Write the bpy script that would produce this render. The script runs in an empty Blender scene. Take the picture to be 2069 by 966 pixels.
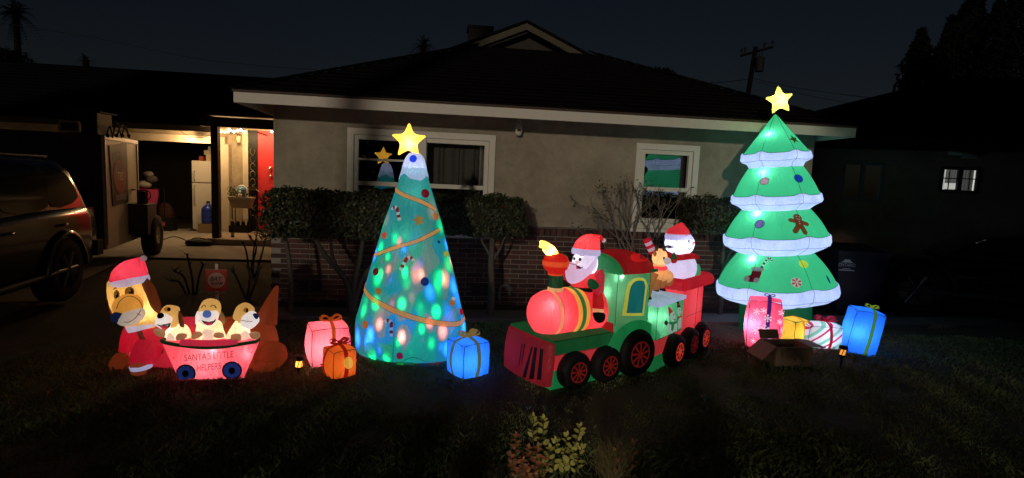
import bpy, bmesh, math, random
import numpy as np
from mathutils import Vector, Matrix, noise
from mathutils.bvhtree import BVHTree
from mathutils.geometry import tessellate_polygon
rnd = random.Random(7)
R = math.radians
SC = bpy.context.scene
COL = SC.collection
# ------------------------------------------------------------------ camera, sky, sun, exposure
EYE = Vector((0, 0, 1.6)); FPX = 1100.0; PITCH = R(6.03); ROLL = R(2.48); TH = R(6.7)
r0 = Vector((1, 0, 0)); u0 = Vector((0, math.sin(PITCH), math.cos(PITCH))); fw = Vector((0, math.cos(PITCH), -math.sin(PITCH)))
cr = r0 * math.cos(ROLL) + u0 * math.sin(ROLL); cu = u0 * math.cos(ROLL) - r0 * math.sin(ROLL)
camd = bpy.data.cameras.new('camera'); cam = bpy.data.objects.new('camera', camd); COL.objects.link(cam)
cam.matrix_world = Matrix(((cr.x, cu.x, -fw.x, EYE.x), (cr.y, cu.y, -fw.y, EYE.y), (cr.z, cu.z, -fw.z, EYE.z), (0, 0, 0, 1)))
camd.sensor_width = 36; camd.lens = 36 * FPX / 2069; camd.clip_start = .05; camd.clip_end = 3000
SC.camera = cam
SC.view_settings.view_transform = 'Standard'; SC.view_settings.look = 'None'
SC.view_settings.exposure = 0; SC.view_settings.gamma = 1
w = bpy.data.worlds.new('World'); SC.world = w; w.use_nodes = True
SUN_EL, SUN_AZ = 9.0, 190.0          # the low, weak light of the street behind the photographer
wn = w.node_tree.nodes; wl = w.node_tree.links
sky = wn.new('ShaderNodeTexSky'); sky.sky_type = 'NISHITA'; sky.sun_disc = False
sky.sun_elevation = R(SUN_EL); sky.sun_rotation = R(SUN_AZ)
bg = wn['Background']; bg.inputs[1].default_value = .0027
stn = wn.new('ShaderNodeMix'); stn.data_type = 'RGBA'; stn.blend_type = 'MULTIPLY'; stn.inputs[0].default_value = 1; stn.inputs[7].default_value = (.80, .78, .96, 1); wl.new(sky.outputs[0], stn.inputs[6]); wl.new(stn.outputs[2], bg.inputs[0])   # night: the same sky, dimmed and a little bluer
sd = bpy.data.lights.new('sun', 'SUN'); sd.energy = .75; sd.angle = R(1.6); sd.color = (1, .86, .66)
sun = bpy.data.objects.new('sun', sd); COL.objects.link(sun)
sdir = Vector((math.sin(R(SUN_AZ)) * math.cos(R(SUN_EL)), math.cos(R(SUN_AZ)) * math.cos(R(SUN_EL)), math.sin(R(SUN_EL))))
sun.rotation_euler = sdir.to_track_quat('Z', 'Y').to_euler()
SC.render.engine = 'CYCLES'
SC.cycles.max_bounces = 8; SC.cycles.diffuse_bounces = 4; SC.cycles.transparent_max_bounces = 8
SC.cycles.use_denoising = True; SC.cycles.sample_clamp_indirect = 4; SC.cycles.blur_glossy = .5

# ------------------------------------------------------------------ measuring helpers (a pixel of the 2069 px survey picture -> a point of the place)
def ray(x, y):
    dx, dy = x - 1034.5, y - 483
    return (fw * FPX + cr * dx - cu * dy).normalized()
def G(x, y, z=0):
    d = ray(x, y); return EYE + d * ((z - EYE.z) / d.z)
def at(x, y, dep):
    d = ray(x, y); return EYE + d * (dep / d.y)
def PL(x, y, P, n):
    d = ray(x, y); return EYE + d * ((Vector(P) - EYE).dot(n) / d.dot(n))
UX = Vector((math.cos(TH), math.sin(TH), 0)); VX = Vector((-math.sin(TH), math.cos(TH), 0)); W0 = Vector((0, 6.9, 0))
def H(u, v, z): return W0 + UX * u + VX * v + Vector((0, 0, z))      # house frame
def HP(x, y, v):                                                       # pixel on the house plane at depth v -> (u, z)
    q = PL(x, y, W0 + VX * v, VX) - W0; return q.dot(UX), q.z
class Fr:                                                              # local frame of a thing
    def __init__(s, o, ang): s.o = Vector(o); s.a = R(ang); s.M = Matrix.Translation(s.o) @ Matrix.Rotation(s.a, 4, 'Z'); s.I = s.M.inverted()
    def L(s, x, y, off=0):
        n = s.M.to_3x3() @ Vector((0, 1, 0)); P = s.M @ Vector((0, off, 0)); return s.I @ PL(x, y, P, n)
    def ray(s, x, y):
        return s.I @ EYE, (s.I.to_3x3() @ ray(x, y))

# ------------------------------------------------------------------ materials
MATS = {}
def nt(name):
    m = bpy.data.materials.new(name); m.use_nodes = True; t = m.node_tree; t.nodes.clear()
    o = t.nodes.new('ShaderNodeOutputMaterial'); return m, t, o
def N(t, ty, **kw):
    n = t.nodes.new(ty)
    for k, v in kw.items():
        if k.startswith('i_'):
            k2 = k[2:]; n.inputs[int(k2) if k2.isdigit() else k2.replace('_', ' ')].default_value = v
        else: setattr(n, k, v)
    return n
def c4(c): return (c[0], c[1], c[2], 1)
def solid(name, col, rough=.8, metal=0, var=.25, scale=8, bump=0, bscale=60, spec=.3, coat=0, emit=0, ecol=None):
    if name in MATS: return MATS[name]
    m, t, o = nt(name); p = N(t, 'ShaderNodeBsdfPrincipled'); t.links.new(p.outputs[0], o.inputs[0])
    p.inputs['Roughness'].default_value = rough; p.inputs['Metallic'].default_value = metal
    p.inputs['Specular IOR Level'].default_value = spec; p.inputs['Coat Weight'].default_value = coat; p.inputs['Coat Roughness'].default_value = .06
    tc = N(t, 'ShaderNodeTexCoord'); nz = N(t, 'ShaderNodeTexNoise', i_Scale=scale, i_Detail=6.0, i_Roughness=.65); t.links.new(tc.outputs['Object'], nz.inputs['Vector'])
    mx = N(t, 'ShaderNodeMix', data_type='RGBA'); t.links.new(nz.outputs[0], mx.inputs[0])
    mx.inputs[6].default_value = c4([c * (1 - var) for c in col]); mx.inputs[7].default_value = c4([min(1, c * (1 + var)) for c in col])
    t.links.new(mx.outputs[2], p.inputs['Base Color'])
    if bump:
        n2 = N(t, 'ShaderNodeTexNoise', i_Scale=bscale, i_Detail=5.0); t.links.new(tc.outputs['Object'], n2.inputs['Vector'])
        b = N(t, 'ShaderNodeBump', i_Strength=bump, i_Distance=.01); t.links.new(n2.outputs[0], b.inputs['Height']); t.links.new(b.outputs[0], p.inputs['Normal'])
    if emit: p.inputs['Emission Color'].default_value = c4(ecol or col); p.inputs['Emission Strength'].default_value = emit
    MATS[name] = m; return m
def fab(name, col, glow=.3, trans=None, tw=.6, wr=.35, sc=9, colfn=None, keep=False):
    """nylon of a lit inflatable: thin, translucent, lit from inside, with fine creases"""
    if name in MATS: return MATS[name]
    m, t, o = nt(name); tc = N(t, 'ShaderNodeTexCoord')
    df = N(t, 'ShaderNodeBsdfDiffuse'); tr = N(t, 'ShaderNodeBsdfTranslucent'); gl = N(t, 'ShaderNodeBsdfGlossy', i_Roughness=.42)
    glow *= .62; em = N(t, 'ShaderNodeEmission', i_Strength=glow)  # even glow added in place of light scattered inside the bag
    csock = None
    if colfn: csock = colfn(t, tc)
    tc_ = [a * .62 + b * .38 for a, b in zip(col, trans)] if trans and not keep else (trans or col)
    for n, c in ((df, col), (tr, tc_), (em, col)):
        if csock is not None: t.links.new(csock, n.inputs[0])
        else: n.inputs[0].default_value = c4(c)
    m1 = N(t, 'ShaderNodeMixShader', i_0=tw); t.links.new(df.outputs[0], m1.inputs[1]); t.links.new(tr.outputs[0], m1.inputs[2])
    m2 = N(t, 'ShaderNodeMixShader', i_0=.035); t.links.new(m1.outputs[0], m2.inputs[1]); t.links.new(gl.outputs[0], m2.inputs[2])
    ad = N(t, 'ShaderNodeAddShader'); t.links.new(m2.outputs[0], ad.inputs[0]); t.links.new(em.outputs[0], ad.inputs[1]); t.links.new(ad.outputs[0], o.inputs[0])
    mp = N(t, 'ShaderNodeMapping'); mp.inputs['Scale'].default_value = (1.0, 1.0, .35); t.links.new(tc.outputs['Object'], mp.inputs[0])
    nz = N(t, 'ShaderNodeTexNoise', i_Scale=sc, i_Detail=4.0, i_Roughness=.55, i_Distortion=.8); t.links.new(mp.outputs[0], nz.inputs['Vector'])
    # sharp gathers: folded noise, long and thin
    m3 = N(t, 'ShaderNodeMapping'); m3.inputs['Scale'].default_value = (1.0, 1.0, .22); m3.inputs['Rotation'].default_value = (.25, .2, 0); t.links.new(tc.outputs['Object'], m3.inputs[0])
    cz = N(t, 'ShaderNodeTexNoise', i_Scale=sc * 2.6, i_Detail=3.0, i_Roughness=.5, i_Distortion=1.6); t.links.new(m3.outputs[0], cz.inputs['Vector'])
    s1 = N(t, 'ShaderNodeMath', operation='SUBTRACT', i_1=.5); a1 = N(t, 'ShaderNodeMath', operation='ABSOLUTE'); q1 = N(t, 'ShaderNodeMath', operation='MULTIPLY_ADD', i_1=-.55); t.links.new(cz.outputs[0], s1.inputs[0]); t.links.new(s1.outputs[0], a1.inputs[0]); t.links.new(a1.outputs[0], q1.inputs[0]); t.links.new(nz.outputs[0], q1.inputs[2])
    b = N(t, 'ShaderNodeBump', i_Strength=min(1, wr * 1.5), i_Distance=.06); t.links.new(q1.outputs[0], b.inputs['Height'])
    for n in (df, tr, gl): t.links.new(b.outputs[0], n.inputs['Normal'])
    # the added glow varies a little at random: brighter and duller cloth
    vz = N(t, 'ShaderNodeTexNoise', i_Scale=sc * .6, i_Detail=5.0, i_Roughness=.6); t.links.new(mp.outputs[0], vz.inputs['Vector'])
    mr = N(t, 'ShaderNodeMapRange'); mr.inputs['From Min'].default_value = .3; mr.inputs['From Max'].default_value = .7; mr.inputs['To Min'].default_value = glow * .72; mr.inputs['To Max'].default_value = glow * 1.22
    t.links.new(vz.outputs[0], mr.inputs[0]); t.links.new(mr.outputs[0], em.inputs[1])
    MATS[name] = m; return m
def emis(name, col, s):
    if name in MATS: return MATS[name]
    m, t, o = nt(name); e = N(t, 'ShaderNodeEmission', i_Strength=s); e.inputs[0].default_value = c4(col); t.links.new(e.outputs[0], o.inputs[0]); MATS[name] = m; return m
def glass(name='window glass', refl=2.5, tint=(.55, .58, .6)):
    if name in MATS: return MATS[name]
    m, t, o = nt(name); tr = N(t, 'ShaderNodeBsdfTransparent'); tr.inputs[0].default_value = c4(tint)
    g = N(t, 'ShaderNodeBsdfGlossy', i_Roughness=.015); f = N(t, 'ShaderNodeFresnel', i_IOR=refl); x = N(t, 'ShaderNodeMixShader')
    t.links.new(f.outputs[0], x.inputs[0]); t.links.new(tr.outputs[0], x.inputs[1]); t.links.new(g.outputs[0], x.inputs[2]); t.links.new(x.outputs[0], o.inputs[0])
    MATS[name] = m; return m

# ------------------------------------------------------------------ mesh builder
class MB:
    def __init__(s): s.v = []; s.f = []; s.m = []
    def add(s, vs, fs, mi=0):
        b = len(s.v); s.v += [tuple(q) for q in vs]; s.f += [tuple(i + b for i in f) for f in fs]; s.m += [mi] * len(fs); return s
    def box(s, c, d, rot=None, mi=0):
        vs = []
        for x in (-.5, .5):
            for y in (-.5, .5):
                for z in (-.5, .5):
                    q = Vector((x * d[0], y * d[1], z * d[2]))
                    if rot: q = rot @ q
                    vs.append(Vector(c) + q)
        return s.add(vs, [(0, 1, 3, 2), (4, 6, 7, 5), (0, 4, 5, 1), (2, 3, 7, 6), (0, 2, 6, 4), (1, 5, 7, 3)], mi)
    def loft(s, rings, cap=True, mi=0, closed=True):
        n = len(rings[0]); vs = [q for r in rings for q in r]; fs = []
        for i in range(len(rings) - 1):
            for j in range(n if closed else n - 1):
                k = (j + 1) % n; fs.append((i * n + j, i * n + k, (i + 1) * n + k, (i + 1) * n + j))
        if cap: fs.append(tuple(reversed(range(n)))); fs.append(tuple(range((len(rings) - 1) * n, len(rings) * n)))
        return s.add(vs, fs, mi)
    def tube(s, pts, rad, n=8, mi=0, cap=True, sq=None):
        pts = [Vector(q) for q in pts]
        if not hasattr(rad, '__len__'): rad = [rad] * len(pts)
        rings = []; t0 = (pts[1] - pts[0]).normalized(); a = t0.orthogonal().normalized()
        for i, q in enumerate(pts):
            t = (pts[min(i + 1, len(pts) - 1)] - pts[max(i - 1, 0)])
            t = t.normalized() if t.length > 1e-9 else t0
            a = (a - t * a.dot(t)).normalized(); b = t.cross(a)
            rings.append([q + (a * math.cos(2 * math.pi * k / n) + b * math.sin(2 * math.pi * k / n)) * rad[i] for k in range(n)])
        return s.loft(rings, cap, mi)
    def lathe(s, prof, c=(0, 0, 0), n=32, sx=1, sy=1, fn=None, cap=False, mi=0, rot=None):
        rings = []
        for r, z in prof:
            rg = []
            for k in range(n):
                a = 2 * math.pi * k / n; rr = r * (fn(a, z) if fn else 1)
                q = Vector((rr * math.cos(a) * sx, rr * math.sin(a) * sy, z))
                if rot: q = rot @ q
                rg.append(Vector(c) + q)
            rings.append(rg)
        return s.loft(rings, cap, mi)
    def ball(s, c, r, n=20, rot=None, mi=0, fn=None):
        if not hasattr(r, '__len__'): r = (r, r, r)
        m = max(6, n // 2); rings = []
        for i in range(m + 1):
            ph = math.pi * i / m; ph = min(max(ph, .02), math.pi - .02); rg = []
            for k in range(n):
                a = 2 * math.pi * k / n; q = Vector((math.sin(ph) * math.cos(a) * r[0], math.sin(ph) * math.sin(a) * r[1], -math.cos(ph) * r[2]))
                if fn: q = fn(q)
                if rot: q = rot @ q
                rg.append(Vector(c) + q)
            rings.append(rg)
        return s.loft(rings, True, mi)
    def prism(s, poly, o, ax, ay, depth, mi=0):
        o, ax, ay = Vector(o), Vector(ax), Vector(ay); nz = ax.cross(ay).normalized()
        n = len(poly); a = [o + ax * p[0] + ay * p[1] for p in poly]; b = [q + nz * depth for q in a]
        fs = [(i, (i + 1) % n, n + (i + 1) % n, n + i) for i in range(n)]
        tri = tessellate_polygon([[Vector((p[0], p[1], 0)) for p in poly]])
        fs += [tuple(reversed(x)) for x in tri] + [tuple(i + n for i in x) for x in tri]
        return s.add(a + b, fs, mi)
    def strip(s, A, B, mi=0):
        n = len(A); return s.add(list(A) + list(B), [(i, i + 1, n + i + 1, n + i) for i in range(n - 1)], mi)
    def bvh(s): return BVHTree.FromPolygons([Vector(q) for q in s.v], s.f)
    def build(s, name, mats, parent=None, smooth=True, label=None, kind=None, loc=None):
        me = bpy.data.meshes.new(name); me.from_pydata(s.v, [], s.f)
        if not isinstance(mats, (list, tuple)): mats = [mats]
        for q in mats: me.materials.append(q)
        me.polygons.foreach_set('material_index', s.m); me.polygons.foreach_set('use_smooth', [smooth] * len(s.f))
        bm = bmesh.new(); bm.from_mesh(me); bmesh.ops.recalc_face_normals(bm, faces=bm.faces)
        if smooth:
            for e in bm.edges:
                if len(e.link_faces) == 2 and e.calc_face_angle(0) > 1.05: e.smooth = False
        bm.to_mesh(me); bm.free(); me.update()
        o = bpy.data.objects.new(name, me); COL.objects.link(o)
        if parent: o.parent = parent
        if label: o['label'] = label
        if kind: o['kind'] = kind
        if loc: o.location = loc
        return o
def tag(o, label=None, cat=None, group=None, kind=None):
    for k, v in (('label', label), ('category', cat), ('group', group), ('kind', kind)):
        if v: o[k] = v
    return o
def thing(name, label, cat, loc=(0, 0, 0), rz=0, group=None, fr=None):
    o = bpy.data.objects.new(name, None); COL.objects.link(o); o.empty_display_size = .1
    if fr: o.matrix_world = fr.M
    else: o.location = loc; o.rotation_euler = (0, 0, rz)
    return tag(o, label, cat, group)
def lamp(parent, loc, watts, col=(1, .95, .9), rad=.02, name='led_lamp'):
    d = bpy.data.lights.new(name, 'POINT'); d.energy = watts * (1 if name == 'disco_lamp' or rad >= .0199 and parent.name.startswith(('string', 'wall')) else .62); d.color = col; d.shadow_soft_size = rad
    o = bpy.data.objects.new(name, d); COL.objects.link(o); o.parent = parent; o.location = loc; return o
def densify(poly, step):
    out = []
    for i, a in enumerate(poly):
        b = poly[(i + 1) % len(poly)]; n = max(1, int(math.hypot(b[0] - a[0], b[1] - a[1]) / step))
        for k in range(n): out.append((a[0] + (b[0] - a[0]) * k / n, a[1] + (b[1] - a[1]) * k / n))
    return out
def decal(tree, tris, o, ax, ay, off=.004, mb=None, mi=0, cuts=1):
    """lay flat print (2-D triangles) on a surface: each corner is dropped on it along -normal of its plane"""
    o, ax, ay = Vector(o), Vector(ax), Vector(ay); nz = ax.cross(ay).normalized(); mb = mb or MB()
    pts, fs = tris
    bm = bmesh.new(); vs = [bm.verts.new((p[0], p[1], 0)) for p in pts]
    for f in fs:
        try: bm.faces.new([vs[i] for i in f])
        except ValueError: pass
    if cuts: bmesh.ops.subdivide_edges(bm, edges=bm.edges, cuts=cuts, use_grid_fill=True)
    bm.verts.index_update(); out = []
    for v in bm.verts:
        q = o + ax * v.co.x + ay * v.co.y; h = tree.ray_cast(q + nz * .25, -nz, .6)
        out.append(h[0] + nz * off if h[0] is not None else q + nz * off)
    mb.add(out, [tuple(v.index for v in f.verts) for f in bm.faces], mi); bm.free(); return mb
def polytri(poly, step=.05):
    p = densify(poly, step); return p, [tuple(t) for t in tessellate_polygon([[Vector((a, b, 0)) for a, b in p]])]
def disc(rx, ry=None, n=20, cx=0, cy=0, a0=0, a1=360):
    ry = ry or rx; full = a1 - a0 >= 360
    ps = [(cx + rx * math.cos(R(a0 + (a1 - a0) * k / (n if full else n - 1))), cy + ry * math.sin(R(a0 + (a1 - a0) * k / (n if full else n - 1)))) for k in range(n)]
    return [(cx, cy)] + ps, [(0, 1 + k, 1 + (k + 1) % n) for k in range(n if full else n - 1)]
def star2(r, r2, n=5, rot=90):
    return [((r if k % 2 == 0 else r2) * math.cos(R(rot + 180 * k / n)), (r if k % 2 == 0 else r2) * math.sin(R(rot + 180 * k / n))) for k in range(2 * n)]
def rot2(pts, a, dx=0, dy=0):
    c, s = math.cos(R(a)), math.sin(R(a)); return [(x * c - y * s + dx, x * s + y * c + dy) for x, y in pts]
def arcstrip(cx, cy, r, a0, a1, w, n=10):
    pts = []; fs = []
    for k in range(n + 1):
        a = R(a0 + (a1 - a0) * k / n)
        pts += [(cx + (r - w / 2) * math.cos(a), cy + (r - w / 2) * math.sin(a)), (cx + (r + w / 2) * math.cos(a), cy + (r + w / 2) * math.sin(a))]
    for k in range(n): fs.append((2 * k, 2 * k + 1, 2 * k + 3, 2 * k + 2))
    return pts, fs
def linestrip(path, w):
    pts = []; fs = []
    for i, p in enumerate(path):
        a = path[max(0, i - 1)]; b = path[min(len(path) - 1, i + 1)]; d = math.hypot(b[0] - a[0], b[1] - a[1]) or 1
        nx, ny = -(b[1] - a[1]) / d * w / 2, (b[0] - a[0]) / d * w / 2; pts += [(p[0] + nx, p[1] + ny), (p[0] - nx, p[1] - ny)]
    for k in range(len(path) - 1): fs.append((2 * k, 2 * k + 1, 2 * k + 3, 2 * k + 2))
    return pts, fs
def text2(body, size, align='CENTER', bold=0, shear=0, sx=1):
    cu_ = bpy.data.curves.new('lettering', 'FONT'); cu_.body = body; cu_.size = size; cu_.align_x = align; cu_.align_y = 'CENTER'; cu_.offset = bold; cu_.shear = shear; cu_.fill_mode = 'FRONT'; cu_.resolution_u = 3
    o = bpy.data.objects.new('lettering', cu_); COL.objects.link(o); dg = bpy.context.evaluated_depsgraph_get(); me = bpy.data.meshes.new_from_object(o.evaluated_get(dg))
    pts = [(v.co.x * sx, v.co.y) for v in me.vertices]; fs = [tuple(p.vertices) for p in me.polygons]
    bpy.data.objects.remove(o); bpy.data.meshes.remove(me); bpy.data.curves.remove(cu_); return pts, fs
def flat(tris, o, ax, ay, mb=None, mi=0):
    mb = mb or MB(); o, ax, ay = Vector(o), Vector(ax), Vector(ay); mb.add([o + ax * p[0] + ay * p[1] for p in tris[0]], tris[1], mi); return mb
def hitpix(tree, fr, x, y):
    o, d = fr.ray(x, y); h = tree.ray_cast(o, d, 60); return h[0], h[1]
def tang(n):
    n = n if n.dot(Vector((0, -1, 0))) > -.2 else -n
    ax = Vector((0, 0, 1)).cross(n); ax = ax.normalized() if ax.length > .05 else Vector((1, 0, 0)); return ax, n.cross(ax).normalized(), n
def smooth_path(pts, k=6):
    pts = [Vector(p) for p in pts]; out = []
    for i in range(len(pts) - 1):
        a, b, c, d = pts[max(0, i - 1)], pts[i], pts[i + 1], pts[min(len(pts) - 1, i + 2)]
        for j in range(k):
            t = j / k; out.append(.5 * ((2 * b) + (c - a) * t + (2 * a - 5 * b + 4 * c - d) * t * t + (3 * b - a - 3 * c + d) * t ** 3))
    out.append(pts[-1]); return out
BLACK = solid('black cloth', (.008, .008, .01), .7)
SEAM = solid('dark seam', (.01, .012, .012), .8)

exec_sections = []
# ================================================================== GROUND
def ground():
    lawnm = solid('lawn soil', (.085, .075, .05), 1, var=.5, scale=5, bump=.6, bscale=40)
    mb = MB(); n = 40
    mb.add([(-900, -900, -.02), (900, -900, -.02), (900, 900, -.02), (-900, 900, -.02)], [(0, 1, 2, 3)]); tag(mb.build('ground', lawnm, smooth=False), kind='structure')
    # lawn sheet with a gentle unevenness
    nx, ny = 110, 60; x0, x1, y0, y1 = -4.2, 6.5, .6, 6.35; vs = []; fs = []
    for j in range(ny + 1):
        for i in range(nx + 1):
            x = x0 + (x1 - x0) * i / nx; y = y0 + (y1 - y0) * j / ny + .117 * x * (j / ny); vs.append((x, y, .012 * noise.noise(Vector((x * 1.7, y * 1.7, 0)))))
    for j in range(ny):
        for i in range(nx): a = j * (nx + 1) + i; fs.append((a, a + 1, a + nx + 2, a + nx + 1))
    tag(MB().add(vs, fs).build('lawn', lawnm), kind='structure')
    conc = solid('concrete', (.30, .28, .25), .85, var=.3, scale=3, bump=.25, bscale=50)
    # driveway (left) in slabs, path along the house
    d = Vector((-.35, .94, 0)).normalized(); s = Vector((d.y, -d.x, 0)); mb = MB()
    o = Vector((-3.9, 3.0, 0)) + s * -.3
    for k in range(-2, 6):
        for j in range(2):
            a = o + d * (k * 2.0 + .006) - s * (j * 2.6 + .006); b = d * 1.988; c = -s * 2.588
            mb.add([a + Vector((0, 0, .012)), a + b + Vector((0, 0, .012)), a + b + c + Vector((0, 0, .012)), a + c + Vector((0, 0, .012))], [(0, 1, 2, 3)])
    tag(mb.build('driveway', conc, smooth=False), kind='structure')
    mb = MB()
    for a, b in ((-12, -2.95),):
        mb.add([H(a, 3.2, .016), H(b, 3.2, .016), H(b, 7.6, .016), H(a, 7.6, .016)], [(0, 1, 2, 3)])
    tag(mb.build('garage_apron', conc, smooth=False), kind='structure')
    mb = MB(); k = -3.0
    while k < 5.5:
        mb.box(H(k + .595, -.62, .0), (1.18, .42, .09), Matrix.Rotation(TH, 3, 'Z')); k += 1.2
    tag(mb.build('garden_path', solid('old path concrete', (.13, .12, .11), .9, var=.4, scale=6, bump=.3), smooth=False), kind='structure')
    mb = MB(); mb.add([H(-3.2, -.41, .02), H(5.2, -.41, .02), H(5.2, .02, .02), H(-3.2, .02, .02)], [(0, 1, 2, 3)])
    tag(mb.build('planting_bed', solid('bed soil', (.035, .028, .02), .95, var=.5, scale=20, bump=.8), smooth=False), kind='structure')
def grass():
    rs = np.random.RandomState(3); n = 330000
    y = 2.35 + 3.9 * rs.rand(n) ** 1.25; x = (rs.rand(n) - .5) * 2.1 * y + .1
    ok = (x > -4.0) & (y < 6.25 + .117 * x) & (x < 6.3); x, y = x[ok], y[ok]; n = len(x)
    # patchy growth: worn spots, thick tufts, different heights
    pch = np.array([noise.noise(Vector((a * .9, b * .9, 3))) + .6 * noise.noise(Vector((a * 3.1, b * 3.1, 9))) for a, b in zip(x, y)]); keep = rs.rand(n) < .50 + .75 * pch; x, y, pch = x[keep], y[keep], pch[keep]; n = len(x)
    hgt = (.012 + .016 * rs.rand(n)) * (1 + .9 * np.clip(pch, -.6, 1)) + (rs.rand(n) < .03) * .025; a = rs.rand(n) * 6.283; w_ = .0011 + .0010 * rs.rand(n); la = rs.rand(n) * 6.283; ll = hgt * (.3 + .9 * rs.rand(n))
    V = np.zeros((n, 4, 3)); dx, dy = np.cos(a) * w_, np.sin(a) * w_
    V[:, 0] = np.c_[x - dx, y - dy, np.zeros(n) - .01]; V[:, 1] = np.c_[x + dx, y + dy, np.zeros(n) - .01]
    V[:, 2] = np.c_[x + dx * .7 + np.cos(la) * ll * .4, y + dy * .7 + np.sin(la) * ll * .4, hgt * .65]; V[:, 3] = np.c_[x + np.cos(la) * ll, y + np.sin(la) * ll, hgt]
    F = np.arange(n)[:, None] * 4 + np.array([0, 1, 2, 0, 2, 3])[None]; F = F.reshape(-1, 3)
    me = bpy.data.meshes.new('grass'); me.from_pydata(V.reshape(-1, 3).tolist(), [], F.tolist())
    m = solid('grass blades', (.18, .22, .10), .8, var=.55, scale=3.5, spec=.1); me.materials.append(m)
    o = bpy.data.objects.new('grass', me); COL.objects.link(o); tag(o, 'short patchy night lawn in front of the house', 'grass', kind='stuff')
    # fallen leaves / litter
    mb = MB()
    for k in range(260):
        y_ = 2.4 + 3.6 * rnd.random(); x_ = (rnd.random() - .5) * 1.9 * y_
        if x_ < -3.6: continue
        M = Matrix.Rotation(rnd.random() * 6.28, 3, 'Z') @ Matrix.Rotation(rnd.uniform(-.5, .5), 3, 'X'); s = .012 + .018 * rnd.random(); c = Vector((x_, y_, .035))
        mb.add([c + M @ Vector(q) * s for q in ((-1, 0, 0), (0, -.45, .1), (1, 0, 0), (0, .45, .1))], [(0, 1, 2), (0, 2, 3)])
    tag(mb.build('leaf_litter', solid('dry leaves', (.17, .12, .06), .8, var=.4), smooth=False), 'small dry leaves scattered over the lawn', 'leaves', kind='stuff')

# ================================================================== HOUSE
def holes_wall(mb, u0_, u1_, z0, z1, holes, v, th=.14, mi=0):
    us = sorted({u0_, u1_, *[h[0] for h in holes], *[h[1] for h in holes]}); zs = sorted({z0, z1, *[h[2] for h in holes], *[h[3] for h in holes]})
    for i in range(len(us) - 1):
        for j in range(len(zs) - 1):
            cu_, cz = (us[i] + us[i + 1]) / 2, (zs[j] + zs[j + 1]) / 2
            if any(h[0] < cu_ < h[1] and h[2] < cz < h[3] for h in holes): continue
            mb.add([H(us[i], v, zs[j]), H(us[i + 1], v, zs[j]), H(us[i + 1], v, zs[j + 1]), H(us[i], v, zs[j + 1])], [(0, 1, 2, 3)], mi)
    for h in holes:
        a, b, c, d = h[:4]
        for p, q in (((a, c), (b, c)), ((b, c), (b, d)), ((b, d), (a, d)), ((a, d), (a, c))):
            mb.add([H(p[0], v, p[1]), H(q[0], v, q[1]), H(q[0], v + th, q[1]), H(p[0], v + th, p[1])], [(0, 1, 2, 3)], mi)
ROT = Matrix.Rotation(TH, 3, 'Z')
def hbox(mb, a, b, v0, v1, z0, z1, mi=0):
    mb.box(H((a + b) / 2, (v0 + v1) / 2, (z0 + z1) / 2), (abs(b - a), abs(v1 - v0), abs(z1 - z0)), ROT, mi)
def stucco_mat(name, col):
    m, t, o = nt(name); p = N(t, 'ShaderNodeBsdfPrincipled', i_Roughness=.92); p.inputs['Specular IOR Level'].default_value = .15; t.links.new(p.outputs[0], o.inputs[0])
    tc = N(t, 'ShaderNodeTexCoord'); n1 = N(t, 'ShaderNodeTexNoise', i_Scale=1.3, i_Detail=8.0, i_Roughness=.7); n2 = N(t, 'ShaderNodeTexNoise', i_Scale=9.0, i_Detail=6.0, i_Roughness=.7)
    n3 = N(t, 'ShaderNodeTexNoise', i_Scale=70.0, i_Detail=6.0, i_Roughness=.75)
    for n in (n1, n2, n3): t.links.new(tc.outputs['Object'], n.inputs['Vector'])
    r = N(t, 'ShaderNodeValToRGB'); r.color_ramp.elements[0].position = .34; r.color_ramp.elements[0].color = c4([c * .60 for c in col]); r.color_ramp.elements[1].position = .62; r.color_ramp.elements[1].color = c4(col); t.links.new(n1.outputs[0], r.inputs[0])
    mx = N(t, 'ShaderNodeMix', data_type='RGBA', blend_type='MULTIPLY', i_0=.45); t.links.new(r.outputs[0], mx.inputs[6]); r2 = N(t, 'ShaderNodeValToRGB'); r2.color_ramp.elements[0].position = .3; r2.color_ramp.elements[0].color = (.6, .57, .53, 1); r2.color_ramp.elements[1].position = .6; t.links.new(n2.outputs[0], r2.inputs[0]); t.links.new(r2.outputs[0], mx.inputs[7])
    t.links.new(mx.outputs[2], p.inputs['Base Color']); b = N(t, 'ShaderNodeBump', i_Strength=.55, i_Distance=.012); t.links.new(n3.outputs[0], b.inputs['Height']); t.links.new(b.outputs[0], p.inputs['Normal'])
    MATS[name] = m; return m
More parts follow.
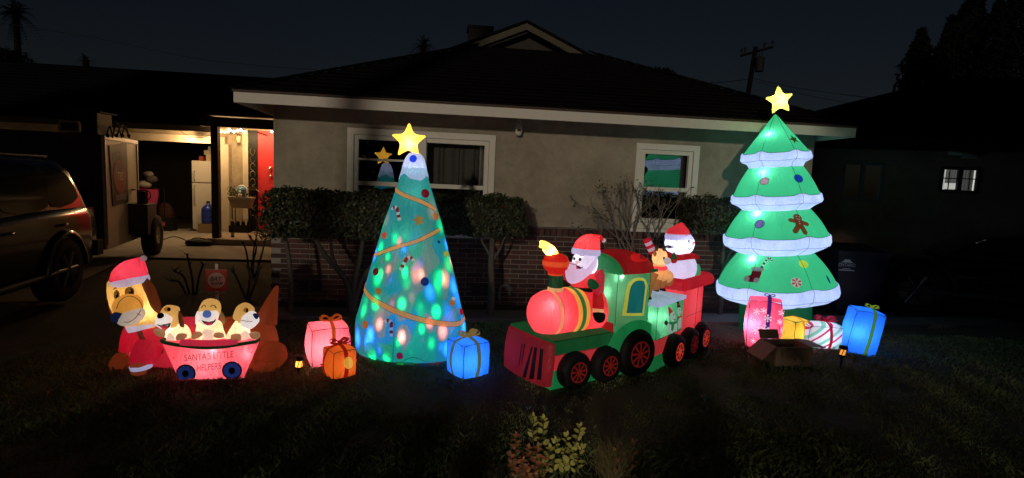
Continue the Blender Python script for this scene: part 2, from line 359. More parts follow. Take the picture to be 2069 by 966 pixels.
def house():
    root = thing('house', 'low stucco bungalow with brick base, white fascia and dark hip roof', 'house', W0, 0)
    root_inv = Matrix.Translation(-W0)
    def part(mb, name, mat, parent=root, smooth=False, label=None, kind=None):
        mb.v = [tuple(Vector(q) - W0) for q in mb.v]; return mb.build(name, mat, parent, smooth, label, kind)
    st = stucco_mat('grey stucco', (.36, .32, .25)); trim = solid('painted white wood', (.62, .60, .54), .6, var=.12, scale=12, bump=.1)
    wins = [(-2.05, -.26, .92, 2.16), (1.55, 2.40, 1.07, 2.16)]
    mb = MB(); holes_wall(mb, -2.91, 4.0, 1.04, 2.56, [(w_[0] + .03, w_[1] - .03, max(w_[2], 1.06) + .0, w_[3] - .03) for w_ in wins], 0)
    for u_, sg in ((-2.91, 1), (4.0, -1)):
        mb.add([H(u_, 0, 0), H(u_, 9, 0), H(u_, 9, 2.56), H(u_, 0, 2.56)], [(0, 1, 2, 3)])
    part(mb, 'wall', st)
    # brick wainscot: mortar backing, bricks proud of it
    mort = solid('mortar', (.22, .20, .185), .95, var=.25, bump=.4); bmt = [solid('brick red', (.075, .036, .030), .9, var=.35, scale=6, bump=.5), solid('brick dark', (.05, .028, .026), .9, var=.35, scale=6, bump=.5), solid('brick brown', (.09, .046, .038), .9, var=.35, scale=6, bump=.5)]
    mb = MB(); hbox(mb, -2.93, 4.02, -.028, .06, -.05, 1.02); hbox(mb, -2.93, 4.02, -.05, .06, 1.02, 1.035); part(mb, 'mortar_backing', mort)
    def chamfer(sz):
        b = MB(); x, y, z = [q / 2 for q in sz]; c = .004
        b.add([(-x + c, -y, -z + c), (x - c, -y, -z + c), (x - c, -y, z - c), (-x + c, -y, z - c), (-x, -y + c, -z), (x, -y + c, -z), (x, -y + c, z), (-x, -y + c, z), (-x, y, -z), (x, y, -z), (x, y, z), (-x, y, z)],
              [(0, 1, 2, 3), (0, 4, 5, 1), (1, 5, 6, 2), (2, 6, 7, 3), (3, 7, 4, 0), (4, 8, 9, 5), (5, 9, 10, 6), (6, 10, 11, 7), (7, 11, 8, 4)])
        return b
    protos = {}
    for nm, sz in (('brick', (.213, .032, .0505)), ('cap', (.066, .05, .1))):
        for i in range(3):
            me = bpy.data.meshes.new('brick'); b = chamfer(sz); me.from_pydata(b.v, [], b.f); me.materials.append(bmt[i]); me.update(); protos[nm, i] = (me, b)
    rest = MB(); cnt = 0
    def place(nm, u_, z_, single):
        nonlocal cnt
        i = rnd.choice((0, 0, 1, 1, 2)); me, b = protos[nm, i]; dv = rnd.uniform(-.003, .003) - (.030 if nm == 'brick' else .042)
        c = H(u_, dv, z_) - W0; a = TH + rnd.uniform(-.004, .004)
        if single and cnt < 298:
            o = bpy.data.objects.new('brick', me); COL.objects.link(o); o.parent = root; o.location = c; o.rotation_euler = (0, rnd.uniform(-.006, .006), a); cnt += 1
        else:
            M = Matrix.Rotation(a, 3, 'Z'); rest.add([Vector(q) @ M.transposed() + c + W0 for q in b.v], b.f, i)
    for r_ in range(14, -1, -1):
        u_ = -2.93 + (.1065 if r_ % 2 else .219)
        while u_ < 3.95: place('brick', u_, .03 + r_ * .0615 + .0, -.15 < u_ < 3.05); u_ += .225
    u_ = -2.9
    while u_ < 4.0: place('cap', u_, .98, .0 < u_ < 1.5); u_ += .076
    part(rest, 'brickwork', bmt, kind='stuff')
    # windows
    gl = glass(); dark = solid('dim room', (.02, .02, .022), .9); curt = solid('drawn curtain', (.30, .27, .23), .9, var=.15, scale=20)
    def window(a, b, z0, z1, panes, label):
        f = MB(); fw_ = .075
        hbox(f, a, b, -.028, .05, z1 - fw_, z1); hbox(f, a, b, -.028, .05, z0, z0 + fw_)
        hbox(f, a, a + fw_, -.028, .05, z0 + fw_, z1 - fw_); hbox(f, b - fw_, b, -.028, .05, z0 + fw_, z1 - fw_)
        wo = part(f, 'window', trim, label=label)
        n = len(panes); W_ = (b - a - 2 * fw_) / n
        for i, pn in enumerate(panes):
            x0 = a + fw_ + W_ * i; x1 = x0 + W_; zz0, zz1 = z0 + fw_, z1 - fw_; mid = zz0 + (zz1 - zz0) * .465
            s = MB(); g = .055
            if i: hbox(s, x0 - .045, x0 + .045, -.034, .06, zz0 + .001, zz1 - .001)
            hbox(s, x0 + .004, x1 - .004, -.004, .05, zz1 - g, zz1 - .004); hbox(s, x0 + .004, x0 + g, -.004, .05, zz0 + .004, zz1 - g); hbox(s, x1 - g, x1 - .004, -.004, .05, zz0 + .004, zz1 - g)
            hbox(s, x0 + g, x1 - g, -.004, .05, zz0 + .004, zz0 + g); hbox(s, x0 + g, x1 - g, -.010, .055, mid - .026, mid + .026)
            if pn == 'grid': hbox(s, x0 + g, x1 - g, .0, .03, (mid + zz1) / 2 - .012, (mid + zz1) / 2 + .012)
            part(s, 'frame', trim, wo)
            for q0, q1 in ((zz0 + g, mid - .026), (mid + .026, zz1 - g)):
                dv = (x1 - x0 - 2 * g) * (.172 if len(panes) > 1 else .13); p = MB(); p.add([H(x0 + g, .016, q0), H(x1 - g, .016 + dv, q0), H(x1 - g, .016 + dv, q1), H(x0 + g, .016, q1)], [(0, 1, 2, 3)]); part(p, 'pane', gl, wo)  # each pane is turned in its frame to steer what it reflects
            c = MB(); A = []; B = []
            for k in range(61):
                uu = x0 + g - .05 + (x1 - x0 - 2 * g + .1) * k / 60; vv = .24 + .018 * math.sin(k * .95 + math.sin(k * .37) * 2)
                A.append(H(uu, vv, zz0)); B.append(H(uu, vv, zz1))
            if pn == 'curtain': c.strip(A, B); part(c, 'curtain', curt, wo, True)
            elif pn == 'blind':
                z_ = zz0
                while z_ < zz1: c.add([H(x0, .22, z_), H(x1, .22, z_), H(x1, .238, z_ + .024), H(x0, .238, z_ + .024)], [(0, 1, 2, 3)]); z_ += .028
                part(c, 'blind', solid('slat blind', (.12, .12, .125), .7), wo)
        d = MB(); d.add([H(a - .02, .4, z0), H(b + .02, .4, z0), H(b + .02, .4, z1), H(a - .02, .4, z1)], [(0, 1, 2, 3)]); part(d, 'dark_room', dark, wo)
        sl = MB(); hbox(sl, a - .05, b + .05, -.075, .0, z0 - .045, z0 - .003); part(sl, 'sill', trim, wo)
    window(*wins[0], ['grid', 'curtain'], 'wide two-part white window behind the hedge'); window(*wins[1], ['blind'], 'tall single white window with blind behind the train')
    # eave: soffit, fascia, roof
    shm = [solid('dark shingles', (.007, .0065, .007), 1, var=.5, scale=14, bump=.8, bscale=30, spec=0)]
    U0, U1, V0, V1, Z0 = -3.13, 4.10, -.60, 11.5, 2.40
    so = MB(); so.add([H(U0 + .02, V0 + .03, 2.395), H(U1 - .02, V0 + .03, 2.395), H(U1 - .02, V1, 2.395), H(U0 + .02, V1, 2.395)], [(0, 1, 2, 3)])
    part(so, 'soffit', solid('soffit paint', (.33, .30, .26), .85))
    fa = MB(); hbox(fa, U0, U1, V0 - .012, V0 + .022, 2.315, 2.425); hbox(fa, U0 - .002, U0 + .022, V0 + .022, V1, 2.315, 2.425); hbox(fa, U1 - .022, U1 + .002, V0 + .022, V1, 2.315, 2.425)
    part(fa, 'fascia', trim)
    de = MB(); hbox(de, U0 - .012, U1 + .012, V0 - .03, V0 + .02, 2.427, 2.45); part(de, 'drip_edge', solid('rusty brown flashing', (.06, .04, .03), .7))
    mb = MB(); tn = math.tan(R(25.2)); ds = .134; S = 2.68; rings = []; k = 0; z = Z0 + .05
    def rect(s_, z_): return [H(U0 - .01 + s_, V0 - .02 + s_, z_), H(U1 + .01 - s_, V0 - .02 + s_, z_), H(U1 + .01 - s_, V1 - s_, z_), H(U0 - .01 + s_, V1 - s_, z_)]
    nk = int(S / ds)
    for k in range(nk):
        s0 = k * ds; z_ = Z0 + .05 + s0 * tn; j = rnd.uniform(-.004, .004)
        rings += [rect(s0, z_ + .0 + j), rect(s0, z_ + .022 + j), rect(s0 + ds, z_ + ds * tn)]
    mb.loft(rings, True)
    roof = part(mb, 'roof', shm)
    # gablet above
    gz = Z0 + .05 + nk * ds * tn; a, b = U0 + nk * ds, U1 - nk * ds; a -= .16; b -= .16; c = (a + b) / 2; gv = V0 + nk * ds; hw = (b - a) / 2; tn2 = math.tan(R(22.5)); pk = gz + hw * tn2 + .02
    g = MB(); g.add([H(a, gv + .25, gz), H(b, gv + .25, gz), H(c, gv + .25, pk - .05)], [(0, 1, 2)]); part(g, 'gable_wall', solid('gable boards', (.04, .036, .032), .9), roof)
    g = MB()
    for s_ in (-1, 1):
        e = c + s_ * (hw + .25); ez = gz - .25 * tn2
        g.loft([[H(c, gv - .05, pk), H(c, gv - .05, pk + .045), H(e, gv - .05, ez + .045), H(e, gv - .05, ez)], [H(c, V1, pk), H(c, V1, pk + .045), H(e, V1, ez + .045), H(e, V1, ez)]])
    part(g, 'gable_roof', shm, roof)
    g = MB()
    for s_ in (-1, 1):
        e = c + s_ * (hw + .18); ez = gz - .18 * tn2
        g.add([H(c, gv - .062, pk - .015), H(e, gv - .062, ez - .015), H(e - s_ * .10, gv - .062, ez - .09 + .02), H(c, gv - .062, pk - .115)], [(0, 1, 2, 3)])
    part(g, 'gable_trim', solid('weathered trim', (.085, .075, .055), .85), roof)
    # hip caps
    for s_ in (0, 1):
        for k in range(22):
            s0 = k * S / 22; u_ = U0 + s0 if s_ == 0 else U1 - s0; m_ = MB()
            d = Vector((UX + VX * 1 + Vector((0, 0, tn))) if s_ == 0 else (-UX + VX + Vector((0, 0, tn)))).normalized(); sd_ = d.cross(Vector((0, 0, 1))).normalized(); up = sd_.cross(d)
            rm = Matrix((d, sd_, up)).transposed(); m_.box(H(u_, V0 + s0, Z0 + .075 + s0 * tn) + d * .09 + up * .006, (.235, .13, .022), rm @ Matrix.Rotation(-.05, 3, 'Y')); part(m_, 'hip_tile', shm)
    ch = MB(); q = at(958, 84, 12.0); ch.box(q + Vector((.12, 0, -.25)), (.50, .5, .95), ROT); ch.box(q + Vector((.12, 0, .24)), (.55, .55, .05), ROT); part(ch, 'chimney', solid('sooty chimney', (.03, .025, .022), .9))
    # garage wing
    gv = 6.9; go0, gh0 = HP(276, 283, gv); go1, gh1 = HP(444, 290, gv); uL = -14.5
    _, ez = HP(300, 250, gv - .5)
    gst = stucco_mat('tan stucco', (.46, .38, .27))
    pj0 = HP(443, 400, gv)[0]
    mb = MB(); holes_wall(mb, uL, -2.92, .02, 2.75, [(go0 - 1.2, go1, .0, gh0)], gv, .16); part(mb, 'garage_wall', gst)
    t_ = MB(); hbox(t_, go0 - 1.3, go1 + .12, gv - .035, gv + .02, gh0, gh0 + .17); hbox(t_, go1 + .002, go1 + .2, gv - .037, gv + .02, .02, gh0 - .002); part(t_, 'garage_door_trim', solid('pale door trim', (.60, .52, .40), .7, var=.15))
    inn = MB(); dk = solid('garage interior', (.05, .048, .045), .9)
    inn.add([H(uL, gv + 4.5, .02), H(-2.95, gv + 4.5, .02), H(-2.95, gv + 4.5, 2.7), H(uL, gv + 4.5, 2.7)], [(0, 1, 2, 3)]); inn.add([H(go1 + .4, gv + .17, .02), H(go1 + .4, gv + 4.5, .02), H(go1 + .4, gv + 4.5, 2.7), H(go1 + .4, gv + .17, 2.7)], [(0, 1, 2, 3)])
    inn.add([H(uL, gv + .17, 2.55), H(-2.95, gv + .17, 2.55), H(-2.95, gv + 4.5, 2.55), H(uL, gv + 4.5, 2.55)], [(0, 1, 2, 3)]); part(inn, 'garage_room', dk)
    rv = gv + 3.2; ra = HP(0, 112, rv); rb = HP(560, 158, rv); e0 = HP(0, 246, gv - .6)
    mb = MB(); ncr = 16; A = []
    for k in range(ncr + 1):
        t = k / ncr
        for dz in ((0, .02) if k < ncr else (0,)):
            z_ = ez + (rb[1] - ez) * t; v_ = gv - .6 + (rv - gv + .6) * t; A.append([H(-16, v_, z_ + dz + .0), H(-1.0, v_, z_ + dz)])
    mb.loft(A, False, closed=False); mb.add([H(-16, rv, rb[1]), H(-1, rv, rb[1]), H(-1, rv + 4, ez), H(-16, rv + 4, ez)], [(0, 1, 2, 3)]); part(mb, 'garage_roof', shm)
    t_ = MB(); hbox(t_, -16, HP(437, 400, 5.3)[0] - .1, gv - .64, gv - .6, ez - .13, ez - .004); part(t_, 'garage_fascia', solid('brown fascia', (.10, .08, .06), .8))
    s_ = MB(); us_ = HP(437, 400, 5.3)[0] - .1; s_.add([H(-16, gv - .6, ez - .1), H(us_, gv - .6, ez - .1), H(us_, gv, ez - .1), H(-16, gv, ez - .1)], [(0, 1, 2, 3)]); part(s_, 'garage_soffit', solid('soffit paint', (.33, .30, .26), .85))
    # porch
    pv = 5.3; pu, _ = HP(437, 400, pv); dkw = solid('dark brown wood', (.045, .034, .026), .75, var=.3, bump=.3)
    p = MB(); zbm = HP(490, 259, pv)[1]; hbox(p, pu - .07, pu + .07, pv - .07, pv + .07, .0, zbm); part(p, 'porch_post', dkw)
    p = MB(); hbox(p, pu - .3, -2.95, pv - .06, pv + .06, zbm, zbm + .2); part(p, 'porch_beam', dkw)
    p = MB(); p.add([H(pu - .1, pv - .3, zbm + .22), H(-2.95, pv - .3, zbm + .22), H(-2.95, gv, zbm + .24), H(pu - .1, gv, zbm + .24)], [(0, 1, 2, 3)]); part(p, 'porch_ceiling', solid('porch boards', (.10, .08, .055), .8))
    p = MB(); hbox(p, pu - .35, -2.95, pv - .25, gv, .02, .14); part(p, 'porch_slab', solid('porch concrete', (.33, .28, .22), .85, bump=.2))
    p = MB(); a = HP(491, 300, gv)[0]; b = HP(503, 300, gv)[0]; c_ = HP(522, 300, gv)[0]; d_ = HP(566, 300, gv)[0]; zt = HP(530, 265, gv)[1]
    hbox(p, a, a + .09, gv - .03, gv + .02, .14, zt); hbox(p, b - .05, b, gv - .05, gv + .02, .14, zt + .02); part(p, 'door_frame', solid('pale door trim', (.60, .52, .40), .7))
    p = MB(); hbox(p, b, c_, gv - .06, gv - .03, .14, zt)
    so = part(p, 'screen_door', solid('black iron', (.01, .01, .01), .5))
    p = MB(); iron = solid('worn iron scroll', (.16, .14, .11), .5, .6)
    for k in range(9):
        zz = .6 + k * .18; cc = H((b + c_) / 2, gv - .075, zz) ; p.tube([cc + UX * (.055 * math.cos(t_)) + Vector((0, 0, .08 * math.sin(t_))) for t_ in np.linspace(.4 + k, 5.2 + k, 12)], .008, 5)
    part(p, 'scroll', iron, so, True)
    p = MB(); hbox(p, b + .03, c_ - .02, gv - .12, gv - .06, 1.12, 1.19); p.tube([H(c_ - .05, gv - .1, 1.15), H(c_ + .06, gv - .12, 1.10)], .015, 6); part(p, 'handle', solid('dark brass', (.12, .09, .05), .4, .8), so)
    p = MB(); hbox(p, c_ + .003, d_ + .5, gv - .045, gv - .01, .14, zt); rd = part(p, 'front_door', solid('red door paint', (.70, .045, .058), .45, var=.06, bump=.05), label='bright red front door half hidden by the house corner')
    p = MB(); brass = solid('bright knob', (.8, .74, .6), .25, .9); hx = HP(549, 350, gv)[0]
    for py in (340, 356): p.ball(H(hx, gv - .075, HP(549, py, gv)[1]), .035, 10)
    p.tube([H(hx, gv - .08, HP(549, 340, gv)[1] + .05), H(hx - .05, gv - .09, HP(549, 343, gv)[1]), H(hx, gv - .08, HP(549, 350, gv)[1])], .012, 6); part(p, 'door_knob', brass, rd, True)
    p = MB(); p.tube([H(c_ + .01, gv - .07, zt - .04), H(c_ + .22, gv - .08, zt - .1)], .015, 6); part(p, 'door_closer', solid('black iron', (.01, .01, .01), .5), rd)
    # meter light on the wall, gas pipe, vents
    p = MB(); z0 = HP(1010, 577, -.08); z1 = HP(1030, 577, -.08); zb = HP(1010, 628, -.08)
    p.tube(smooth_path([H(z0[0], -.08, .1), H(z0[0], -.08, z0[1] - .04), H(z0[0] + .03, -.08, z0[1]), H(z1[0] - .03, -.08, z1[1]), H(z1[0], -.08, z1[1] - .04), H(z1[0], -.08, .16)], 5), .02, 8); p.lathe([(.01, .0), (.05, .005), (.05, .05), (.01, .055)], H(z1[0], -.09, .22), 14); part(p, 'gas_pipe', solid('galvanised pipe', (.16, .16, .16), .6, .3), smooth=True)
    for cx in (612, 640, 962, 984):
        p = MB(); u_ = HP(cx, 590, -.05)[0]
        hbox(p, u_ - .06, u_ + .06, -.056, -.03, .14, .3)
        for k in range(6): hbox(p, u_ - .05, u_ + .05, -.07, -.057, .155 + k * .024, .167 + k * .024)
        part(p, 'crawl_vent', solid('dark vent', (.02, .02, .02), .7))
    return root
def wall_fixture():
    q = HP(1048, 262, -.1); t = thing('wall_lamp', 'small unlit white wall lamp hanging under the fascia between windows', 'lamp', H(q[0], -.1, q[1]), TH)
    m = solid('old white plastic', (.52, .50, .45), .5)
    mb = MB(); mb.lathe([(.012, .075), (.038, .06), (.045, .02), (.043, -.04), (.03, -.07), (.005, -.075)], n=16, cap=True); mb.build('lamp_body', m, t)
    mb = MB(); mb.box((0, -.045, -.01), (.045, .012, .03)); mb.build('sensor', solid('black plastic', (.015, .015, .015), .4), t, False)
    mb = MB(); mb.tube([(-.03, 0, .06), (0, .02, .15), (.03, 0, .06)], .007, 6); mb.tube([(0, .02, .15), (0, .09, .16)], .012, 6); mb.build('bracket', solid('old white plastic', (.52, .50, .45), .5), t)

# ================================================================== INFLATABLES
def puff(mb, poly, o, ax, ay, depth, rings=5, both=True, mi=0, pw=.5):
    """a padded shape: the outline swollen on both sides"""
    o, ax, ay = Vector(o), Vector(ax), Vector(ay); nz = ax.cross(ay).normalized()
    cx = sum(p[0] for p in poly) / len(poly); cy = sum(p[1] for p in poly) / len(poly); L = []
    for k in range(rings + 1):
        t = max(.03, k / rings); L.append([o + ax * (cx + (p[0] - cx) * t) + ay * (cy + (p[1] - cy) * t) + nz * depth * max(0, 1 - t * t) ** pw for p in poly])
    if both:
        for k in range(rings - 1, -1, -1):
            t = max(.03, k / rings); L.append([o + ax * (cx + (p[0] - cx) * t) + ay * (cy + (p[1] - cy) * t) - nz * depth * max(0, 1 - t * t) ** pw for p in poly])
    return mb.loft(L, True, mi)
def round2(poly, k=5):
    n = len(poly); out = []
    for i in range(n):
        a, b, c, d = [Vector((*poly[(i + j) % n], 0)) for j in (-1, 0, 1, 2)]
        for j in range(k):
            t = j / k; q = .5 * ((2 * b) + (c - a) * t + (2 * a - 5 * b + 4 * c - d) * t * t + (3 * b - a - 3 * c + d) * t ** 3); out.append((q.x, q.y))
    return out
def pixdecal(tree, fr, tris, off=.004, mb=None, mi=0, cuts=1, cx=None):
    mb = mb or MB(); pts, fs = tris; bm = bmesh.new(); vs = [bm.verts.new((p[0], p[1], 0)) for p in pts]
    for f in fs:
        try: bm.faces.new([vs[i] for i in f])
        except ValueError: pass
    if cuts: bmesh.ops.subdivide_edges(bm, edges=bm.edges, cuts=cuts, use_grid_fill=True)
    bm.verts.index_update(); out = []; good = []
    for v in bm.verts:
        h, n = hitpix(tree, fr, v.co.x, v.co.y)
        if h is None and cx is not None:
            x = v.co.x
            for k in range(40):
                x += .02 * (cx - x); h, n = hitpix(tree, fr, x, v.co.y)
                if h is not None: break
        good.append(h is not None)
        if h is not None:
            d = (fr.I @ EYE - h).normalized(); n = n if n.dot(d) > 0 else -n; h = h + n * off
        out.append(h if h is not None else Vector((0, 0, 0)))
    mb.add(out, [tuple(v.index for v in f.verts) for f in bm.faces if all(good[v.index] for v in f.verts)], mi); bm.free(); return mb
def pathdecal(tree, fr, path, wd, off=.005, mb=None, cx=None, mi=0):
    """a strip of cloth laid along a path on a surface"""
    mb = mb or MB(); P = []; Nn = []
    for x, y in [(q.x, q.y) for q in smooth_path([(a, b, 0) for a, b in path], 5)]:
        h = None
        for k in range(60):
            h, n = hitpix(tree, fr, x, y)
            if h is not None: break
            if cx is None: break
            x += .02 * (cx - x)
        if h is None: continue
        d = (fr.I @ EYE - h).normalized(); n = n if n.dot(d) > 0 else -n; P.append(h + n * off); Nn.append(n)
    A = []; B = []
    for i, p in enumerate(P):
        t = (P[min(i + 1, len(P) - 1)] - P[max(0, i - 1)]).normalized(); s = Nn[i].cross(t).normalized() * wd / 2; A.append(p + s); B.append(p - s)
    mb.strip(A, B, mi); return mb, P, Nn
def cane2(s):
    """candy cane: (white tris, red tris) of height about s"""
    W = []; Rr = []; w_ = s * .24; r = s * .26
    segs = [arcstrip(0, s * .25, r, 180 - 36 * (k + 1), 180 - 36 * k, w_, 4) for k in range(4)]
    L = s * .8
    for k in range(4): y0 = s * .25 - L * k / 4; y1 = s * .25 - L * (k + 1) / 4; segs.append(([(-r - w_ / 2, y0), (-r + w_ / 2, y0), (-r + w_ / 2, y1), (-r - w_ / 2, y1)], [(0, 1, 2, 3)]))
    return segs
def put(name, parent, tree, fr, px, py, shapes, mats, rot=0, off=.005, label=None, cuts=1):
    """a print at a place of the surface; shapes = [(tris, slot)]"""
    h, n = hitpix(tree, fr, px, py)
    if h is None: return None
    d = (fr.I @ EYE - h).normalized(); n = n if n.dot(d) > 0 else -n; ax, ay, n = tang(n); mb = MB()
    for i, (tr_, sl) in enumerate(shapes):
        t2 = (rot2(tr_[0], rot), tr_[1]); decal(tree, t2, h, ax, ay, off + .0012 * i, mb, sl, cuts)
    return mb.build(name, mats, parent, label=label)
def knob(name, parent, tree, fr, px, py, r, mat, th=.018, label=None):
    h, n = hitpix(tree, fr, px, py)
    if h is None: return
    d = (fr.I @ EYE - h).normalized(); n = n if n.dot(d) > 0 else -n; ax, ay, n = tang(n)
    mb = MB(); puff(mb, disc(r, r * 1.04, 18)[0][1:], h + n * .004, ax, ay, th, 4); return mb.build(name, mat, parent, label=label)

TEAL = lambda: fab('teal nylon', (.006, .24, .205), .56, trans=(.13, .50, .44), tw=.66, wr=.35, sc=6, keep=True)
def tall_cone_tree():
    fr = Fr((-.88, 4.8, 0), 0); root = thing('inflatable_tree', 'tall teal inflatable cone tree with swirling coloured spots and puffy yellow star', 'inflatable', fr=fr)
    prof = [(.455, .02), (.49, .06), (.497, .16), (.495, .30), (.465, .42), (.437, .52), (.385, .72), (.332, .91), (.254, 1.20), (.20, 1.36), (.153, 1.50), (.128, 1.58), (.105, 1.66), (.085, 1.74), (.05, 1.80), (.01, 1.82)]
    pr = [(q.x, q.z) for q in smooth_path([(r, 0, z) for r, z in prof], 4)]
    SY = .65
    def wr(a, z): return 1 + .012 * noise.noise(Vector((math.cos(a) * 2, math.sin(a) * 2, z * 3))) + .006 * noise.noise(Vector((math.cos(a) * 7, math.sin(a) * 7, z * 5)))
    body = MB(); body.lathe([q for q in pr if q[1] <= 1.7], n=64, sy=SY, fn=wr); tree = body.bvh(); body.build('tree_body', TEAL(), root)
    # snow cap with a wavy hem
    snow = MB(); rings = []
    zs = [1.60, 1.63, 1.67, 1.71, 1.75, 1.78, 1.805, 1.82, 1.828]
    def rz(z): return np.interp(z, [p[1] for p in pr], [p[0] for p in pr])
    for i, z in enumerate(zs):
        rg = []
        for k in range(48):
            a = 2 * math.pi * k / 48; zz = z + (.025 * math.sin(3 * a + 2.2) + .008 * math.sin(8 * a)) * (1 if i == 0 else .5 if i == 1 else 0)
            r = (rz(zz) * wr(a, zz) + .007) if i < len(zs) - 1 else .004; rg.append((r * math.cos(a), r * SY * math.sin(a) * (1 if i < 6 else 1), zz))
        rings.append(rg)
    snow.loft(rings, True); st = snow.bvh(); snow.build('snow_cap', fab('snow nylon', (.62, .68, .95), .55, wr=.8, sc=16), root)
    gold = fab('gold star nylon', (1.0, .62, .07), 1.5, wr=.6, sc=12, trans=(1, .8, .3))
    s = MB(); c = fr.L(826, 285, 0); puff(s, round2(star2(.152, .082), 6), (c.x, .0, c.z), (1, 0, 0), (0, 0, 1), .06, 6); s.build('star', gold, root)
    lamp(root, (c.x + .01, -.012, c.z - .02), 2.2, (1, .9, .6), .012)
    # garlands
    gar = fab('garland nylon', (.80, .31, .10), .66, trans=(.95, .5, .3)); seam = MB()
    for path, wd in (([(797, 372), (803, 386), (816, 394), (834, 401), (854, 409), (872, 419), (880, 425)], .036), ([(888, 463), (870, 474), (840, 488), (800, 500), (770, 511), (750, 519)], .033), ([(733, 572), (741, 591), (752, 603), (770, 614), (800, 629), (840, 643), (880, 652), (910, 655), (930, 652), (941, 636)], .044)):
        mb, P, Nn = pathdecal(tree, fr, path, wd, cx=828); mb.build('garland', gar, root)
        for sg in (-.5, .5):
            Q = []
            for i in range(len(P)):
                t = (P[min(i + 1, len(P) - 1)] - P[max(0, i - 1)]).normalized(); Q.append(P[i] + Nn[i].cross(t).normalized() * wd * sg + Nn[i] * .001)
            if len(Q) > 2: seam.tube(Q, .0016, 5)
    for path in ([(797, 643), (796, 680), (793, 741)], [(727, 735), (752, 722), (780, 733), (800, 737), (835, 722), (880, 738), (925, 736)]):
        _, P, _ = pathdecal(tree, fr, path, .01, off=.003, cx=828); seam.tube(P, .0018, 5)
    seam.build('seam', SEAM, root)
    sk = MB(); pathmb, P, _ = pathdecal(tree, fr, [(722, 741), (752, 733), (790, 741), (835, 734), (880, 743), (934, 741)], .04, off=.006, cx=828); pathmb.build('hem', fab('dark green nylon', (.02, .2, .1), .35), root)
    # light-green inner panel low on the front
    pm = fab('mint panel', (.05, .55, .36), .5, trans=(.5, .7, .6))
    for poly in ([(736, 700), (742, 692), (752, 691), (757, 716), (748, 719), (738, 711)], [(762, 692), (778, 694), (791, 700), (793, 724), (784, 722), (772, 710)]):
        pixdecal(tree, fr, polytri(poly, 8), .004, cx=828).build('inner_panel', pm, root)
    # ornaments
    W_ = fab('white print', (.75, .75, .8), .38); RD = fab('dark red print', (.30, .008, .03), .4); 
    for px, py, rt, fl in ((799, 433, 24, 1), (824, 535, -25, -1), (784, 663, 5, -1)):
        segs = cane2(.125)
        if rt > 0: sh = [((([(-x, y) for x, y in t[0]]), t[1]), k % 2) for k, t in enumerate(segs)]
        else: sh = [(t, k % 2) for k, t in enumerate(segs)]
        put('candy_cane', root, tree, fr, px, py, sh, [RD, W_], rt)
    OR = fab('orange print', (.65, .22, .05), .5); put('star_print', root, tree, fr, 846, 445, [(polytri(round2(star2(.055, .028), 2)), 0)], [fab('ochre print', (.5, .25, .06), .5)], 15, label='small ochre star print')
    for px, py, r, m, lb in ((859, 391, .037, RD, None), (777, 476, .03, fab('coral print', (.8, .12, .06), .5), None), (760, 549, .034, RD, None), (858, 569, .036, fab('navy print', (.01, .05, .30), .4), None), (901, 513, .026, fab('yellow print', (.6, .5, .08), .5), None),
                             (931, 630, .03, fab('red print', (.6, .02, .04), .5), None), (739, 656, .033, OR, None), (808, 719, .03, fab('magenta print', (.35, .02, .12), .5), None), (913, 612, .028, OR, None), (765, 588, .03, fab('ochre print', (.5, .25, .06), .5), None), (880, 437, .034, OR, None), (886, 489, .012, fab('navy print', (.01, .05, .30), .4), None)):
        knob('ornament', root, tree, fr, px, py, r, m)
    knob('ornament', root, st, fr, 835, 321, .033, fab('blue print', (.01, .08, .7), .7), .006)
    knob('snow_tip', root, tree, fr, 915, 604, .018, W_, .02)
    # the spinning disco lamp in the foot of the tree throws coloured spots through the cloth
    for lz, lw, lrot, lsc in ((.28, 72, .4, 3.5), (.80, 30, 1.9, 3.1)): disco(root, lz, lw, lrot, lsc)
    lamp(root, (.0, .0, 1.66), .5, (.85, .9, 1), .02); lamp(root, (-.03, -.05, 1.05), .8, (.2, .95, .75), .03); lamp(root, (.0, .0, .30), 3.0, (.08, .30, 1), .05); lamp(root, (.02, -.02, 1.45), .35, (.5, 1, .8), .03)
def disco(root, lz, lw, lrot, lsc):
    L_ = lamp(root, (.0, .02, lz), lw, (1, 1, 1), .004, 'disco_lamp'); d = L_.data; d.use_nodes = True; t = d.node_tree; em = [n for n in t.nodes if n.type == 'EMISSION'][0]
    tc = N(t, 'ShaderNodeTexCoord'); vo = N(t, 'ShaderNodeTexVoronoi', i_Scale=lsc); vo.feature = 'F1'; mp = N(t, 'ShaderNodeMapping'); mp.inputs['Scale'].default_value = (1, 1, .55); mp.inputs['Rotation'].default_value = (0, 0, lrot); t.links.new(tc.outputs['Normal'], mp.inputs[0]); t.links.new(mp.outputs[0], vo.inputs['Vector'])
    mr = N(t, 'ShaderNodeMapRange', interpolation_type='SMOOTHSTEP'); mr.inputs['From Min'].default_value = .46; mr.inputs['From Max'].default_value = .05; mr.inputs['To Min'].default_value = .035; mr.inputs['To Max'].default_value = 1.0; t.links.new(vo.outputs['Distance'], mr.inputs[0])
    sp = N(t, 'ShaderNodeSeparateColor'); t.links.new(vo.outputs['Color'], sp.inputs[0]); rp = N(t, 'ShaderNodeValToRGB'); rp.color_ramp.interpolation = 'CONSTANT'
    e = rp.color_ramp.elements; e[0].color = (3.4, .22, .18, 1); e[1].position = .28; e[1].color = (.10, .25, 2.0, 1); q = e.new(.66); q.color = (.03, .85, .2, 1); t.links.new(sp.outputs[0], rp.inputs[0])
    ml = N(t, 'ShaderNodeMath', operation='MULTIPLY', i_1=1.0); t.links.new(mr.outputs[0], ml.inputs[0]); t.links.new(rp.outputs[0], em.inputs[0]); t.links.new(ml.outputs[0], em.inputs[1])

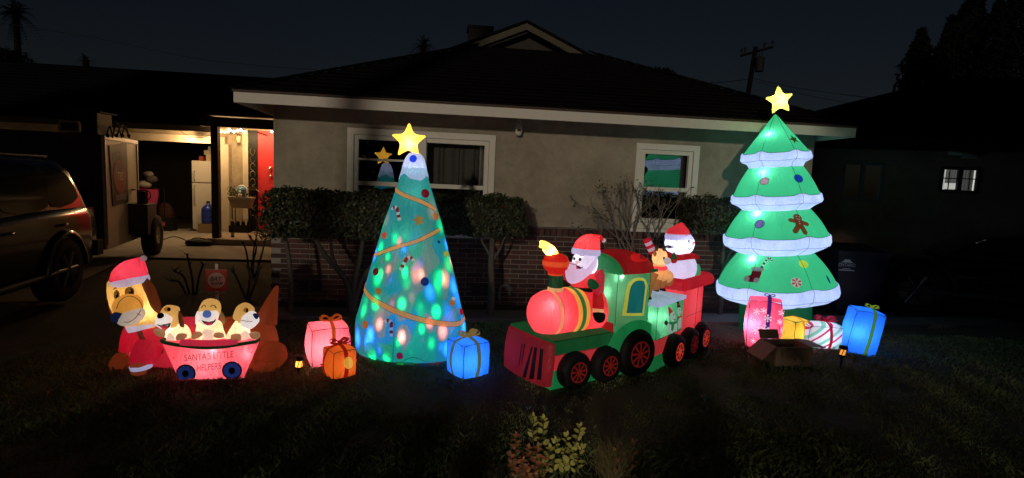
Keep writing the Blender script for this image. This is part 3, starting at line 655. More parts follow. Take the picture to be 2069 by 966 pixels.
def tiered_tree():
    fr = Fr((3.10, 6.2, 0), 0); fr.M = fr.M @ Matrix.Rotation(R(-5.2), 4, 'Y') @ Matrix.Scale(.962, 4); fr.I = fr.M.inverted()
    root = thing('inflatable_tree', 'largest inflatable tree, bright green with four tiers of white fur trim', 'inflatable', fr=fr)
    GN = fab('leaf green nylon', (.024, .37, .14), 1.0, trans=(.14, .62, .34), wr=.28, sc=4); FU = fab('white fur nylon', (.52, .59, .95), 1.1, wr=.8, sc=13, trans=(.6, .68, .95)); DG = fab('deep green nylon', (.01, .20, .07), .22)
    spec = [  # top z, top r, hem z, hem r, fur outer r, fur bottom z, inner r
        (2.575, .012, 2.13, .355, .39, 1.965, .27), (1.985, .28, 1.645, .465, .50, 1.475, .34), (1.50, .35, 1.175, .56, .59, .965, .37), (1.00, .38, .605, .645, .68, .365, .37)]
    bodies = []; rot0 = .35
    def lob(dep):
        return lambda a, z: 1 - dep * (abs(math.cos(3 * (a + rot0))) ** 10) + .008 * noise.noise(Vector((math.cos(a) * 4, math.sin(a) * 4, z * 4)))
    for i, (zt, rt, zh, rh, rf, zb, ri) in enumerate(spec):
        mb = MB(); P = []
        for k in range(15):
            t = k / 14; z = zt + (zh - zt) * t; bulge = (0, .014, .018, .028)[i] * math.sin(math.pi * t); P.append((rt + (rh - rt) * t + bulge, z))
        mb.lathe(P, n=72, fn=lambda a, z: 1 - .02 * (abs(math.cos(3 * (a + rot0))) ** 14) + .010 * noise.noise(Vector((math.cos(a) * 3, math.sin(a) * 3, z * 4)))); tr = mb.bvh(); mb.build('tier', GN, root); bodies.append(tr)
        fm = MB(); hem = rh; n = 72; rings = []; hh = zh - zb
        for k, (rr, zz) in enumerate([(rh - .004, zh + .006), (rh + .02, zh - .02), (rf, zh - hh * .36), (rf - .012, zh - hh * .52), (rf - .075, zh - hh * .70), (ri + .02, zb), (ri - .05, zb + .015)]):
            rg = []
            for j in range(n):
                a = 2 * math.pi * j / n; s_ = abs(math.cos(3 * (a + rot0))); dz = (.028 * (s_ ** 8) - .006) * (1 if k < 2 else .35)
                r = rr * (1 - (.035 if 1 < k < 5 else .008) * s_ ** 8) * (1 + .014 * noise.noise(Vector((math.cos(a) * 6, math.sin(a) * 6, zz * 9)))); rg.append((r * math.cos(a), r * math.sin(a), zz + dz))
            rings.append(rg)
        fm.loft(rings, False); fm.build('fur_trim', FU, root)
        sm = MB()
        for kk in (0, 3): sm.tube([Vector(q) + Vector((q[0], q[1], 0)).normalized() * .003 for q in rings[kk]] + [Vector(rings[kk][0])], .0028 if kk == 0 else .0016, 5)
        for a0 in [math.pi / 2 - rot0 + k * math.pi / 3 for k in range(6)] if False else [k * math.pi / 3 - rot0 for k in range(6)]:
            j = round(a0 / (2 * math.pi) * n) % n; a = 2 * math.pi * j / n
            sm.tube([(Vector((r * math.cos(a), r * math.sin(a), z)) * 1 + Vector((math.cos(a), math.sin(a), 0)) * (-.018 * r + .006)) for r, z in P], .002, 5); sm.tube([Vector(rg[j]) + Vector((math.cos(a), math.sin(a), 0)) * .003 for rg in rings[:6]], .0016, 5)
        sm.build('seam', SEAM, root)
    tk = MB(); tk.lathe([(.385, .005), (.395, .03), (.395, .40)], n=40, cap=True); tk.build('trunk', DG, root)
    c = fr.L(1575, 203, 0); s = MB(); puff(s, round2(rot2(star2(.165, .088), 6), 3), (c.x, 0, c.z), (1, 0, 0), (0, 0, 1), .065, 6); s.build('star', fab('lime star nylon', (.80, .82, .14), 1.3, trans=(1, .95, .5), wr=.6), root); lamp(root, (c.x, 0, c.z), 1.6, (1, 1, .8), .01)
    # LED clusters near the cloth (white hot spots), one per tier
    for px, py, k, p in ((1552, 275, 0, 3.0), (1541, 352, 1, 4.5), (1528, 435, 2, 6.0), (1517, 527, 3, 6.0)):
        h, n_ = hitpix(bodies[k], fr, px, py)
        if h is not None: lamp(root, h + (Vector((0, 0, h.z)) - h).normalized() * .045, p * .8, (.85, .97, 1), .008)
    for z, p in ((2.2, 1.1), (1.7, 2.4), (1.2, 3.2), (.6, 4)): lamp(root, (0, 0, z), p, (.8, .95, 1), .05)
    # prints
    BK = fab('black print', (.01, .01, .012), .2); W_ = fab('white print', (.75, .75, .8), .38); PK = fab('pink print', (.6, .16, .4), .6); RD = fab('dark red print', (.30, .008, .03), .4)
    put('star_print', root, bodies[0], fr, 1604, 282, [(polytri(star2(.068, .028)), 0)], [fab('olive print', (.05, .07, .004), .5)], 12, label='dark olive star print')
    sw = [(disc(.05), 0), (disc(.044), 1)] + [(arcstrip(.012 * math.cos(a), .012 * math.sin(a), .024, 0 + math.degrees(a), 110 + math.degrees(a), .008, 6), 2) for a in (0, 2.1, 4.2)]
    put('candy_print', root, bodies[1], fr, 1545, 366, sw, [BK, fab('pale pink print', (.85, .62, .8), .6), PK], label='pale pink swirled candy print')
    put('ball_print', root, bodies[1], fr, 1613, 361, [(disc(.052), 0), (disc(.046), 1)], [BK, fab('blue print', (.01, .08, .7), .7)], label='blue ball print')
    put('ball_print', root, bodies[2], fr, 1535, 453, [(disc(.055), 0), (disc(.048), 1)] + [(arcstrip(-.02, 0, .05, -35, 35, .006, 6), 0)], [BK, fab('lilac print', (.35, .30, .95), .6)], label='lilac ball print')
    GB = fab('gingerbread print', (.17, .055, .018), .7); gl = fab('icing print', (.8, .7, .6), .4)
    def caps(x0, y0, x1, y1, w_): 
        t = [];
        d = math.hypot(x1 - x0, y1 - y0); ux, uy = (x1 - x0) / d, (y1 - y0) / d
        a = math.degrees(math.atan2(uy, ux)); p = [(x1 + w_ * math.cos(R(a + q)), y1 + w_ * math.sin(R(a + q))) for q in range(-90, 91, 18)] + [(x0 + w_ * math.cos(R(a + q)), y0 + w_ * math.sin(R(a + q))) for q in range(90, 271, 18)]
        return polytri(p, .04)
    gsh = [(disc(.05, n=22, cy=.075), 0), (caps(0, -.02, 0, .03, .045), 0), (caps(-.02, .02, -.085, .035, .026), 0), (caps(.02, .02, .085, .0, .026), 0), (caps(-.015, -.03, -.06, -.10, .03), 0), (caps(.015, -.03, .045, -.105, .03), 0)]
    gsh += [(disc(.007, cx=-.018, cy=.085, n=8), 1), (disc(.007, cx=.018, cy=.085, n=8), 1), (arcstrip(0, .075, .028, 215, 325, .006, 8), 1), (disc(.007, cy=.02, n=8), 1), (disc(.007, cy=-.01, n=8), 1)]
    put('gingerbread_man', root, bodies[2], fr, 1614, 452, gsh, [GB, gl], -12)
    # stocking with a candy cane
    stk = [(polytri(round2([(-.05, .06), (.05, .06), (.05, -.05), (.03, -.08), (-.09, -.08), (-.115, -.05), (-.10, -.02), (-.055, .0)], 3)), 0), (polytri(round2([(-.065, .055), (.062, .06), (.062, .10), (-.062, .098)], 3)), 1), (disc(.035, cx=-.09, cy=-.055, n=14), 1), (disc(.033, cx=.028, cy=-.058, n=14), 1)]
    put('stocking', root, bodies[3], fr, 1527, 557, stk, [fab('wine print', (.11, .004, .012), .7), fab('grey print', (.22, .27, .28), .7)])
    cn = [(t, k % 2) for k, t in enumerate(cane2(.085))]; cn = [((([(-x, y) for x, y in t[0]]), t[1]), s_) for t, s_ in cn]
    cs = MB(); h, n_ = hitpix(bodies[3], fr, 1545, 535)
    segs = []; path = [(1539, 542), (1543, 535), (1547, 528), (1551, 523), (1556, 522), (1559, 526), (1559, 530)]
    for k in range(len(path) - 1):
        (x0, y0), (x1, y1) = path[k], path[k + 1]
        for j in range(2):
            a = (x0 + (x1 - x0) * j / 2, y0 + (y1 - y0) * j / 2); b = (x0 + (x1 - x0) * (j + 1) / 2, y0 + (y1 - y0) * (j + 1) / 2); pixdecal(bodies[3], fr, linestrip([a, b], 4.2), .006, cs, j)
    cs.build('candy_cane', [BK, W_], root)
    put('ball_print', root, bodies[3], fr, 1623, 534, [(disc(.055, .05), 0)], [fab('lemon print', (.6, .62, .06), .75)], label='yellow ball print')
    pm = [(disc(.058), 1)] + [(arcstrip(0, 0, .027, a, a + 30, .05, 4), 0) for a in range(0, 360, 60)] + [(disc(.012, n=10), 1)]
    put('peppermint', root, bodies[3], fr, 1609, 571, pm, [fab('crimson print', (.55, .02, .08), .6), W_])
    put('candy_print', root, bodies[2], fr, 1664, 453, sw, [BK, fab('pale pink print', (.85, .62, .8), .6), PK], label='candy print at the edge of the third tier')
    put('bulb_print', root, bodies[3], fr, 1673, 565, [(disc(.02, .05), 0)], [fab('navy print', (.01, .05, .30), .4)])

def gift(name, label, fr, w_, d_, h_, mat, rib, bulge=.035, ribs=('x', 'y'), rw=.03, glow=2.0, lampc=(1, .95, .9), bow=None, bowr=.05, lx=0, seamc=True, group='inflatable presents on the lawn', prints=None, hotx=None):
    root = thing(name, label, 'present', fr=fr, group=group); mb = MB(); n = 10
    def P(u, v, f):   # puffed face point; u,v in -1..1
        b = (1 - u * u) * (1 - v * v); k = 1 - .06 * ((u * u) * (v * v))
        u, v = u * k, v * k
        x, y, z = {'f': (u, -1, v), 'b': (-u, 1, v), 'l': (-1, -u, v), 'r': (1, u, v), 't': (u, v, 1), 'd': (u, -v, -1)}[f]
        nx, ny, nz_ = {'f': (0, -1, 0), 'b': (0, 1, 0), 'l': (-1, 0, 0), 'r': (1, 0, 0), 't': (0, 0, 1), 'd': (0, 0, 0)}[f]
        return Vector((x * w_ / 2 + nx * bulge * b, y * d_ / 2 + ny * bulge * b, (z + 1) * h_ / 2 + nz_ * bulge * .7 * b))
    for f in 'fblrtd':
        vs = [P(-1 + 2 * i / n, -1 + 2 * j / n, f) for j in range(n + 1) for i in range(n + 1)]
        mb.add(vs, [(j * (n + 1) + i, j * (n + 1) + i + 1, (j + 1) * (n + 1) + i + 1, (j + 1) * (n + 1) + i) for j in range(n) for i in range(n)])
    tree = mb.bvh(); mb.build('box', mat, root)
    if seamc:
        sm = MB()
        for f in 'fblr':
            for e in (0, 1, 3): sm.tube([P(*{0: (-1 + 2 * k / n, 1), 1: (-1, -1 + 2 * k / n), 3: (-1 + 2 * k / n, -1)}[e], f) for k in range(n + 1)], .0022, 5)
        sm.build('seam', SEAM, root)
    def band(faces, fixed, mbr):
        A = []; B = []; rr = rw / 2
        for f, ax_ in faces:
            for k in range(n + 1):
                t = -1 + 2 * k / n
                for s_, L_ in ((-1, A), (1, B)):
                    o_ = fixed + s_ * rr / ((w_ if ax_[2] == 'w' else d_) / 2)
                    u, v = (o_, t * ax_[1]) if ax_[0] == 'v' else (t * ax_[1], o_)
                    q = P(u, v, f); L_.append(q + {'f': Vector((0, -1, 0)), 'b': Vector((0, 1, 0)), 'l': Vector((-1, 0, 0)), 'r': Vector((1, 0, 0)), 't': Vector((0, 0, 1))}[f] * .005)
        mbr.strip(A, B)
    rb = MB()
    if 'x' in ribs: band([('f', ('v', 1, 'w')), ('t', ('v', 1, 'w'))], lx, rb)
    if 'y' in ribs:
        A = []; B = []
        for f in ('l', 't', 'r'):
            for k in range(n + 1):
                t = -1 + 2 * k / n
                for s_, L_ in ((-1, A), (1, B)):
                    o_ = s_ * rw / d_
                    q = P(*{'l': (-o_, t), 't': (t, o_), 'r': (o_, -t)}[f], f); L_.append(q + {'l': Vector((-1, 0, 0)), 'r': Vector((1, 0, 0)), 't': Vector((0, 0, 1))}[f] * .007)
        rb.strip(A, B)
    if ribs: rb.build('ribbon', rib, root)
    if bow is not None:
        bw = MB(); top = P(lx, 0, 't') + Vector((0, 0, .012))
        for a in (20, 160, 200, 340):
            M = Matrix.Rotation(R(a), 3, 'Z'); pts = [top + M @ Vector((bowr * q[0], 0, bowr * q[1])) for q in ((0, 0), (.5, .5), (1.1, .6), (1.3, .2), (.8, 0), (.1, 0))]; sd_ = M @ Vector((0, bowr * .28, 0))
            sp = smooth_path(pts, 4); bw.strip([q - sd_ for q in sp], [q + sd_ for q in sp])
        bw.ball(top + Vector((0, 0, .008)), bowr * .3, 10); bw.build('bow', bow, root)
    if glow: lamp(root, ((hotx if hotx is not None else 0) * w_ / 2, -d_ * .18, h_ * .5), glow, lampc, .012)
    if prints: prints(root, tree, fr)
    return root, tree
def presents():
    def F_(px, py, depth, ang, tx=0, ty=0):
        g = G(px, py); a = math.atan2(g.y, g.x); g = g + Vector((g.x, g.y, 0)).normalized() * depth; f = Fr((g.x, g.y, 0), ang)
        f.M = f.M @ Matrix.Rotation(R(tx), 4, 'X') @ Matrix.Rotation(R(ty), 4, 'Y'); f.I = f.M.inverted(); return f
    pinkn = fab('coral pink nylon', (.88, .12, .16), .62, trans=(.95, .5, .55)); orr = fab('orange ribbon', (.55, .13, .02), .4)
    gift('present', 'glowing pink present with orange ribbon left of the cone tree', F_(662, 742, .16, 28), .30, .28, .32, pinkn, orr, ribs=('x',), bow=orr, glow=3.2, hotx=-.2, lampc=(1, .85, .85), bowr=.07, lx=.15)
    on = fab('orange nylon', (.66, .13, .015), .42); dr = fab('dark red ribbon', (.36, .015, .01), .4)
    def hot(root, tree, fr):
        pixdecal(tree, fr, polytri([(703 + 9 * math.cos(a), 733 + 12 * math.sin(a)) for a in np.linspace(0, 6.1, 14)], 6), .007).build('patch', fab('hot spot nylon', (.75, .5, .08), .8), root, label='painted yellow lamp hot spot')  # lamp hot spot put on the box as glowing yellow cloth
    gift('present', 'small orange present with dark red ribbon in front of the pink one', F_(686, 768, .13, 42), .19, .19, .22, on, dr, bow=dr, glow=.8, bowr=.06, rw=.032, prints=hot)
    bl = fab('sky blue nylon', (.012, .20, .92), .62, trans=(.10, .42, 1)); ol = fab('olive ribbon', (.20, .21, .07), .45)
    gift('present', 'blue present with olive ribbon and gold bow right of the cone tree', F_(944, 768, .17, 38), .255, .255, .28, bl, ol, bow=fab('gold bow', (.45, .30, .08), .4), glow=1.9, hotx=-.3, lampc=(.8, .9, 1), rw=.035, bowr=.07)
    # right-hand group
    def flakes(root, tree, fr):
        m = fab('white print', (.75, .75, .8), .38); m2 = fab('white flake', (.9, .8, .95), .75)
        for px, py, s in ((1529, 630, .038), (1543, 628, .034), (1551, 643, .042), (1523, 646, .03), (1527, 667, .044), (1545, 665, .05), (1579, 632, .036), (1575, 650, .032), (1578, 667, .034), (1522, 688, .03), (1541, 696, .042), (1553, 684, .034), (1565, 690, .032)):
            sh = [(disc(s * .34, n=12), 0)]
            for a in range(0, 360, 60): sh += [((rot2([(-s * .12, 0), (s * .12, 0), (s * .10, s * .8), (-s * .10, s * .8)], a), [(0, 1, 2, 3)]), 0), ((rot2([(-s * .3, s * .72), (0, s * .5), (s * .3, s * .72), (0, s)], a), [(0, 1, 2, 3)]), 0)]
            put('snowflake', root, tree, fr, px, py, sh, [m2], off=.004, cuts=0)
    pp = fab('hot pink nylon', (.82, .055, .16), .55, trans=(.95, .35, .5)); pu = fab('purple ribbon', (.05, .02, .25), .45)
    gift('present', 'tall pink present printed with white snowflakes beside the tiered tree', F_(1537, 709, .19, -24), .30, .24, .50, pp, pu, ribs=('x',), bow=pu, bowr=.04, glow=5, hotx=-.55, lx=.25, lampc=(1, .9, 1), prints=flakes, rw=.038)
    ye = fab('yellow nylon', (.80, .55, .06), .62); oc = fab('ochre ribbon', (.70, .30, .02), .55)
    gift('present', 'yellow present with ochre ribbon between pink and striped presents', F_(1600, 700, .17, 25), .22, .2, .26, ye, oc, ribs=('x',), glow=1.2, rw=.03)
    def stripes(t, tc):
        mp = N(t, 'ShaderNodeMapping'); mp.inputs['Rotation'].default_value = (0, R(40), 0); mp.inputs['Scale'].default_value = (1, .35, 1); t.links.new(tc.outputs['Object'], mp.inputs[0])
        wv = N(t, 'ShaderNodeTexWave', i_Scale=2.6, i_Distortion=.15); wv.bands_direction = 'Z'; wv.wave_profile = 'SAW'; t.links.new(mp.outputs[0], wv.inputs[0]); r = N(t, 'ShaderNodeValToRGB'); r.color_ramp.interpolation = 'CONSTANT'; e = r.color_ramp.elements
        e[0].color = (.72, .75, .85, 1); e[1].position = .22; e[1].color = (.50, .02, .10, 1)
        for p, c in ((.36, (.72, .75, .85, 1)), (.60, (.20, .52, .45, 1)), (.84, (.72, .75, .85, 1))): q = e.new(p); q.color = c
        t.links.new(wv.outputs[0], r.inputs[0]); return r.outputs[0]
    cr_ = fab('crimson ribbon', (.42, .01, .04), .5)
    gift('present', 'white present with red and green diagonal stripes and red bow', F_(1657, 706, .16, -6), .36, .24, .235, fab('striped nylon', (.7, .7, .8), .5, colfn=stripes), cr_, ribs=('x',), bow=cr_, glow=1.6, bulge=.04, lx=.15, rw=.028, bowr=.08, lampc=(.9, .95, 1))
    lg = fab('lime ribbon', (.14, .35, .05), .5)
    gift('present', 'tall tilted blue present with lime ribbon, rightmost on the lawn', F_(1728, 718, .16, -14, 0, 8), .275, .25, .45, bl, lg, ribs=('x',), bow=fab('lime bow', (.3, .4, .03), .6), glow=2.6, hotx=-.35, lx=.25, lampc=(.8, .92, 1), rw=.035, bowr=.05)

# ------------------------------------------------------------------ train
class Nearest:
    def __init__(s, *t): s.t = t
    def ray_cast(s, o, d, far=60):
        best = (None, None, None, None)
        for t in s.t:
            h = t.ray_cast(o, d, far)
            if h[0] is not None and (best[0] is None or h[3] < best[3]): best = h
        return best
def near_led(root, tree, fr, px, py, w_, dep=.045, col=(1, .97, .95)):
    h, n = hitpix(tree, fr, px, py)
    if h is not None: d = (fr.I @ EYE - h).normalized(); n = n if n.dot(d) > 0 else -n; lamp(root, h - n * dep, w_, col, .006)
def train():
    fr = Fr((.53, 4.14, 0), 34.2); F2 = Fr((1.475, 4.80, 0), 50); T2 = fr.I @ F2.M
    root = thing('inflatable_train', 'red and green inflatable steam train carrying waving santa, reindeer and snowman', 'inflatable', fr=fr)
    L = fr.L; A = lambda x, y, d: fr.I @ at(x, y, d)
    def xf(mb, M): mb.v = [tuple(M @ Vector(q)) for q in mb.v]; return mb
    RED = fab('boiler red nylon', (.80, .05, .065), .62, trans=(.9, .14, .16), wr=.3); RD2 = fab('deep red nylon', (.42, .012, .015), .55); GR = fab('cab green nylon', (.06, .42, .17), .52, trans=(.35, .85, .55)); DGR = fab('platform green nylon', (.012, .15, .045), .40); MG = fab('mid green nylon', (.02, .32, .10), .45)
    YL = fab('yellow trim nylon', (.80, .66, .10), .62); CRM = fab('cream trim nylon', (.75, .58, .28), .6); WH = fab('snow nylon', (.62, .68, .95), .55, wr=.8, sc=16); BKP = fab('black print', (.01, .01, .012), .2); WP = fab('white print', (.75, .75, .8), .38)
    seam = MB()
    def rbox(x0, x1, y0, y1, z0, z1, b=.012, n=6, top=None):
        """a softly swollen box"""
        mb = MB()
        def face(P):
            vs = [P(-1 + 2 * i / n, -1 + 2 * j / n) for j in range(n + 1) for i in range(n + 1)]; mb.add(vs, [(j * (n + 1) + i, j * (n + 1) + i + 1, (j + 1) * (n + 1) + i + 1, (j + 1) * (n + 1) + i) for j in range(n) for i in range(n)])
        cx, cy, cz, hx, hy, hz = (x0 + x1) / 2, (y0 + y1) / 2, (z0 + z1) / 2, (x1 - x0) / 2, (y1 - y0) / 2, (z1 - z0) / 2; B = lambda u, v: b * (1 - u * u) * (1 - v * v)
        for s in (-1, 1):
            face(lambda u, v: Vector((cx + hx * u, cy + s * (hy + B(u, v)), cz + hz * v))); face(lambda u, v: Vector((cx + s * (hx + B(u, v)), cy + hy * u, cz + hz * v))); face(lambda u, v: Vector((cx + hx * u, cy + hy * v, cz + s * (hz + (top if top and s > 0 else b) * (1 - u * u) * (1 - v * v)))))
        return mb
    # chassis
    rbox(-.21, .83, .02, .60, .29, .405, .014).build('platform', DGR, root); rbox(-.20, .83, .03, .59, .165, .289, .008).build('side_band', RED, root); rbox(-.20, .83, .035, .585, .012, .164, .01).build('lower_skirt', MG, root)
    seam.tube([(-.21, .006, .405), (.3, .0, .407), (.83, .006, .405)], .0022, 5); seam.tube([(-.21, .01, .29), (.83, .01, .29)], .002, 5)
    # cow catcher: a rounded prow, flared below
    rings = []
    for k in range(7):
        z = .055 + .332 * k / 6; s = 1 - .22 * (k / 6); e = .085 * s + .015 * math.sin(math.pi * k / 6); rg = []
        for j in range(25):
            a = math.pi * j / 24; rg.append((-.205 - e * math.sin(a) ** .6 - .02 * (1 - k / 6), .30 - .30 * math.cos(a) * (1 + .05 * math.sin(math.pi * k / 6)), z))
        rg += [(-.20, .58, z), (-.20, .02, z)]; rings.append(rg)
    cw = MB(); cw.loft(rings); ct = cw.bvh(); cwo = cw.build('cowcatcher', fab('catcher red nylon', (.34, .018, .03), .42), root)
    for q in ([(1074.5, 700.5), (1077.5, 701), (1063.5, 763), (1056, 762.5)], [(1080.5, 701.5), (1086.5, 702), (1079.5, 766), (1069.5, 765.5)], [(1092.5, 704), (1099, 706), (1094, 767), (1085.5, 767)], [(1055, 694), (1057.5, 694), (1051, 735), (1047.5, 745)], [(1060, 695), (1062.5, 696), (1056, 730), (1053.5, 738)]):
        pixdecal(ct, fr, polytri(q, 12), .005, cx=1085).build('slot', BKP, root)
    # boiler along the train
    RX = Matrix.Rotation(R(90), 3, 'Y')     # lathe axis z -> x
    prof = [(.003, -.222), (.035, -.221), (.075, -.217), (.125, -.198), (.16, -.165), (.178, -.12), (.188, -.04), (.190, .1), (.192, .25), (.198, .40), (.20, .55), (.18, .64), (.05, .66)]
    bo = MB(); bo.lathe(prof, (0, .27, .555), 40, rot=RX); bt = bo.bvh(); bo.build('boiler', RED, root)
    def xs(px, py):
        h = None
        while h is None: h, n_ = hitpix(bt, fr, px, py); py -= 3
        return h.x
    def ringband(x0, x1, r, mat, name):
        m = MB(); m.lathe([(r, x0), (r + .003, (x0 + x1) / 2), (r, x1)], (0, .27, .555), 40, rot=RX); return m.build(name, mat, root)
    x = [xs(1119, 675), xs(1124.5, 675), xs(1152, 673), xs(1158, 673), xs(1171, 672), xs(1177, 672)]
    rr = lambda q: np.interp(q, [p[1] for p in prof], [p[0] for p in prof]) + .004
    ringband(x[0], x[1] + .012, rr(x[0]), CRM, 'boiler_band'); ringband(x[2], x[3], rr(x[2]), YL, 'boiler_band'); ringband(x[3], x[4], rr(x[3]), fab('band green nylon', (.025, .33, .09), .5), 'boiler_band'); ringband(x[4], x[5], rr(x[4]), YL, 'boiler_band')
    for q in (-.165, x[0], x[1] + .012): seam.lathe([(rr(q) + .001, q - .0015), (rr(q) + .001, q + .0015)], (0, .27, .555), 40, rot=RX)
    lamp(root, (-.06, .25, .57), 1.8, (1, .9, .95), .012); lamp(root, (.35, .27, .56), 2.2, (1, .9, .9), .03)
    # chimney, bulb and flame
    c = L(1122, 592, .27); k = lambda py: L(1122, py, .27).z
    m = MB(); m.lathe([(.058, k(597)), (.066, k(592)), (.066, k(581)), (.058, k(580))], (c.x, .27, 0), 20); m.build('chimney_collar', CRM, root)
    m = MB(); m.lathe([(.057, k(581)), (.058, k(570)), (.055, k(553))], (c.x, .27, 0), 20); m.build('chimney', fab('bottle green nylon', (.008, .075, .022), .5), root)
    m = MB(); zb = k(555); zt = k(513); m.lathe([(.055, zb), (.062, zb + .02), (.10, zb + .055), (.108, zb + .10), (.095, zb + .145), (.05, zt), (.004, zt + .002)], (c.x - .01, .27, 0), 24); btt = m.bvh(); m.build('chimney_bulb', fab('bulb red nylon', (.66, .022, .015), .6), root)
    for z0, z1 in ((zb - .002, zb + .012), (zb + .075, zb + .115)):
        m = MB(); f = lambda z: np.interp(z, [zb, zb + .02, zb + .055, zb + .10, zb + .145], [.056, .063, .101, .109, .097]) + .003; m.lathe([(f(z0), z0), (f((z0 + z1) / 2), (z0 + z1) / 2), (f(z1), z1)], (c.x - .01, .27, 0), 24); m.build('bulb_band', fab('orange band nylon', (.80, .13, .03), .6), root)
    fl = [(1105, 515), (1099, 506), (1096, 500), (1091, 501), (1090, 497), (1092, 493), (1091, 486), (1103, 488), (1115, 495), (1123, 502), (1130, 513), (1120, 516)]; o = L(1110, 502, .27); px = L(1111, 502, .27) - o; py = L(1110, 501, .27) - o
    ax = px.normalized(); sc_ = px.length; m = MB(); puff(m, round2([((x_ - 1110) * sc_, -(y_ - 502) * py.length) for x_, y_ in fl], 2), o, ax, (0, 0, 1), .045, 5); m.build('flame', fab('flame nylon', (1, .72, .16), 1.5, trans=(1, .85, .4), wr=.9, sc=18), root); lamp(root, o + Vector((0, -.01, -.02)), 1.2, (1, .9, .6), .01)
    # santa standing in the boiler
    Y = .27; b = L(1180, 600, Y); tx = L(1180, 575, Y).x; zz = lambda py: L(1180, py, Y).z
    sm = MB(); sm.lathe([(.125, zz(620)), (.125, zz(590)), (.118, zz(570)), (.112, zz(556)), (.08, zz(548))], (tx, Y, 0), 24, sy=.8); sbt = sm.bvh(); sa = sm.build('santa', fab('santa red nylon', (.72, .03, .04), .55, trans=(1, .3, .3)), root, label='waving santa with white beard and red hat')
    m = MB(); m.lathe([(.127, zz(588)), (.130, zz(583)), (.125, zz(577))], (tx, Y, 0), 24, sy=.82); m.build('belt', BLACK, sa)
    hc = L(1182, 532, Y); m = MB(); m.ball(hc, (.118, .10, .125), 24); ht = m.bvh(); m.build('head', fab('face white nylon', (.78, .76, .82), .62, trans=(.9, .9, .95)), sa)
    bc = L(1172, 544, Y - .075); m = MB(); bp = [(1145, 531), (1156, 529), (1166, 536), (1180, 545), (1192, 538), (1202, 518), (1207, 516), (1206, 530), (1199, 548), (1188, 560), (1172, 570), (1155, 572), (1146, 562), (1143, 547)]
    pz = (L(1172, 544, Y - .075) - L(1172, 545, Y - .075)).length; pxm = (L(1173, 544, Y - .075) - bc).length
    puff(m, round2([((x_ - 1172) * pxm, -(y_ - 544) * pz) for x_, y_ in bp], 2), bc, (1, 0, 0), (0, 0, 1), .045, 5); bdt = m.bvh(); m.build('beard', fab('beard nylon', (.68, .55, .72), .72, trans=(.9, .8, .95)), sa)
    allh = MB(); 
    full = BVHTree.FromPolygons([Vector(q) for q in (m.v)], m.f)
    for nm, poly, mat_, tr_ in (('eye', [(1161 + 2.2 * math.cos(a), 523 + 3.4 * math.sin(a)) for a in np.linspace(0, 5.9, 12)], BKP, ht), ('eye', [(1172 + 2.8 * math.cos(a), 524.5 + 3.4 * math.sin(a)) for a in np.linspace(0, 5.9, 12)], BKP, ht), ('eyebrow', [(1170, 517), (1176, 515), (1182, 518.5), (1176, 517)], BKP, ht), ('eyebrow', [(1157, 516), (1161, 514), (1163, 515), (1160, 516.5)], BKP, ht)):
        pixdecal(tr_, fr, polytri(poly, 3), .004).build(nm, mat_, sa)
    nb = L(1166, 530, Y - .115); m = MB(); m.ball(nb, (.02, .022, .017), 12); m.build('nose', fab('nose nylon', (.80, .60, .58), .7), sa)
    for nm, poly, mat_ in (('mouth', [(1163, 536), (1169, 538), (1174, 541), (1178, 536), (1177, 541), (1172, 543), (1166, 543)], BKP), ('tongue', [(1163, 537), (1168, 538), (1167, 543), (1164, 544)], fab('tongue nylon', (.75, .04, .08), .7)), ('moustache_line', [(1146, 532), (1164, 535), (1164, 536), (1146, 533)], BKP)):
        pixdecal(bdt, fr, polytri(poly, 3), .005, cx=1172).build(nm, mat_, sa)
    hb = MB(); o1, o2 = L(1157, 507, Y), L(1212, 511, Y); hcx = (o1 + o2) / 2; hw = (o2 - o1).length / 2 * .83
    def hat(cent, hw_, path, radii, tilt=0):
        m_ = MB(); rg = []
        for p_, r_ in zip(smooth_path(path, 4), np.interp(np.linspace(0, 1, 4 * (len(path) - 1) + 1), np.linspace(0, 1, len(radii)), radii)): rg.append([Vector(p_) + Vector((r_ * math.cos(2 * math.pi * q / 20), r_ * .85 * math.sin(2 * math.pi * q / 20), tilt * r_ * math.cos(2 * math.pi * q / 20))) for q in range(20)])
        return m_.loft(rg)
    HRED = fab('hat red nylon', (.78, .02, .025), .6, trans=(1, .25, .25))
    hat(0, 0, [L(1184, 514, Y), L(1184, 508, Y), L(1185, 502, Y)], [hw, hw * 1.03, hw * .96], -.05).build('hat_band', WH, sa)
    m = hat(0, 0, [L(1185, 503, Y), L(1188, 490, Y), L(1194, 478, Y), L(1203, 474, Y), L(1213, 482, Y), L(1218, 487, Y)], [hw * .97, hw * .86, hw * .62, hw * .42, hw * .2, .008], -.05); m.build('hat', HRED, sa)
    m = MB(); m.ball(L(1220, 486, Y), .019, 12); m.build('pom_pom', WP, sa)
    m = MB(); m.tube(smooth_path([L(1206, 549, Y - .06), L(1214, 562, Y - .08), L(1213, 580, Y - .09), L(1201, 592, Y - .12)], 4), [.05] * 6 + [.046] * 4 + [.04] * 3, 12); m.build('arm', fab('santa sleeve nylon', (.62, .03, .07), .55), sa)
    m = MB(); m.tube(smooth_path([L(1155, 562, Y + .06), L(1146, 552, Y + .06), L(1145, 542, Y + .06), L(1146, 533, Y + .06)], 4), [.05, .05, .05, .048, .045, .045, .04, .04, .04, .04, .04, .035, .03], 12); m.build('arm', fab('santa sleeve nylon', (.62, .03, .07), .55), sa)
    MIT = fab('mitten green nylon', (.012, .11, .035), .5); pm = .0039
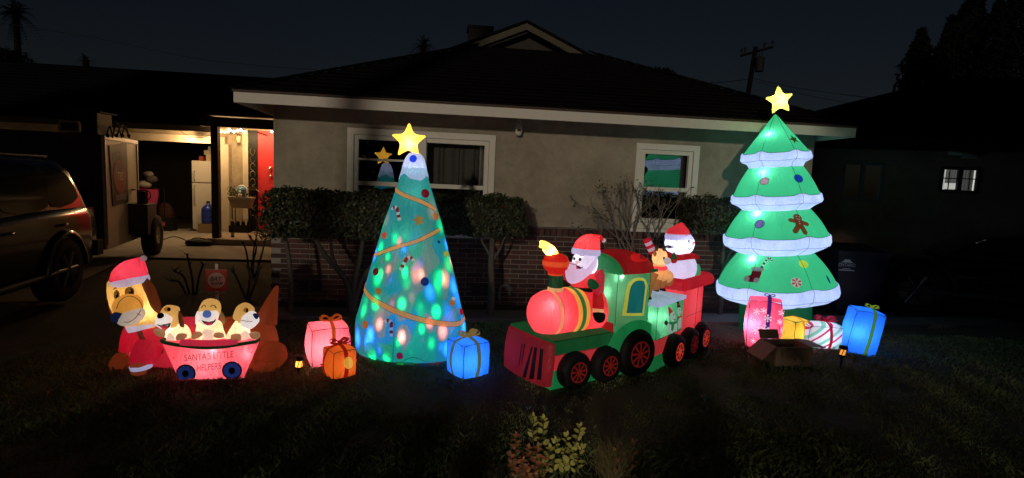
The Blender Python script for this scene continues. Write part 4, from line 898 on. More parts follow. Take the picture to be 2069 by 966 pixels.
    def pixpuff(poly, off, depth, name, mat, par, k=2, lab=None, rings=4):
        cx = sum(p[0] for p in poly) / len(poly); cy = sum(p[1] for p in poly) / len(poly); o_ = L(cx, cy, off); q = [L(x_, y_, off) for x_, y_ in poly]; pts = [((v - o_).x, (v - o_).z) for v in q]
        m_ = MB(); puff(m_, round2(pts, k), o_, (1, 0, 0), (0, 0, 1), depth, rings); t_ = m_.bvh(); return m_.build(name, mat, par, label=lab), t_
    pixpuff([(1189, 565), (1196, 563), (1208, 571), (1210, 580), (1203, 585), (1192, 584), (1188, 577)], .12, .03, 'mitten', MIT, sa)
    pixpuff([(1136, 518), (1142, 513), (1147, 520), (1148, 527), (1142, 528)], .36, .02, 'mitten', MIT, sa)
    lg = [(1197, 593), (1204, 588), (1212, 589), (1217, 596), (1219, 612), (1219, 626), (1196, 624)]
    pixdecal(bt, fr, polytri(lg, 6), .006).build('leg', fab('trouser nylon', (.42, .01, .02), .5), sa); pixdecal(bt, fr, polytri([(1196, 623), (1219, 625), (1219, 632), (1196, 631)], 6), .0075).build('boot_cuff', CRM, sa)
    pixdecal(bt, fr, polytri(round2([(1197, 631), (1219, 632), (1222, 640), (1219, 648), (1211, 652), (1202, 648), (1198, 641)], 2), 6), .008).build('boot', BLACK, sa)
    # cab with arched window and barrel roof
    cb = rbox(.415, .80, .0, .54, .40, .90, .02, 8); cbt = cb.bvh(); cb.build('cab', GR, root)
    for q in ((.415, 0), (.80, 0)): seam.tube([(q[0], q[1] - .002, .46), (q[0], q[1] - .002, .90)], .0022, 5)
    seam.tube([(.415, -.002, .90), (.80, -.002, .90)], .002, 5)
    rbox(.40, .82, .012, .56, .395, .475, .01).build('cab_base', RD2, root)
    WO = [(1255.5, 637.5), (1264, 585), (1267, 575), (1271.5, 568.5), (1279, 563), (1288, 561), (1297, 561.5), (1303, 565), (1307, 576), (1298.7, 637.5)]; WI = [(1264, 632), (1270, 589), (1272.5, 579), (1277, 572), (1282, 568), (1288, 566.7), (1295, 566.7), (1299.4, 568.5), (1302, 578), (1295.7, 632)]
    wf = pixdecal(cbt, fr, polytri(WO, 9), .008, cx=1280).build('cab_window', YL, root); pixdecal(cbt, fr, polytri(WI, 9), .011, cx=1280).build('pane', fab('window teal nylon', (.01, .16, .22), .6), wf)
    rf = MB(); rg = []
    for xx, sc2 in ((.45, .97), (.50, 1.0), (.58, 1.04), (.68, 1.05), (.78, 1.0), (.86, .86), (.91, .62), (.93, .3)): rg.append([(xx, .27 + .30 * sc2 * math.cos(math.pi * j / 18), .885 + .155 * sc2 * math.sin(math.pi * j / 18)) for j in range(19)])
    rf.loft(rg); rft = rf.bvh(); rf.build('cab_roof', RD2, root); pixdecal(rft, fr, polytri([(1292 + 19 * math.cos(a), 520.5 + 10 * math.sin(a)) for a in np.linspace(0, 6, 16)], 9), .005).build('roof_patch', fab('scarlet patch nylon', (.72, .02, .02), .65), root)
    fm = MB(); rg = []
    for xx, sc2 in ((.40, .9), (.405, .98), (.43, 1.02), (.49, 1.03)): rg.append([(xx, .27 + .285 * sc2 * math.cos(math.pi * j / 18), .885 + .145 * sc2 * math.sin(math.pi * j / 18)) for j in range(19)])
    fm.loft(rg); fm.build('roof_front', MG, root); seam.tube([(.492, .27 + .297 * math.cos(math.pi * j / 18), .885 + .152 * math.sin(math.pi * j / 18)) for j in range(19)], .0025, 5)
    v = MB(); v.strip([(.50 + .36 * j / 12, -.026, .915) for j in range(13)], [(.50 + .36 * j / 12, -.032, .880 + .010 * abs(j - 6) / 6) for j in range(13)]); v.build('valance', DGR, root)
    lamp(root, (.56, .25, .72), 2.6, (.9, 1, .95), .015)
    # fender over the big wheel
    f = MB(); pts = [(.65 + .305 * math.cos(R(a)), .20 + .285 * math.sin(R(a))) for a in range(10, 171, 10)] + [(.65 + .20 * math.cos(R(a)), .20 + .20 * math.sin(R(a))) for a in range(170, 9, -10)]
    f.prism(pts, (0, .05, 0), (1, 0, 0), (0, 0, 1), .085); f.build('fender', MG, root)
    # wheels
    SP = fab('spoke red nylon', (.55, .03, .025), .15); SPH = fab('lit spoke nylon', (.85, .07, .04), .75)  # same spokes twice: the lit copy has a stronger glow put in
    def wheel(c_, r_, M=None, th=.11, hi=False, hub=.55):
        m_ = MB(); RY = Matrix.Rotation(R(90), 3, 'X')
        m_.lathe([(r_ * .55, -th * .52), (r_ * .72, -th * .58), (r_ * .90, -th * .5), (r_, -th * .25), (r_ * 1.01, 0), (r_, th * .3), (r_ * .85, th * .5), (.01, th * .5)], c_, 30, rot=RY.transposed())
        m_.lathe([(.002, -th * .44), (r_ * .56, -th * .52)], c_, 30, rot=RY.transposed())
        if M: xf(m_, M)
        wo = m_.build('wheel', BLACK, root); s_ = MB(); q = Vector(c_) + Vector((0, -th * .53 - .004, 0)); R1 = r_ * hub
        flat(arcstrip(0, 0, R1 * .94, 0, 360, R1 * .13, 30), q, (1, 0, 0), (0, 0, 1), s_)
        for k_ in range(9): flat(((rot2([(R1 * .14, -R1 * .07), (R1 * .92, -R1 * .10), (R1 * .92, R1 * .10), (R1 * .14, R1 * .07)], 40 * k_ + 12)), [(0, 1, 2, 3)]), q + Vector((0, -.0012, 0)), (1, 0, 0), (0, 0, 1), s_)
        flat(disc(R1 * .24), q + Vector((0, -.0025, 0)), (1, 0, 0), (0, 0, 1), s_)
        if M: xf(s_, M)
        s_.build('spokes', SPH if hi else SP, wo); return wo
    for cx, r_, y_ in ((0, .15, 0), (.335, .15, 0), (.655, .205, -.02)):
        wheel((cx, y_, r_), r_); wheel((cx, .60, r_), r_)
    # tender (second car, turned a little more away)
    gb = rbox(-.33, .22, .0, .50, .30, .60, .018, 8); xf(gb, T2); gbt = gb.bvh(); gb.build('tender_box', fab('tender green nylon', (.03, .38, .13), .5, trans=(.35, .85, .55)), root)
    xf(rbox(-.325, .22, .006, .494, .155, .299, .01), T2).build('tender_band', RED, root); xf(rbox(-.32, .21, .015, .48, .012, .154, .008), T2).build('tender_skirt', MG, root)
    sn = rbox(-.345, .23, -.018, .52, .592, .625, .01, 8, top=.04); xf(sn, T2); sn.build('tender_snow', WH, root)
    for a, b_ in (((-.33, -.002, .30), (-.33, -.002, .595)), ((-.33, -.006, .30), (.22, -.006, .30))): seam.tube([T2 @ Vector(a), T2 @ Vector(b_)], .0022, 5)
    sh7 = [-22]
    z7 = lambda pts: [(1310 + (x_ + sh7[0]) / 5.364, 560 + y_ / 5.364) for x_, y_ in pts]
    ell = lambda cx, cy, rx, ry: [(cx + rx * math.cos(a), cy + ry * math.sin(a)) for a in np.linspace(0, 5.9, 14)]
    SCG = fab('scarf print', (.015, .20, .07), .5)
    def snowprint(items):
        base = None
        for i, (nm, poly, mat_) in enumerate(items): 
            o_ = pixdecal(gbt, fr, polytri(z7(poly), 4), .006 + .0012 * i, cx=1365).build(nm, mat_, base or root); base = base or o_
    HP_ = fab('print hat red', (.6, .02, .03), .6)
    snowprint([('snowman_print', [(222, 500), (245, 500), (300, 490), (328, 478), (325, 610), (290, 628), (245, 625), (228, 580), (225, 535)], WP), ('face', ell(277, 425, 33, 55), WP), ('hat', [(225, 320), (250, 335), (282, 372), (248, 395), (240, 440)], HP_), ('scarf', [(240, 480), (275, 490), (325, 470), (328, 490), (290, 510), (285, 560), (275, 580), (258, 570), (262, 515), (240, 505)], SCG), ('mitten', ell(202, 492, 20, 27), BKP), ('mitten', ell(328, 450, 6, 22), BKP), ('eye', ell(277, 408, 3, 9), BKP), ('eye', ell(292, 404, 3, 9), BKP), ('smile', [(272, 440), (282, 455), (296, 445), (298, 450), (283, 463), (270, 446)], BKP)])
    sh7[0] = -48
    snowprint([('snowman_print', [(362, 445), (398, 430), (396, 540), (372, 562), (362, 550)], WP), ('face', ell(376, 372, 22, 50), WP), ('hat', [(346, 262), (368, 262), (384, 318), (396, 325), (350, 330)], BKP), ('hat_band', [(348, 290), (374, 287), (378, 300), (350, 303)], HP_), ('scarf', [(362, 428), (398, 412), (398, 428), (364, 445)], HP_), ('mitten', ell(357, 440, 4, 20), BKP), ('eye', ell(370, 355, 2.5, 8), BKP), ('eye', ell(383, 352, 2.5, 8), BKP), ('smile', [(368, 388), (376, 398), (386, 390), (387, 394), (376, 404), (367, 392)], BKP)])
    lamp(root, T2 @ Vector((-.2, .2, .45)), 3.0, (.9, 1, .97), .015)
    # third car with rolled rim
    cb2 = rbox(.235, .69, .0, .52, .24, .70, .03, 8); xf(cb2, T2); cb2.build('wagon_body', fab('wagon red nylon', (.74, .03, .05), .52, trans=(.95, .3, .33)), root)
    xf(rbox(.18, .68, .02, .50, .10, .239, .01), T2).build('wagon_skirt', RD2, root)
    rm = MB(); P = [(.10, -.04, .735), (.42, -.055, .74), (.71, -.03, .735), (.74, .25, .735), (.71, .55, .735), (.42, .57, .74), (.10, .55, .735), (.08, .25, .735), (.10, -.04, .735)]
    rm.tube([T2 @ q for q in smooth_path(P, 4)], .055, 12); rm.build('wagon_rim', fab('wagon rim nylon', (.60, .02, .04), .52), root)
    for a, b_ in (((.46, -.032, .26), (.46, -.035, .69)), ((.69, -.004, .26), (.69, -.004, .69)), ((.235, -.03, .42), (.69, -.03, .42))): seam.tube([T2 @ Vector(a), T2 @ Vector(b_)], .0018, 5)
    lamp(root, T2 @ Vector((.45, .2, .5)), 2.6, (1, .9, .9), .02)
    for cx, hi in ((0, True), (.33, False), (.63, True)): wheel((cx, -.03, .15), .15, T2, hi=hi); wheel((cx, .52, .15), .15, T2)
    # snowman
    SW = fab('snowman nylon', (.66, .69, .92), .9, trans=(.85, .88, 1), wr=.6); D = 5.3
    c = A(1375, 541, D); m = MB(); m.ball(c, (.165, .15, .165), 24); so = m.build('snowman', SW, root, label='inflatable snowman in red hat riding the last wagon')
    c2 = A(1373, 492, D); m = MB(); m.ball(c2, (.15, .14, .125), 24); hdt = m.bvh(); m.build('head', SW, so)
    m = MB(); c3 = A(1373, 516, D); m.tube([c3 + Vector((.13 * math.cos(a), .12 * math.sin(a), .008 * math.sin(3 * a))) for a in np.linspace(0, 6.2832, 24)], .03, 8); m.build('scarf', RD2, so)
    m = MB(); o_ = A(1400, 518, D - .05); puff(m, round2([(0, .03), (.05, .01), (.075, -.015), (.03, -.025), (0, -.02)], 3), o_, (math.cos(-.5), math.sin(-.5), 0), (0, 0, 1), .012, 4); m.build('scarf_end', RD2, so)
    hb0 = A(1370, 484, D); m = hat(0, 0, [hb0, A(1370, 478, D), A(1370, 472, D)], [.137, .14, .13], 0); m.build('hat_band', WH, so)
    m = hat(0, 0, [A(1370, 474, D), A(1371, 464, D), A(1374, 456, D), A(1377, 450, D)], [.132, .108, .055, .01], 0); m.build('hat', HRED, so)
    m = MB(); m.tube([A(1396, 493, D - .08), A(1400, 492, D - .08), A(1404, 488, D - .08)], [.02, .015, .003], 8); m.build('nose', fab('carrot nylon', (.85, .22, .04), .7), so)
    for nm, poly in (('eye', ell(1391.5, 488, 1.6, 3.2)), ('smile', [(1389, 499), (1393, 503), (1397, 499), (1397, 501), (1393, 505), (1388, 500)]), ('ear_flap', [(1341, 496), (1352, 495.5), (1361, 498), (1362, 500), (1352, 501), (1342, 498.5)])): pixdecal(hdt, fr, polytri(poly, 3), .005, cx=1373).build(nm, BKP, so)
    def pixpuffD(poly, dep, depth, name, mat, par):
        cx = sum(p[0] for p in poly) / len(poly); cy = sum(p[1] for p in poly) / len(poly); o_ = A(cx, cy, dep); ax_ = (A(cx + 1, cy, dep) - o_); sx_ = ax_.length; ax_.normalize(); sy_ = (A(cx, cy - 1, dep) - o_).length
        m_ = MB(); puff(m_, round2([((x_ - cx) * sx_, -(y_ - cy) * sy_) for x_, y_ in poly], 2), o_, (ax_.x, ax_.y, 0), (0, 0, 1), depth, 4); return m_.build(name, mat, par)
    pixpuffD([(1355, 522), (1361, 509), (1367, 519), (1368, 524), (1355, 524)], D - .19, .02, 'mitten', MIT, so); pixpuffD([(1355, 524), (1368, 524), (1366, 531), (1358, 532)], D - .19, .02, 'mitten_cuff', RD2, so)
    pixpuffD([(1397, 535), (1402, 532), (1412, 535), (1416, 546), (1413, 560), (1402, 560), (1394, 556)], D + .06, .06, 'gift_sack', GR, root)
    lamp(root, c2 + Vector((0, -.02, 0)), 2.2, (.95, .97, 1), .02)
    # candy cane behind the reindeer
    a0, a1 = A(1306, 483, 4.95), A(1320, 512, 4.95)
    for k in range(5):
        m = MB(); m.tube([a0 + (a1 - a0) * (k / 5), a0 + (a1 - a0) * ((k + 1) / 5)], .034, 12); m.build('candy_stick', [fab('candy red nylon', (.5, .01, .04), .6), fab('candy white nylon', (.6, .5, .62), .55)][k % 2], root)
    # reindeer on the snow
    TN = fab('tan nylon', (.70, .40, .165), .72, trans=(.95, .8, .6)); TN2 = fab('brown tan nylon', (.42, .19, .06), .5); D = 4.78
    def tubeA(pts, rad, name, mat, par, n=14):
        sp = smooth_path([A(*p_) for p_ in pts], 4); m_ = MB(); m_.tube(sp, np.interp(np.linspace(0, 1, len(sp)), np.linspace(0, 1, len(rad)), rad), n); return m_.build(name, mat, par)
    de = tubeA([(1355, 566, 4.90), (1350, 560, 4.88), (1340, 556, 4.82), (1328, 553, 4.76), (1320, 553, 4.74)], [.02, .055, .066, .070, .035], 'reindeer', TN, root, 18); de['label'] = 'small tan reindeer standing on the snowy tender'
    tubeA([(1327, 556, 4.76), (1330, 545, 4.76), (1332, 534, 4.76)], [.066, .056, .050], 'neck', TN, de)
    hc = A(1333, 520, 4.76); m = MB(); m.ball(hc, (.070, .066, .078), 20, fn=lambda q: Vector((q.x * (1 + .9 * max(0, -q.z)), q.y, q.z))); rt_ = m.bvh(); m.build('head', TN, de)
    m = MB(); m.ball(A(1348, 527, 4.70), (.034, .034, .030), 14); m.build('muzzle', WP, de)
    m = MB(); m.tube([A(1332, 541, 4.76) + Vector((.058 * math.cos(a), .056 * math.sin(a), 0)) for a in np.linspace(0, 6.2832, 20)], .017, 8); m.build('collar', fab('collar pink nylon', (.85, .10, .14), .75), de)
    pixdecal(rt_, fr, polytri(ell(1341, 522, 2, 2.9), 3), .005, cx=1333).build('eye', BKP, de)
    ANT = fab('antler nylon', (.09, .035, .015), .4)
    for q, q2 in (([(1327, 507), (1326, 500), (1321, 494)], [(1326, 501), (1330, 495)]), ([(1340, 507), (1342, 501), (1348, 497)], [(1341, 503), (1339, 496)])):
        m = MB(); m.tube([A(*p_, 4.74) for p_ in q], [.014, .012, .005], 8); m.tube([A(*p_, 4.74) for p_ in q2], [.010, .004], 6); m.build('antler', ANT, de)
    pixpuffD([(1319, 512), (1322, 506), (1327, 512), (1324, 519)], 4.70, .012, 'ear', TN2, de)
    for q, ft in (([(1322, 552, 4.72), (1315, 570, 4.70)], (1309, 603)), ([(1330, 560, 4.76), (1327, 574, 4.76)], (1325, 591)), ([(1341, 560, 4.80), (1338, 572, 4.82)], (1338, 587)), ([(1352, 562, 4.88), (1352, 572, 4.90)], (1353, 582))):
        foot = fr.I @ G(*ft, .645); pp = smooth_path([A(*p_) for p_ in q] + [foot + Vector((0, 0, .05)), foot], 3); m = MB(); m.tube(pp, np.linspace(.042, .024, len(pp)), 10); lo_ = m.build('leg', TN2, de)
        m = MB(); m.tube([pp[-1] + Vector((0, 0, .022)), pp[-1] + Vector((.004, -.004, -.008))], [.027, .030], 10); m.build('hoof', BLACK, lo_)
    lamp(root, hc + Vector((0, 0, -.01)), .3, (1, .95, .8), .02); lamp(root, A(1334, 555, 4.79), .9, (1, .95, .8), .02); lamp(root, L(1182, 545, Y), 1.8, (1, .97, 1), .02); lamp(root, L(1182, 500, Y), .9, (1, .9, .9), .02)
    for tr_, px, py, p_ in ((bt, 1110, 618, .8), (bt, 1140, 640, .4), (cbt, 1226, 590, .6), (cbt, 1248, 560, .5), (gbt, 1318, 640, .45), (gbt, 1345, 640, .35)): near_led(root, tr_, fr, px, py, p_)
    seam.build('seam', SEAM, root)

# ------------------------------------------------------------------ dog with puppies in a wagon
def dog():
    fr = Fr((-2.24, 4.0, 0), 8); L = fr.L
    root = thing('inflatable_dog', 'inflatable dog in santa coat lying behind a pink wagon of three puppies', 'inflatable', fr=fr)
    def P(x, y, off=.3): return L(x, y, off)
    PX = .0039
    COAT = fab('dog coat nylon', (.60, .012, .045), .40, trans=(.95, .2, .25)); GOLD = fab('dog gold nylon', (.80, .45, .075), .72, trans=(.95, .7, .35)); BRN = fab('rust brown nylon', (.30, .058, .014), .36, trans=(.6, .2, .08)); DBR = fab('ear brown nylon', (.16, .042, .012), .30); WH = fab('snow nylon', (.62, .68, .95), .55, wr=.8, sc=16)
    BKP = fab('black print', (.01, .01, .012), .2); NAV = fab('nose navy nylon', (.012, .022, .09), .5); IRS = fab('iris print', (.42, .17, .02), .6); WP = fab('white print', (.75, .75, .8), .38)
    ell = lambda cx, cy, rx, ry: [(cx + rx * math.cos(a), cy + ry * math.sin(a)) for a in np.linspace(0, 5.9, 14)]
    def pp(poly, off, depth, name, mat, par, k=2):
        cx = sum(p[0] for p in poly) / len(poly); cy = sum(p[1] for p in poly) / len(poly); o_ = P(cx, cy, off); pts = [((P(x, y, off) - o_).x, (P(x, y, off) - o_).z) for x, y in poly]
        m = MB(); puff(m, round2(pts, k), o_, (1, 0, 0), (0, 0, 1), depth, 5); t = m.bvh(); return m.build(name, mat, par), t
    def tb(pts, rad, name, mat, par, n=18, off=.3):
        q = [P(*p, off) if len(p) == 2 else P(p[0], p[1], p[2]) for p in pts]; sp = smooth_path(q, 4); m = MB(); m.tube(sp, np.interp(np.linspace(0, 1, len(sp)), np.linspace(0, 1, len(rad)), rad), n); t = m.bvh(); return m.build(name, mat, par), t
    coat, ctree = tb([(262, 712), (276, 700), (305, 694), (345, 692), (400, 692), (455, 692)], [.03, .15, .19, .205, .21, .205], 'coat', COAT, root, 24, .36)
    _, cct = tb([(288, 700, .32), (286, 680, .32), (287, 662, .32), (288, 650, .32)], [.16, .14, .12, .11], 'coat_collar', COAT, root, 20)
    tb([(452, 692), (490, 693), (520, 697), (545, 700), (560, 702)], [.21, .215, .22, .17, .04], 'hindquarters', BRN, root, 24, .38)
    tb([(540, 735, .3), (548, 715, .3), (552, 700, .34)], [.10, .13, .10], 'hind_leg', BRN, root); tb([(515, 742, .2), (535, 742, .2), (556, 740, .22)], [.05, .07, .04], 'hind_foot', BRN, root)
    tb([(537, 650), (543, 630), (550, 606), (560, 578)], [.09, .07, .045, .012], 'tail', BRN, root, 14)
    # front leg and paws
    _, flt = tb([(303, 700, .16), (290, 722, .09), (285, 738, .04)], [.10, .092, .07], 'front_leg', COAT, root); tb([(285, 738, .05), (286, 745, .05)], [.078, .07], 'cuff', WH, root); tb([(283, 743, .05), (272, 748, .0)], [.06, .045], 'paw', BRN, root)
    tb([(262, 728, .30), (245, 735, .26), (232, 742, .2)], [.08, .09, .05], 'front_paw', BRN, root)
    bm_, _, _ = pathdecal(Nearest(ctree, cct), fr, [(280, 662), (286, 680), (297, 696), (314, 706), (331, 710)], .036, off=.008, cx=300); bm_.build('belt_print', DBR, root)
    # head
    rings = []
    for cx, cy, hw in ((288, 660, 26), (284, 650, 37), (279, 636, 41), (272, 618, 42), (266, 600, 41), (261, 585, 38), (258, 570, 35), (257, 562, 28)):
        c = P(cx, cy, .26); r_ = hw * PX; rings.append([c + Vector((r_ * math.cos(2 * math.pi * k / 28), r_ * .80 * math.sin(2 * math.pi * k / 28), 0)) for k in range(28)])
    m = MB(); m.loft(rings); ht = m.bvh(); hd = m.build('head', GOLD, root, label='mother dog head with gold face')
    mz = MB(); c = P(258, 619, .09); mz.ball(c, (.092, .125, .092), 24, Matrix.Rotation(R(-12), 3, 'Y')); mt = mz.bvh(); mz.build('muzzle', fab('muzzle gold nylon', (.74, .40, .075), .62), hd)
    lm = MB(); c = P(265, 640, .05); lm.ball(c, (.085, .118, .062), 20, Matrix.Rotation(R(-24), 3, 'Y')); lm.build('lower_muzzle', fab('muzzle white nylon', (.68, .62, .55), .5), hd)
    nm = MB(); nm.ball(P(238, 641, -.02), (.048, .045, .042), 16); nm.build('nose', NAV, hd)
    for cx, cy, rx, ry, dx in ((262, 590, 8.5, 9.5, 3), (236.5, 596, 5, 9, 1.5)):
        e = pixdecal(ht, fr, polytri(ell(cx, cy, rx + 1, ry + 1), 5), .004, cx=262).build('eye', BKP, hd); pixdecal(ht, fr, polytri(ell(cx, cy, rx, ry), 5), .006, cx=262).build('eye', IRS, hd); pixdecal(ht, fr, polytri(ell(cx + dx, cy + 1, rx * .55, ry * .8), 5), .008, cx=262).build('pupil', BKP, hd); pixdecal(ht, fr, polytri(ell(cx + dx * .2, cy - 2.5, rx * .25, ry * .28), 5), .010, cx=262).build('eye_glint', IRS, hd)
    BR = fab('brow print', (.30, .03, .01), .4)
    pixdecal(ht, fr, linestrip([(254, 577), (258, 574), (263, 574), (267, 578)], 2.2), .005, cx=262).build('eyebrow', BR, hd); pixdecal(ht, fr, linestrip([(230, 585), (233, 582), (237, 582)], 2.2), .005, cx=262).build('eyebrow', BR, hd)
    ml_ = MB()
    for pth in ([(250, 650), (260, 650), (271, 644), (279, 635), (284, 627)], [(276, 634), (283, 637)]):
        _, Q, _ = pathdecal(Nearest(mt, lm.bvh(), ht), fr, pth, .006, off=.004, cx=262)
        if len(Q) > 2: ml_.tube(Q, .0022, 5)
    _, Q, _ = pathdecal(Nearest(mt, ht), fr, [(236, 624), (241, 611), (251, 602), (263, 599), (276, 604), (285, 615), (288, 630), (285, 642)], .006, off=.003, cx=262)
    if len(Q) > 2: ml_.tube(Q, .0022, 5)
    ml_.build('muzzle_line', SEAM, hd)
    pp([(285, 566), (298, 562), (312, 580), (319, 600), (326, 622), (321, 634), (310, 628), (303, 612), (296, 592)], .24, .045, 'ear', DBR, hd); pp([(229, 588), (223, 590), (221, 612), (224, 634), (230, 640), (234, 628), (231, 606)], .28, .03, 'ear', BRN, hd)
    def hatring(a, b, th, k=1.0, off=.26):
        A_, B_ = P(*a, off), P(*b, off); c = (A_ + B_) / 2; ax = (B_ - A_) / 2; up = Vector((-ax.z, 0, ax.x)).normalized(); h = ax.length; return c, ax.normalized(), up, h
    c, ax, up, h = hatring((223, 577), (299, 561), 0)
    m = MB(); rg = []
    for dz, s in ((-.028, .97), (-.01, 1.02), (.015, 1.02), (.03, .97)): rg.append([c + up * dz + ax * (h * s * math.cos(2 * math.pi * k / 28)) + Vector((0, h * .82 * s * math.sin(2 * math.pi * k / 28), 0)) for k in range(28)])
    m.loft(rg); m.build('hat_band', WH, hd)
    m = MB(); rg = []
    for px_, py_, s in ((261, 568, .97), (260, 556, .96), (260, 543, .86), (263, 532, .70), (268, 525, .48), (277, 521, .25), (287, 522, .06)):
        cc = P(px_, py_, .26); rg.append([cc + ax * (h * s * math.cos(2 * math.pi * k / 28)) + Vector((0, h * .8 * s * math.sin(2 * math.pi * k / 28), 0)) for k in range(28)])
    m.loft(rg); m.build('hat', fab('dog hat nylon', (.66, .012, .055), .52, trans=(1, .2, .25)), hd)
    m = MB(); m.ball(P(290, 522, .26), .024, 12); m.build('pom_pom', fab('dull white nylon', (.5, .5, .52), .2), hd)
    c, ax, up, h = hatring((259, 661), (320, 646), 0); m = MB(); rg = []
    for dz, s in ((-.035, 1.0), (-.01, 1.04), (.02, 1.03), (.038, .96)): rg.append([c + up * dz + ax * (h * s * math.cos(2 * math.pi * k / 28)) + Vector((0, h * .95 * s * math.sin(2 * math.pi * k / 28), 0)) for k in range(28)])
    m.loft(rg); m.build('fur_collar', WH, hd)
    # wagon
    def wx(z): return np.interp(z, [0, .30], [.225, .345])
    front = lambda s, z: -.012 - .035 * (1 - (s) ** 2) * math.sin(math.pi * min(1, max(0, z / .3)))
    m = MB(); rings = []
    for k in range(9):
        z = .012 + .29 * k / 8; w_ = wx(z); rg = [(w_ * (-1 + 2 * j / 16) + .005, front(-1 + 2 * j / 16, z), z + .0) for j in range(17)] + [(w_ * .74 * (1 - 2 * j / 8), .24, z * .98) for j in range(9)]; rings.append(rg)
    m.loft(rings); wt = m.bvh(); wg = m.build('wagon', fab('wagon pink nylon', (.80, .085, .13), .78, trans=(.95, .45, .5), wr=.4), root, label='pink wagon reading Santa\'s Little Helpers')
    m = MB(); m.tube(smooth_path([(-.31, .10, .30), (-.345, .0, .305), (-.26, -.02, .285), (-.1, -.035, .268), (.0, -.04, .265), (.1, -.035, .27), (.2, -.03, .285), (.29, -.015, .298), (.335, .0, .304), (.31, .10, .30)], 4), .013, 8); m.build('rim', fab('rim green nylon', (.008, .07, .018), .3), wg)
    m = MB(); m.tube(smooth_path([(-.2, -.02, .30), (0, -.03, .295), (.2, -.02, .305)], 4), .026, 8); m.build('inner_lip', fab('wagon lip nylon', (.72, .06, .13), .5), wg)
    TXT = fab('maroon lettering', (.20, .012, .03), .5)
    for body, cx, cy, wpx, hpx, sh in (("SANTA'S LITTLE", 422.5, 719, 99, 13.5, -.078), ('HELPERS', 422.5, 741, 49, 13, -.10)):
        t = text2(body, 1.0); xs_ = [p[0] for p in t[0]]; ys = [p[1] for p in t[0]]; sx = wpx / (max(xs_) - min(xs_)); sy = hpx / (max(ys) - min(ys)); mx_, my_ = (max(xs_) + min(xs_)) / 2, (max(ys) + min(ys)) / 2
        tt = ([(cx + (p[0] - mx_) * sx, cy - (p[1] - my_) * sy + (p[0] - mx_) * sx * sh) for p in t[0]], t[1]); pixdecal(wt, fr, tt, .004, cuts=0).build('lettering', TXT, wg, smooth=False)
    for px_, py_, rx, ry in ((376, 754, 19, 17), (469, 748, 19, 17)):
        wo = pixdecal(wt, fr, polytri(ell(px_, py_, rx + 1.5, ry + 1.5), 8), .004, cx=422).build('wheel', BLACK, wg); 
        pixdecal(wt, fr, polytri(ell(px_, py_, rx * .92, ry * .92), 8), .0065, cx=422).build('wheel_disc', fab('wheel blue nylon', (.03, .06, .30), .45), wg); pixdecal(wt, fr, polytri(ell(px_, py_, 6.5, 7), 5), .009, cx=422).build('hub', BLACK, wg)
    for q in ((352, 723), (387, 733), (480, 735), (508, 712), (426, 757), (470, 757)): pixdecal(wt, fr, polytri(star2(1.6, .8), 2) if False else ([(q[0] + a, q[1] + b) for a, b in star2(2, .9)], [tuple(t) for t in tessellate_polygon([[Vector((a, b, 0)) for a, b in star2(2, .9)]])]), .004, cuts=0).build('star_print', TXT, wg)
    # puppies
    CR = fab('puppy cream nylon', (.86, .70, .40), .85, trans=(1, .9, .7)); PG = fab('puppy gold nylon', (.66, .42, .13), .75); PW = fab('puppy white nylon', (.82, .80, .80), .85); PT = fab('paw tan nylon', (.45, .25, .13), .6); TG = fab('tongue nylon', (.75, .04, .08), .7)
    def pup(name, body, head, muz, nose, mouth, tongue, belly, paws, ears, eyes, lab, ncol):
        bd, bt_ = pp(body, .10, .085, 'puppy', CR, root); bd['label'] = lab
        h_, ht_ = pp(head, .07, .085, 'head', PG, bd); m_, mt_ = pp(muz, .02, .07, 'muzzle', PW, bd)
        if mouth: pixdecal(mt_, fr, polytri(mouth, 4), .004, cx=muz[0][0]).build('mouth', BKP, bd)
        if tongue: pixdecal(mt_, fr, polytri(tongue, 4), .006, cx=muz[0][0]).build('tongue', TG, bd)
        m = MB(); hh, nn = hitpix(mt_, fr, nose[0], nose[1]); hh = hh or P(nose[0], nose[1], -.03); m.ball(hh, (nose[2] * PX, nose[2] * PX * .7, nose[3] * PX), 14); m.build('nose', ncol, bd)
        pixdecal(bt_, fr, polytri(round2(belly, 2), 5), .005, cx=belly[0][0]).build('belly', WP, bd)
        for q in paws: pp(q, .0, .035, 'paw', PT, bd)
        for q, mm, of in ears: pp(q, of, .02, 'ear', mm, bd)
        for q in eyes:
            if len(q) == 2: pixdecal(ht_, fr, linestrip(q[0], 1.6), .005).build('eye', BKP, bd)
            else: pixdecal(ht_, fr, polytri(ell(*q[:4]), 4), .005).build('eye', IRS, bd); pixdecal(ht_, fr, polytri(ell(q[0] + q[4], q[1] + .5, q[2] * .5, q[3] * .8), 4), .007).build('pupil', BKP, bd)
    z = lambda pts: [(310 + x / 8.782, 590 + y / 8.782) for x, y in pts]
    OCR = fab('ear olive nylon', (.30, .20, .08), .35)
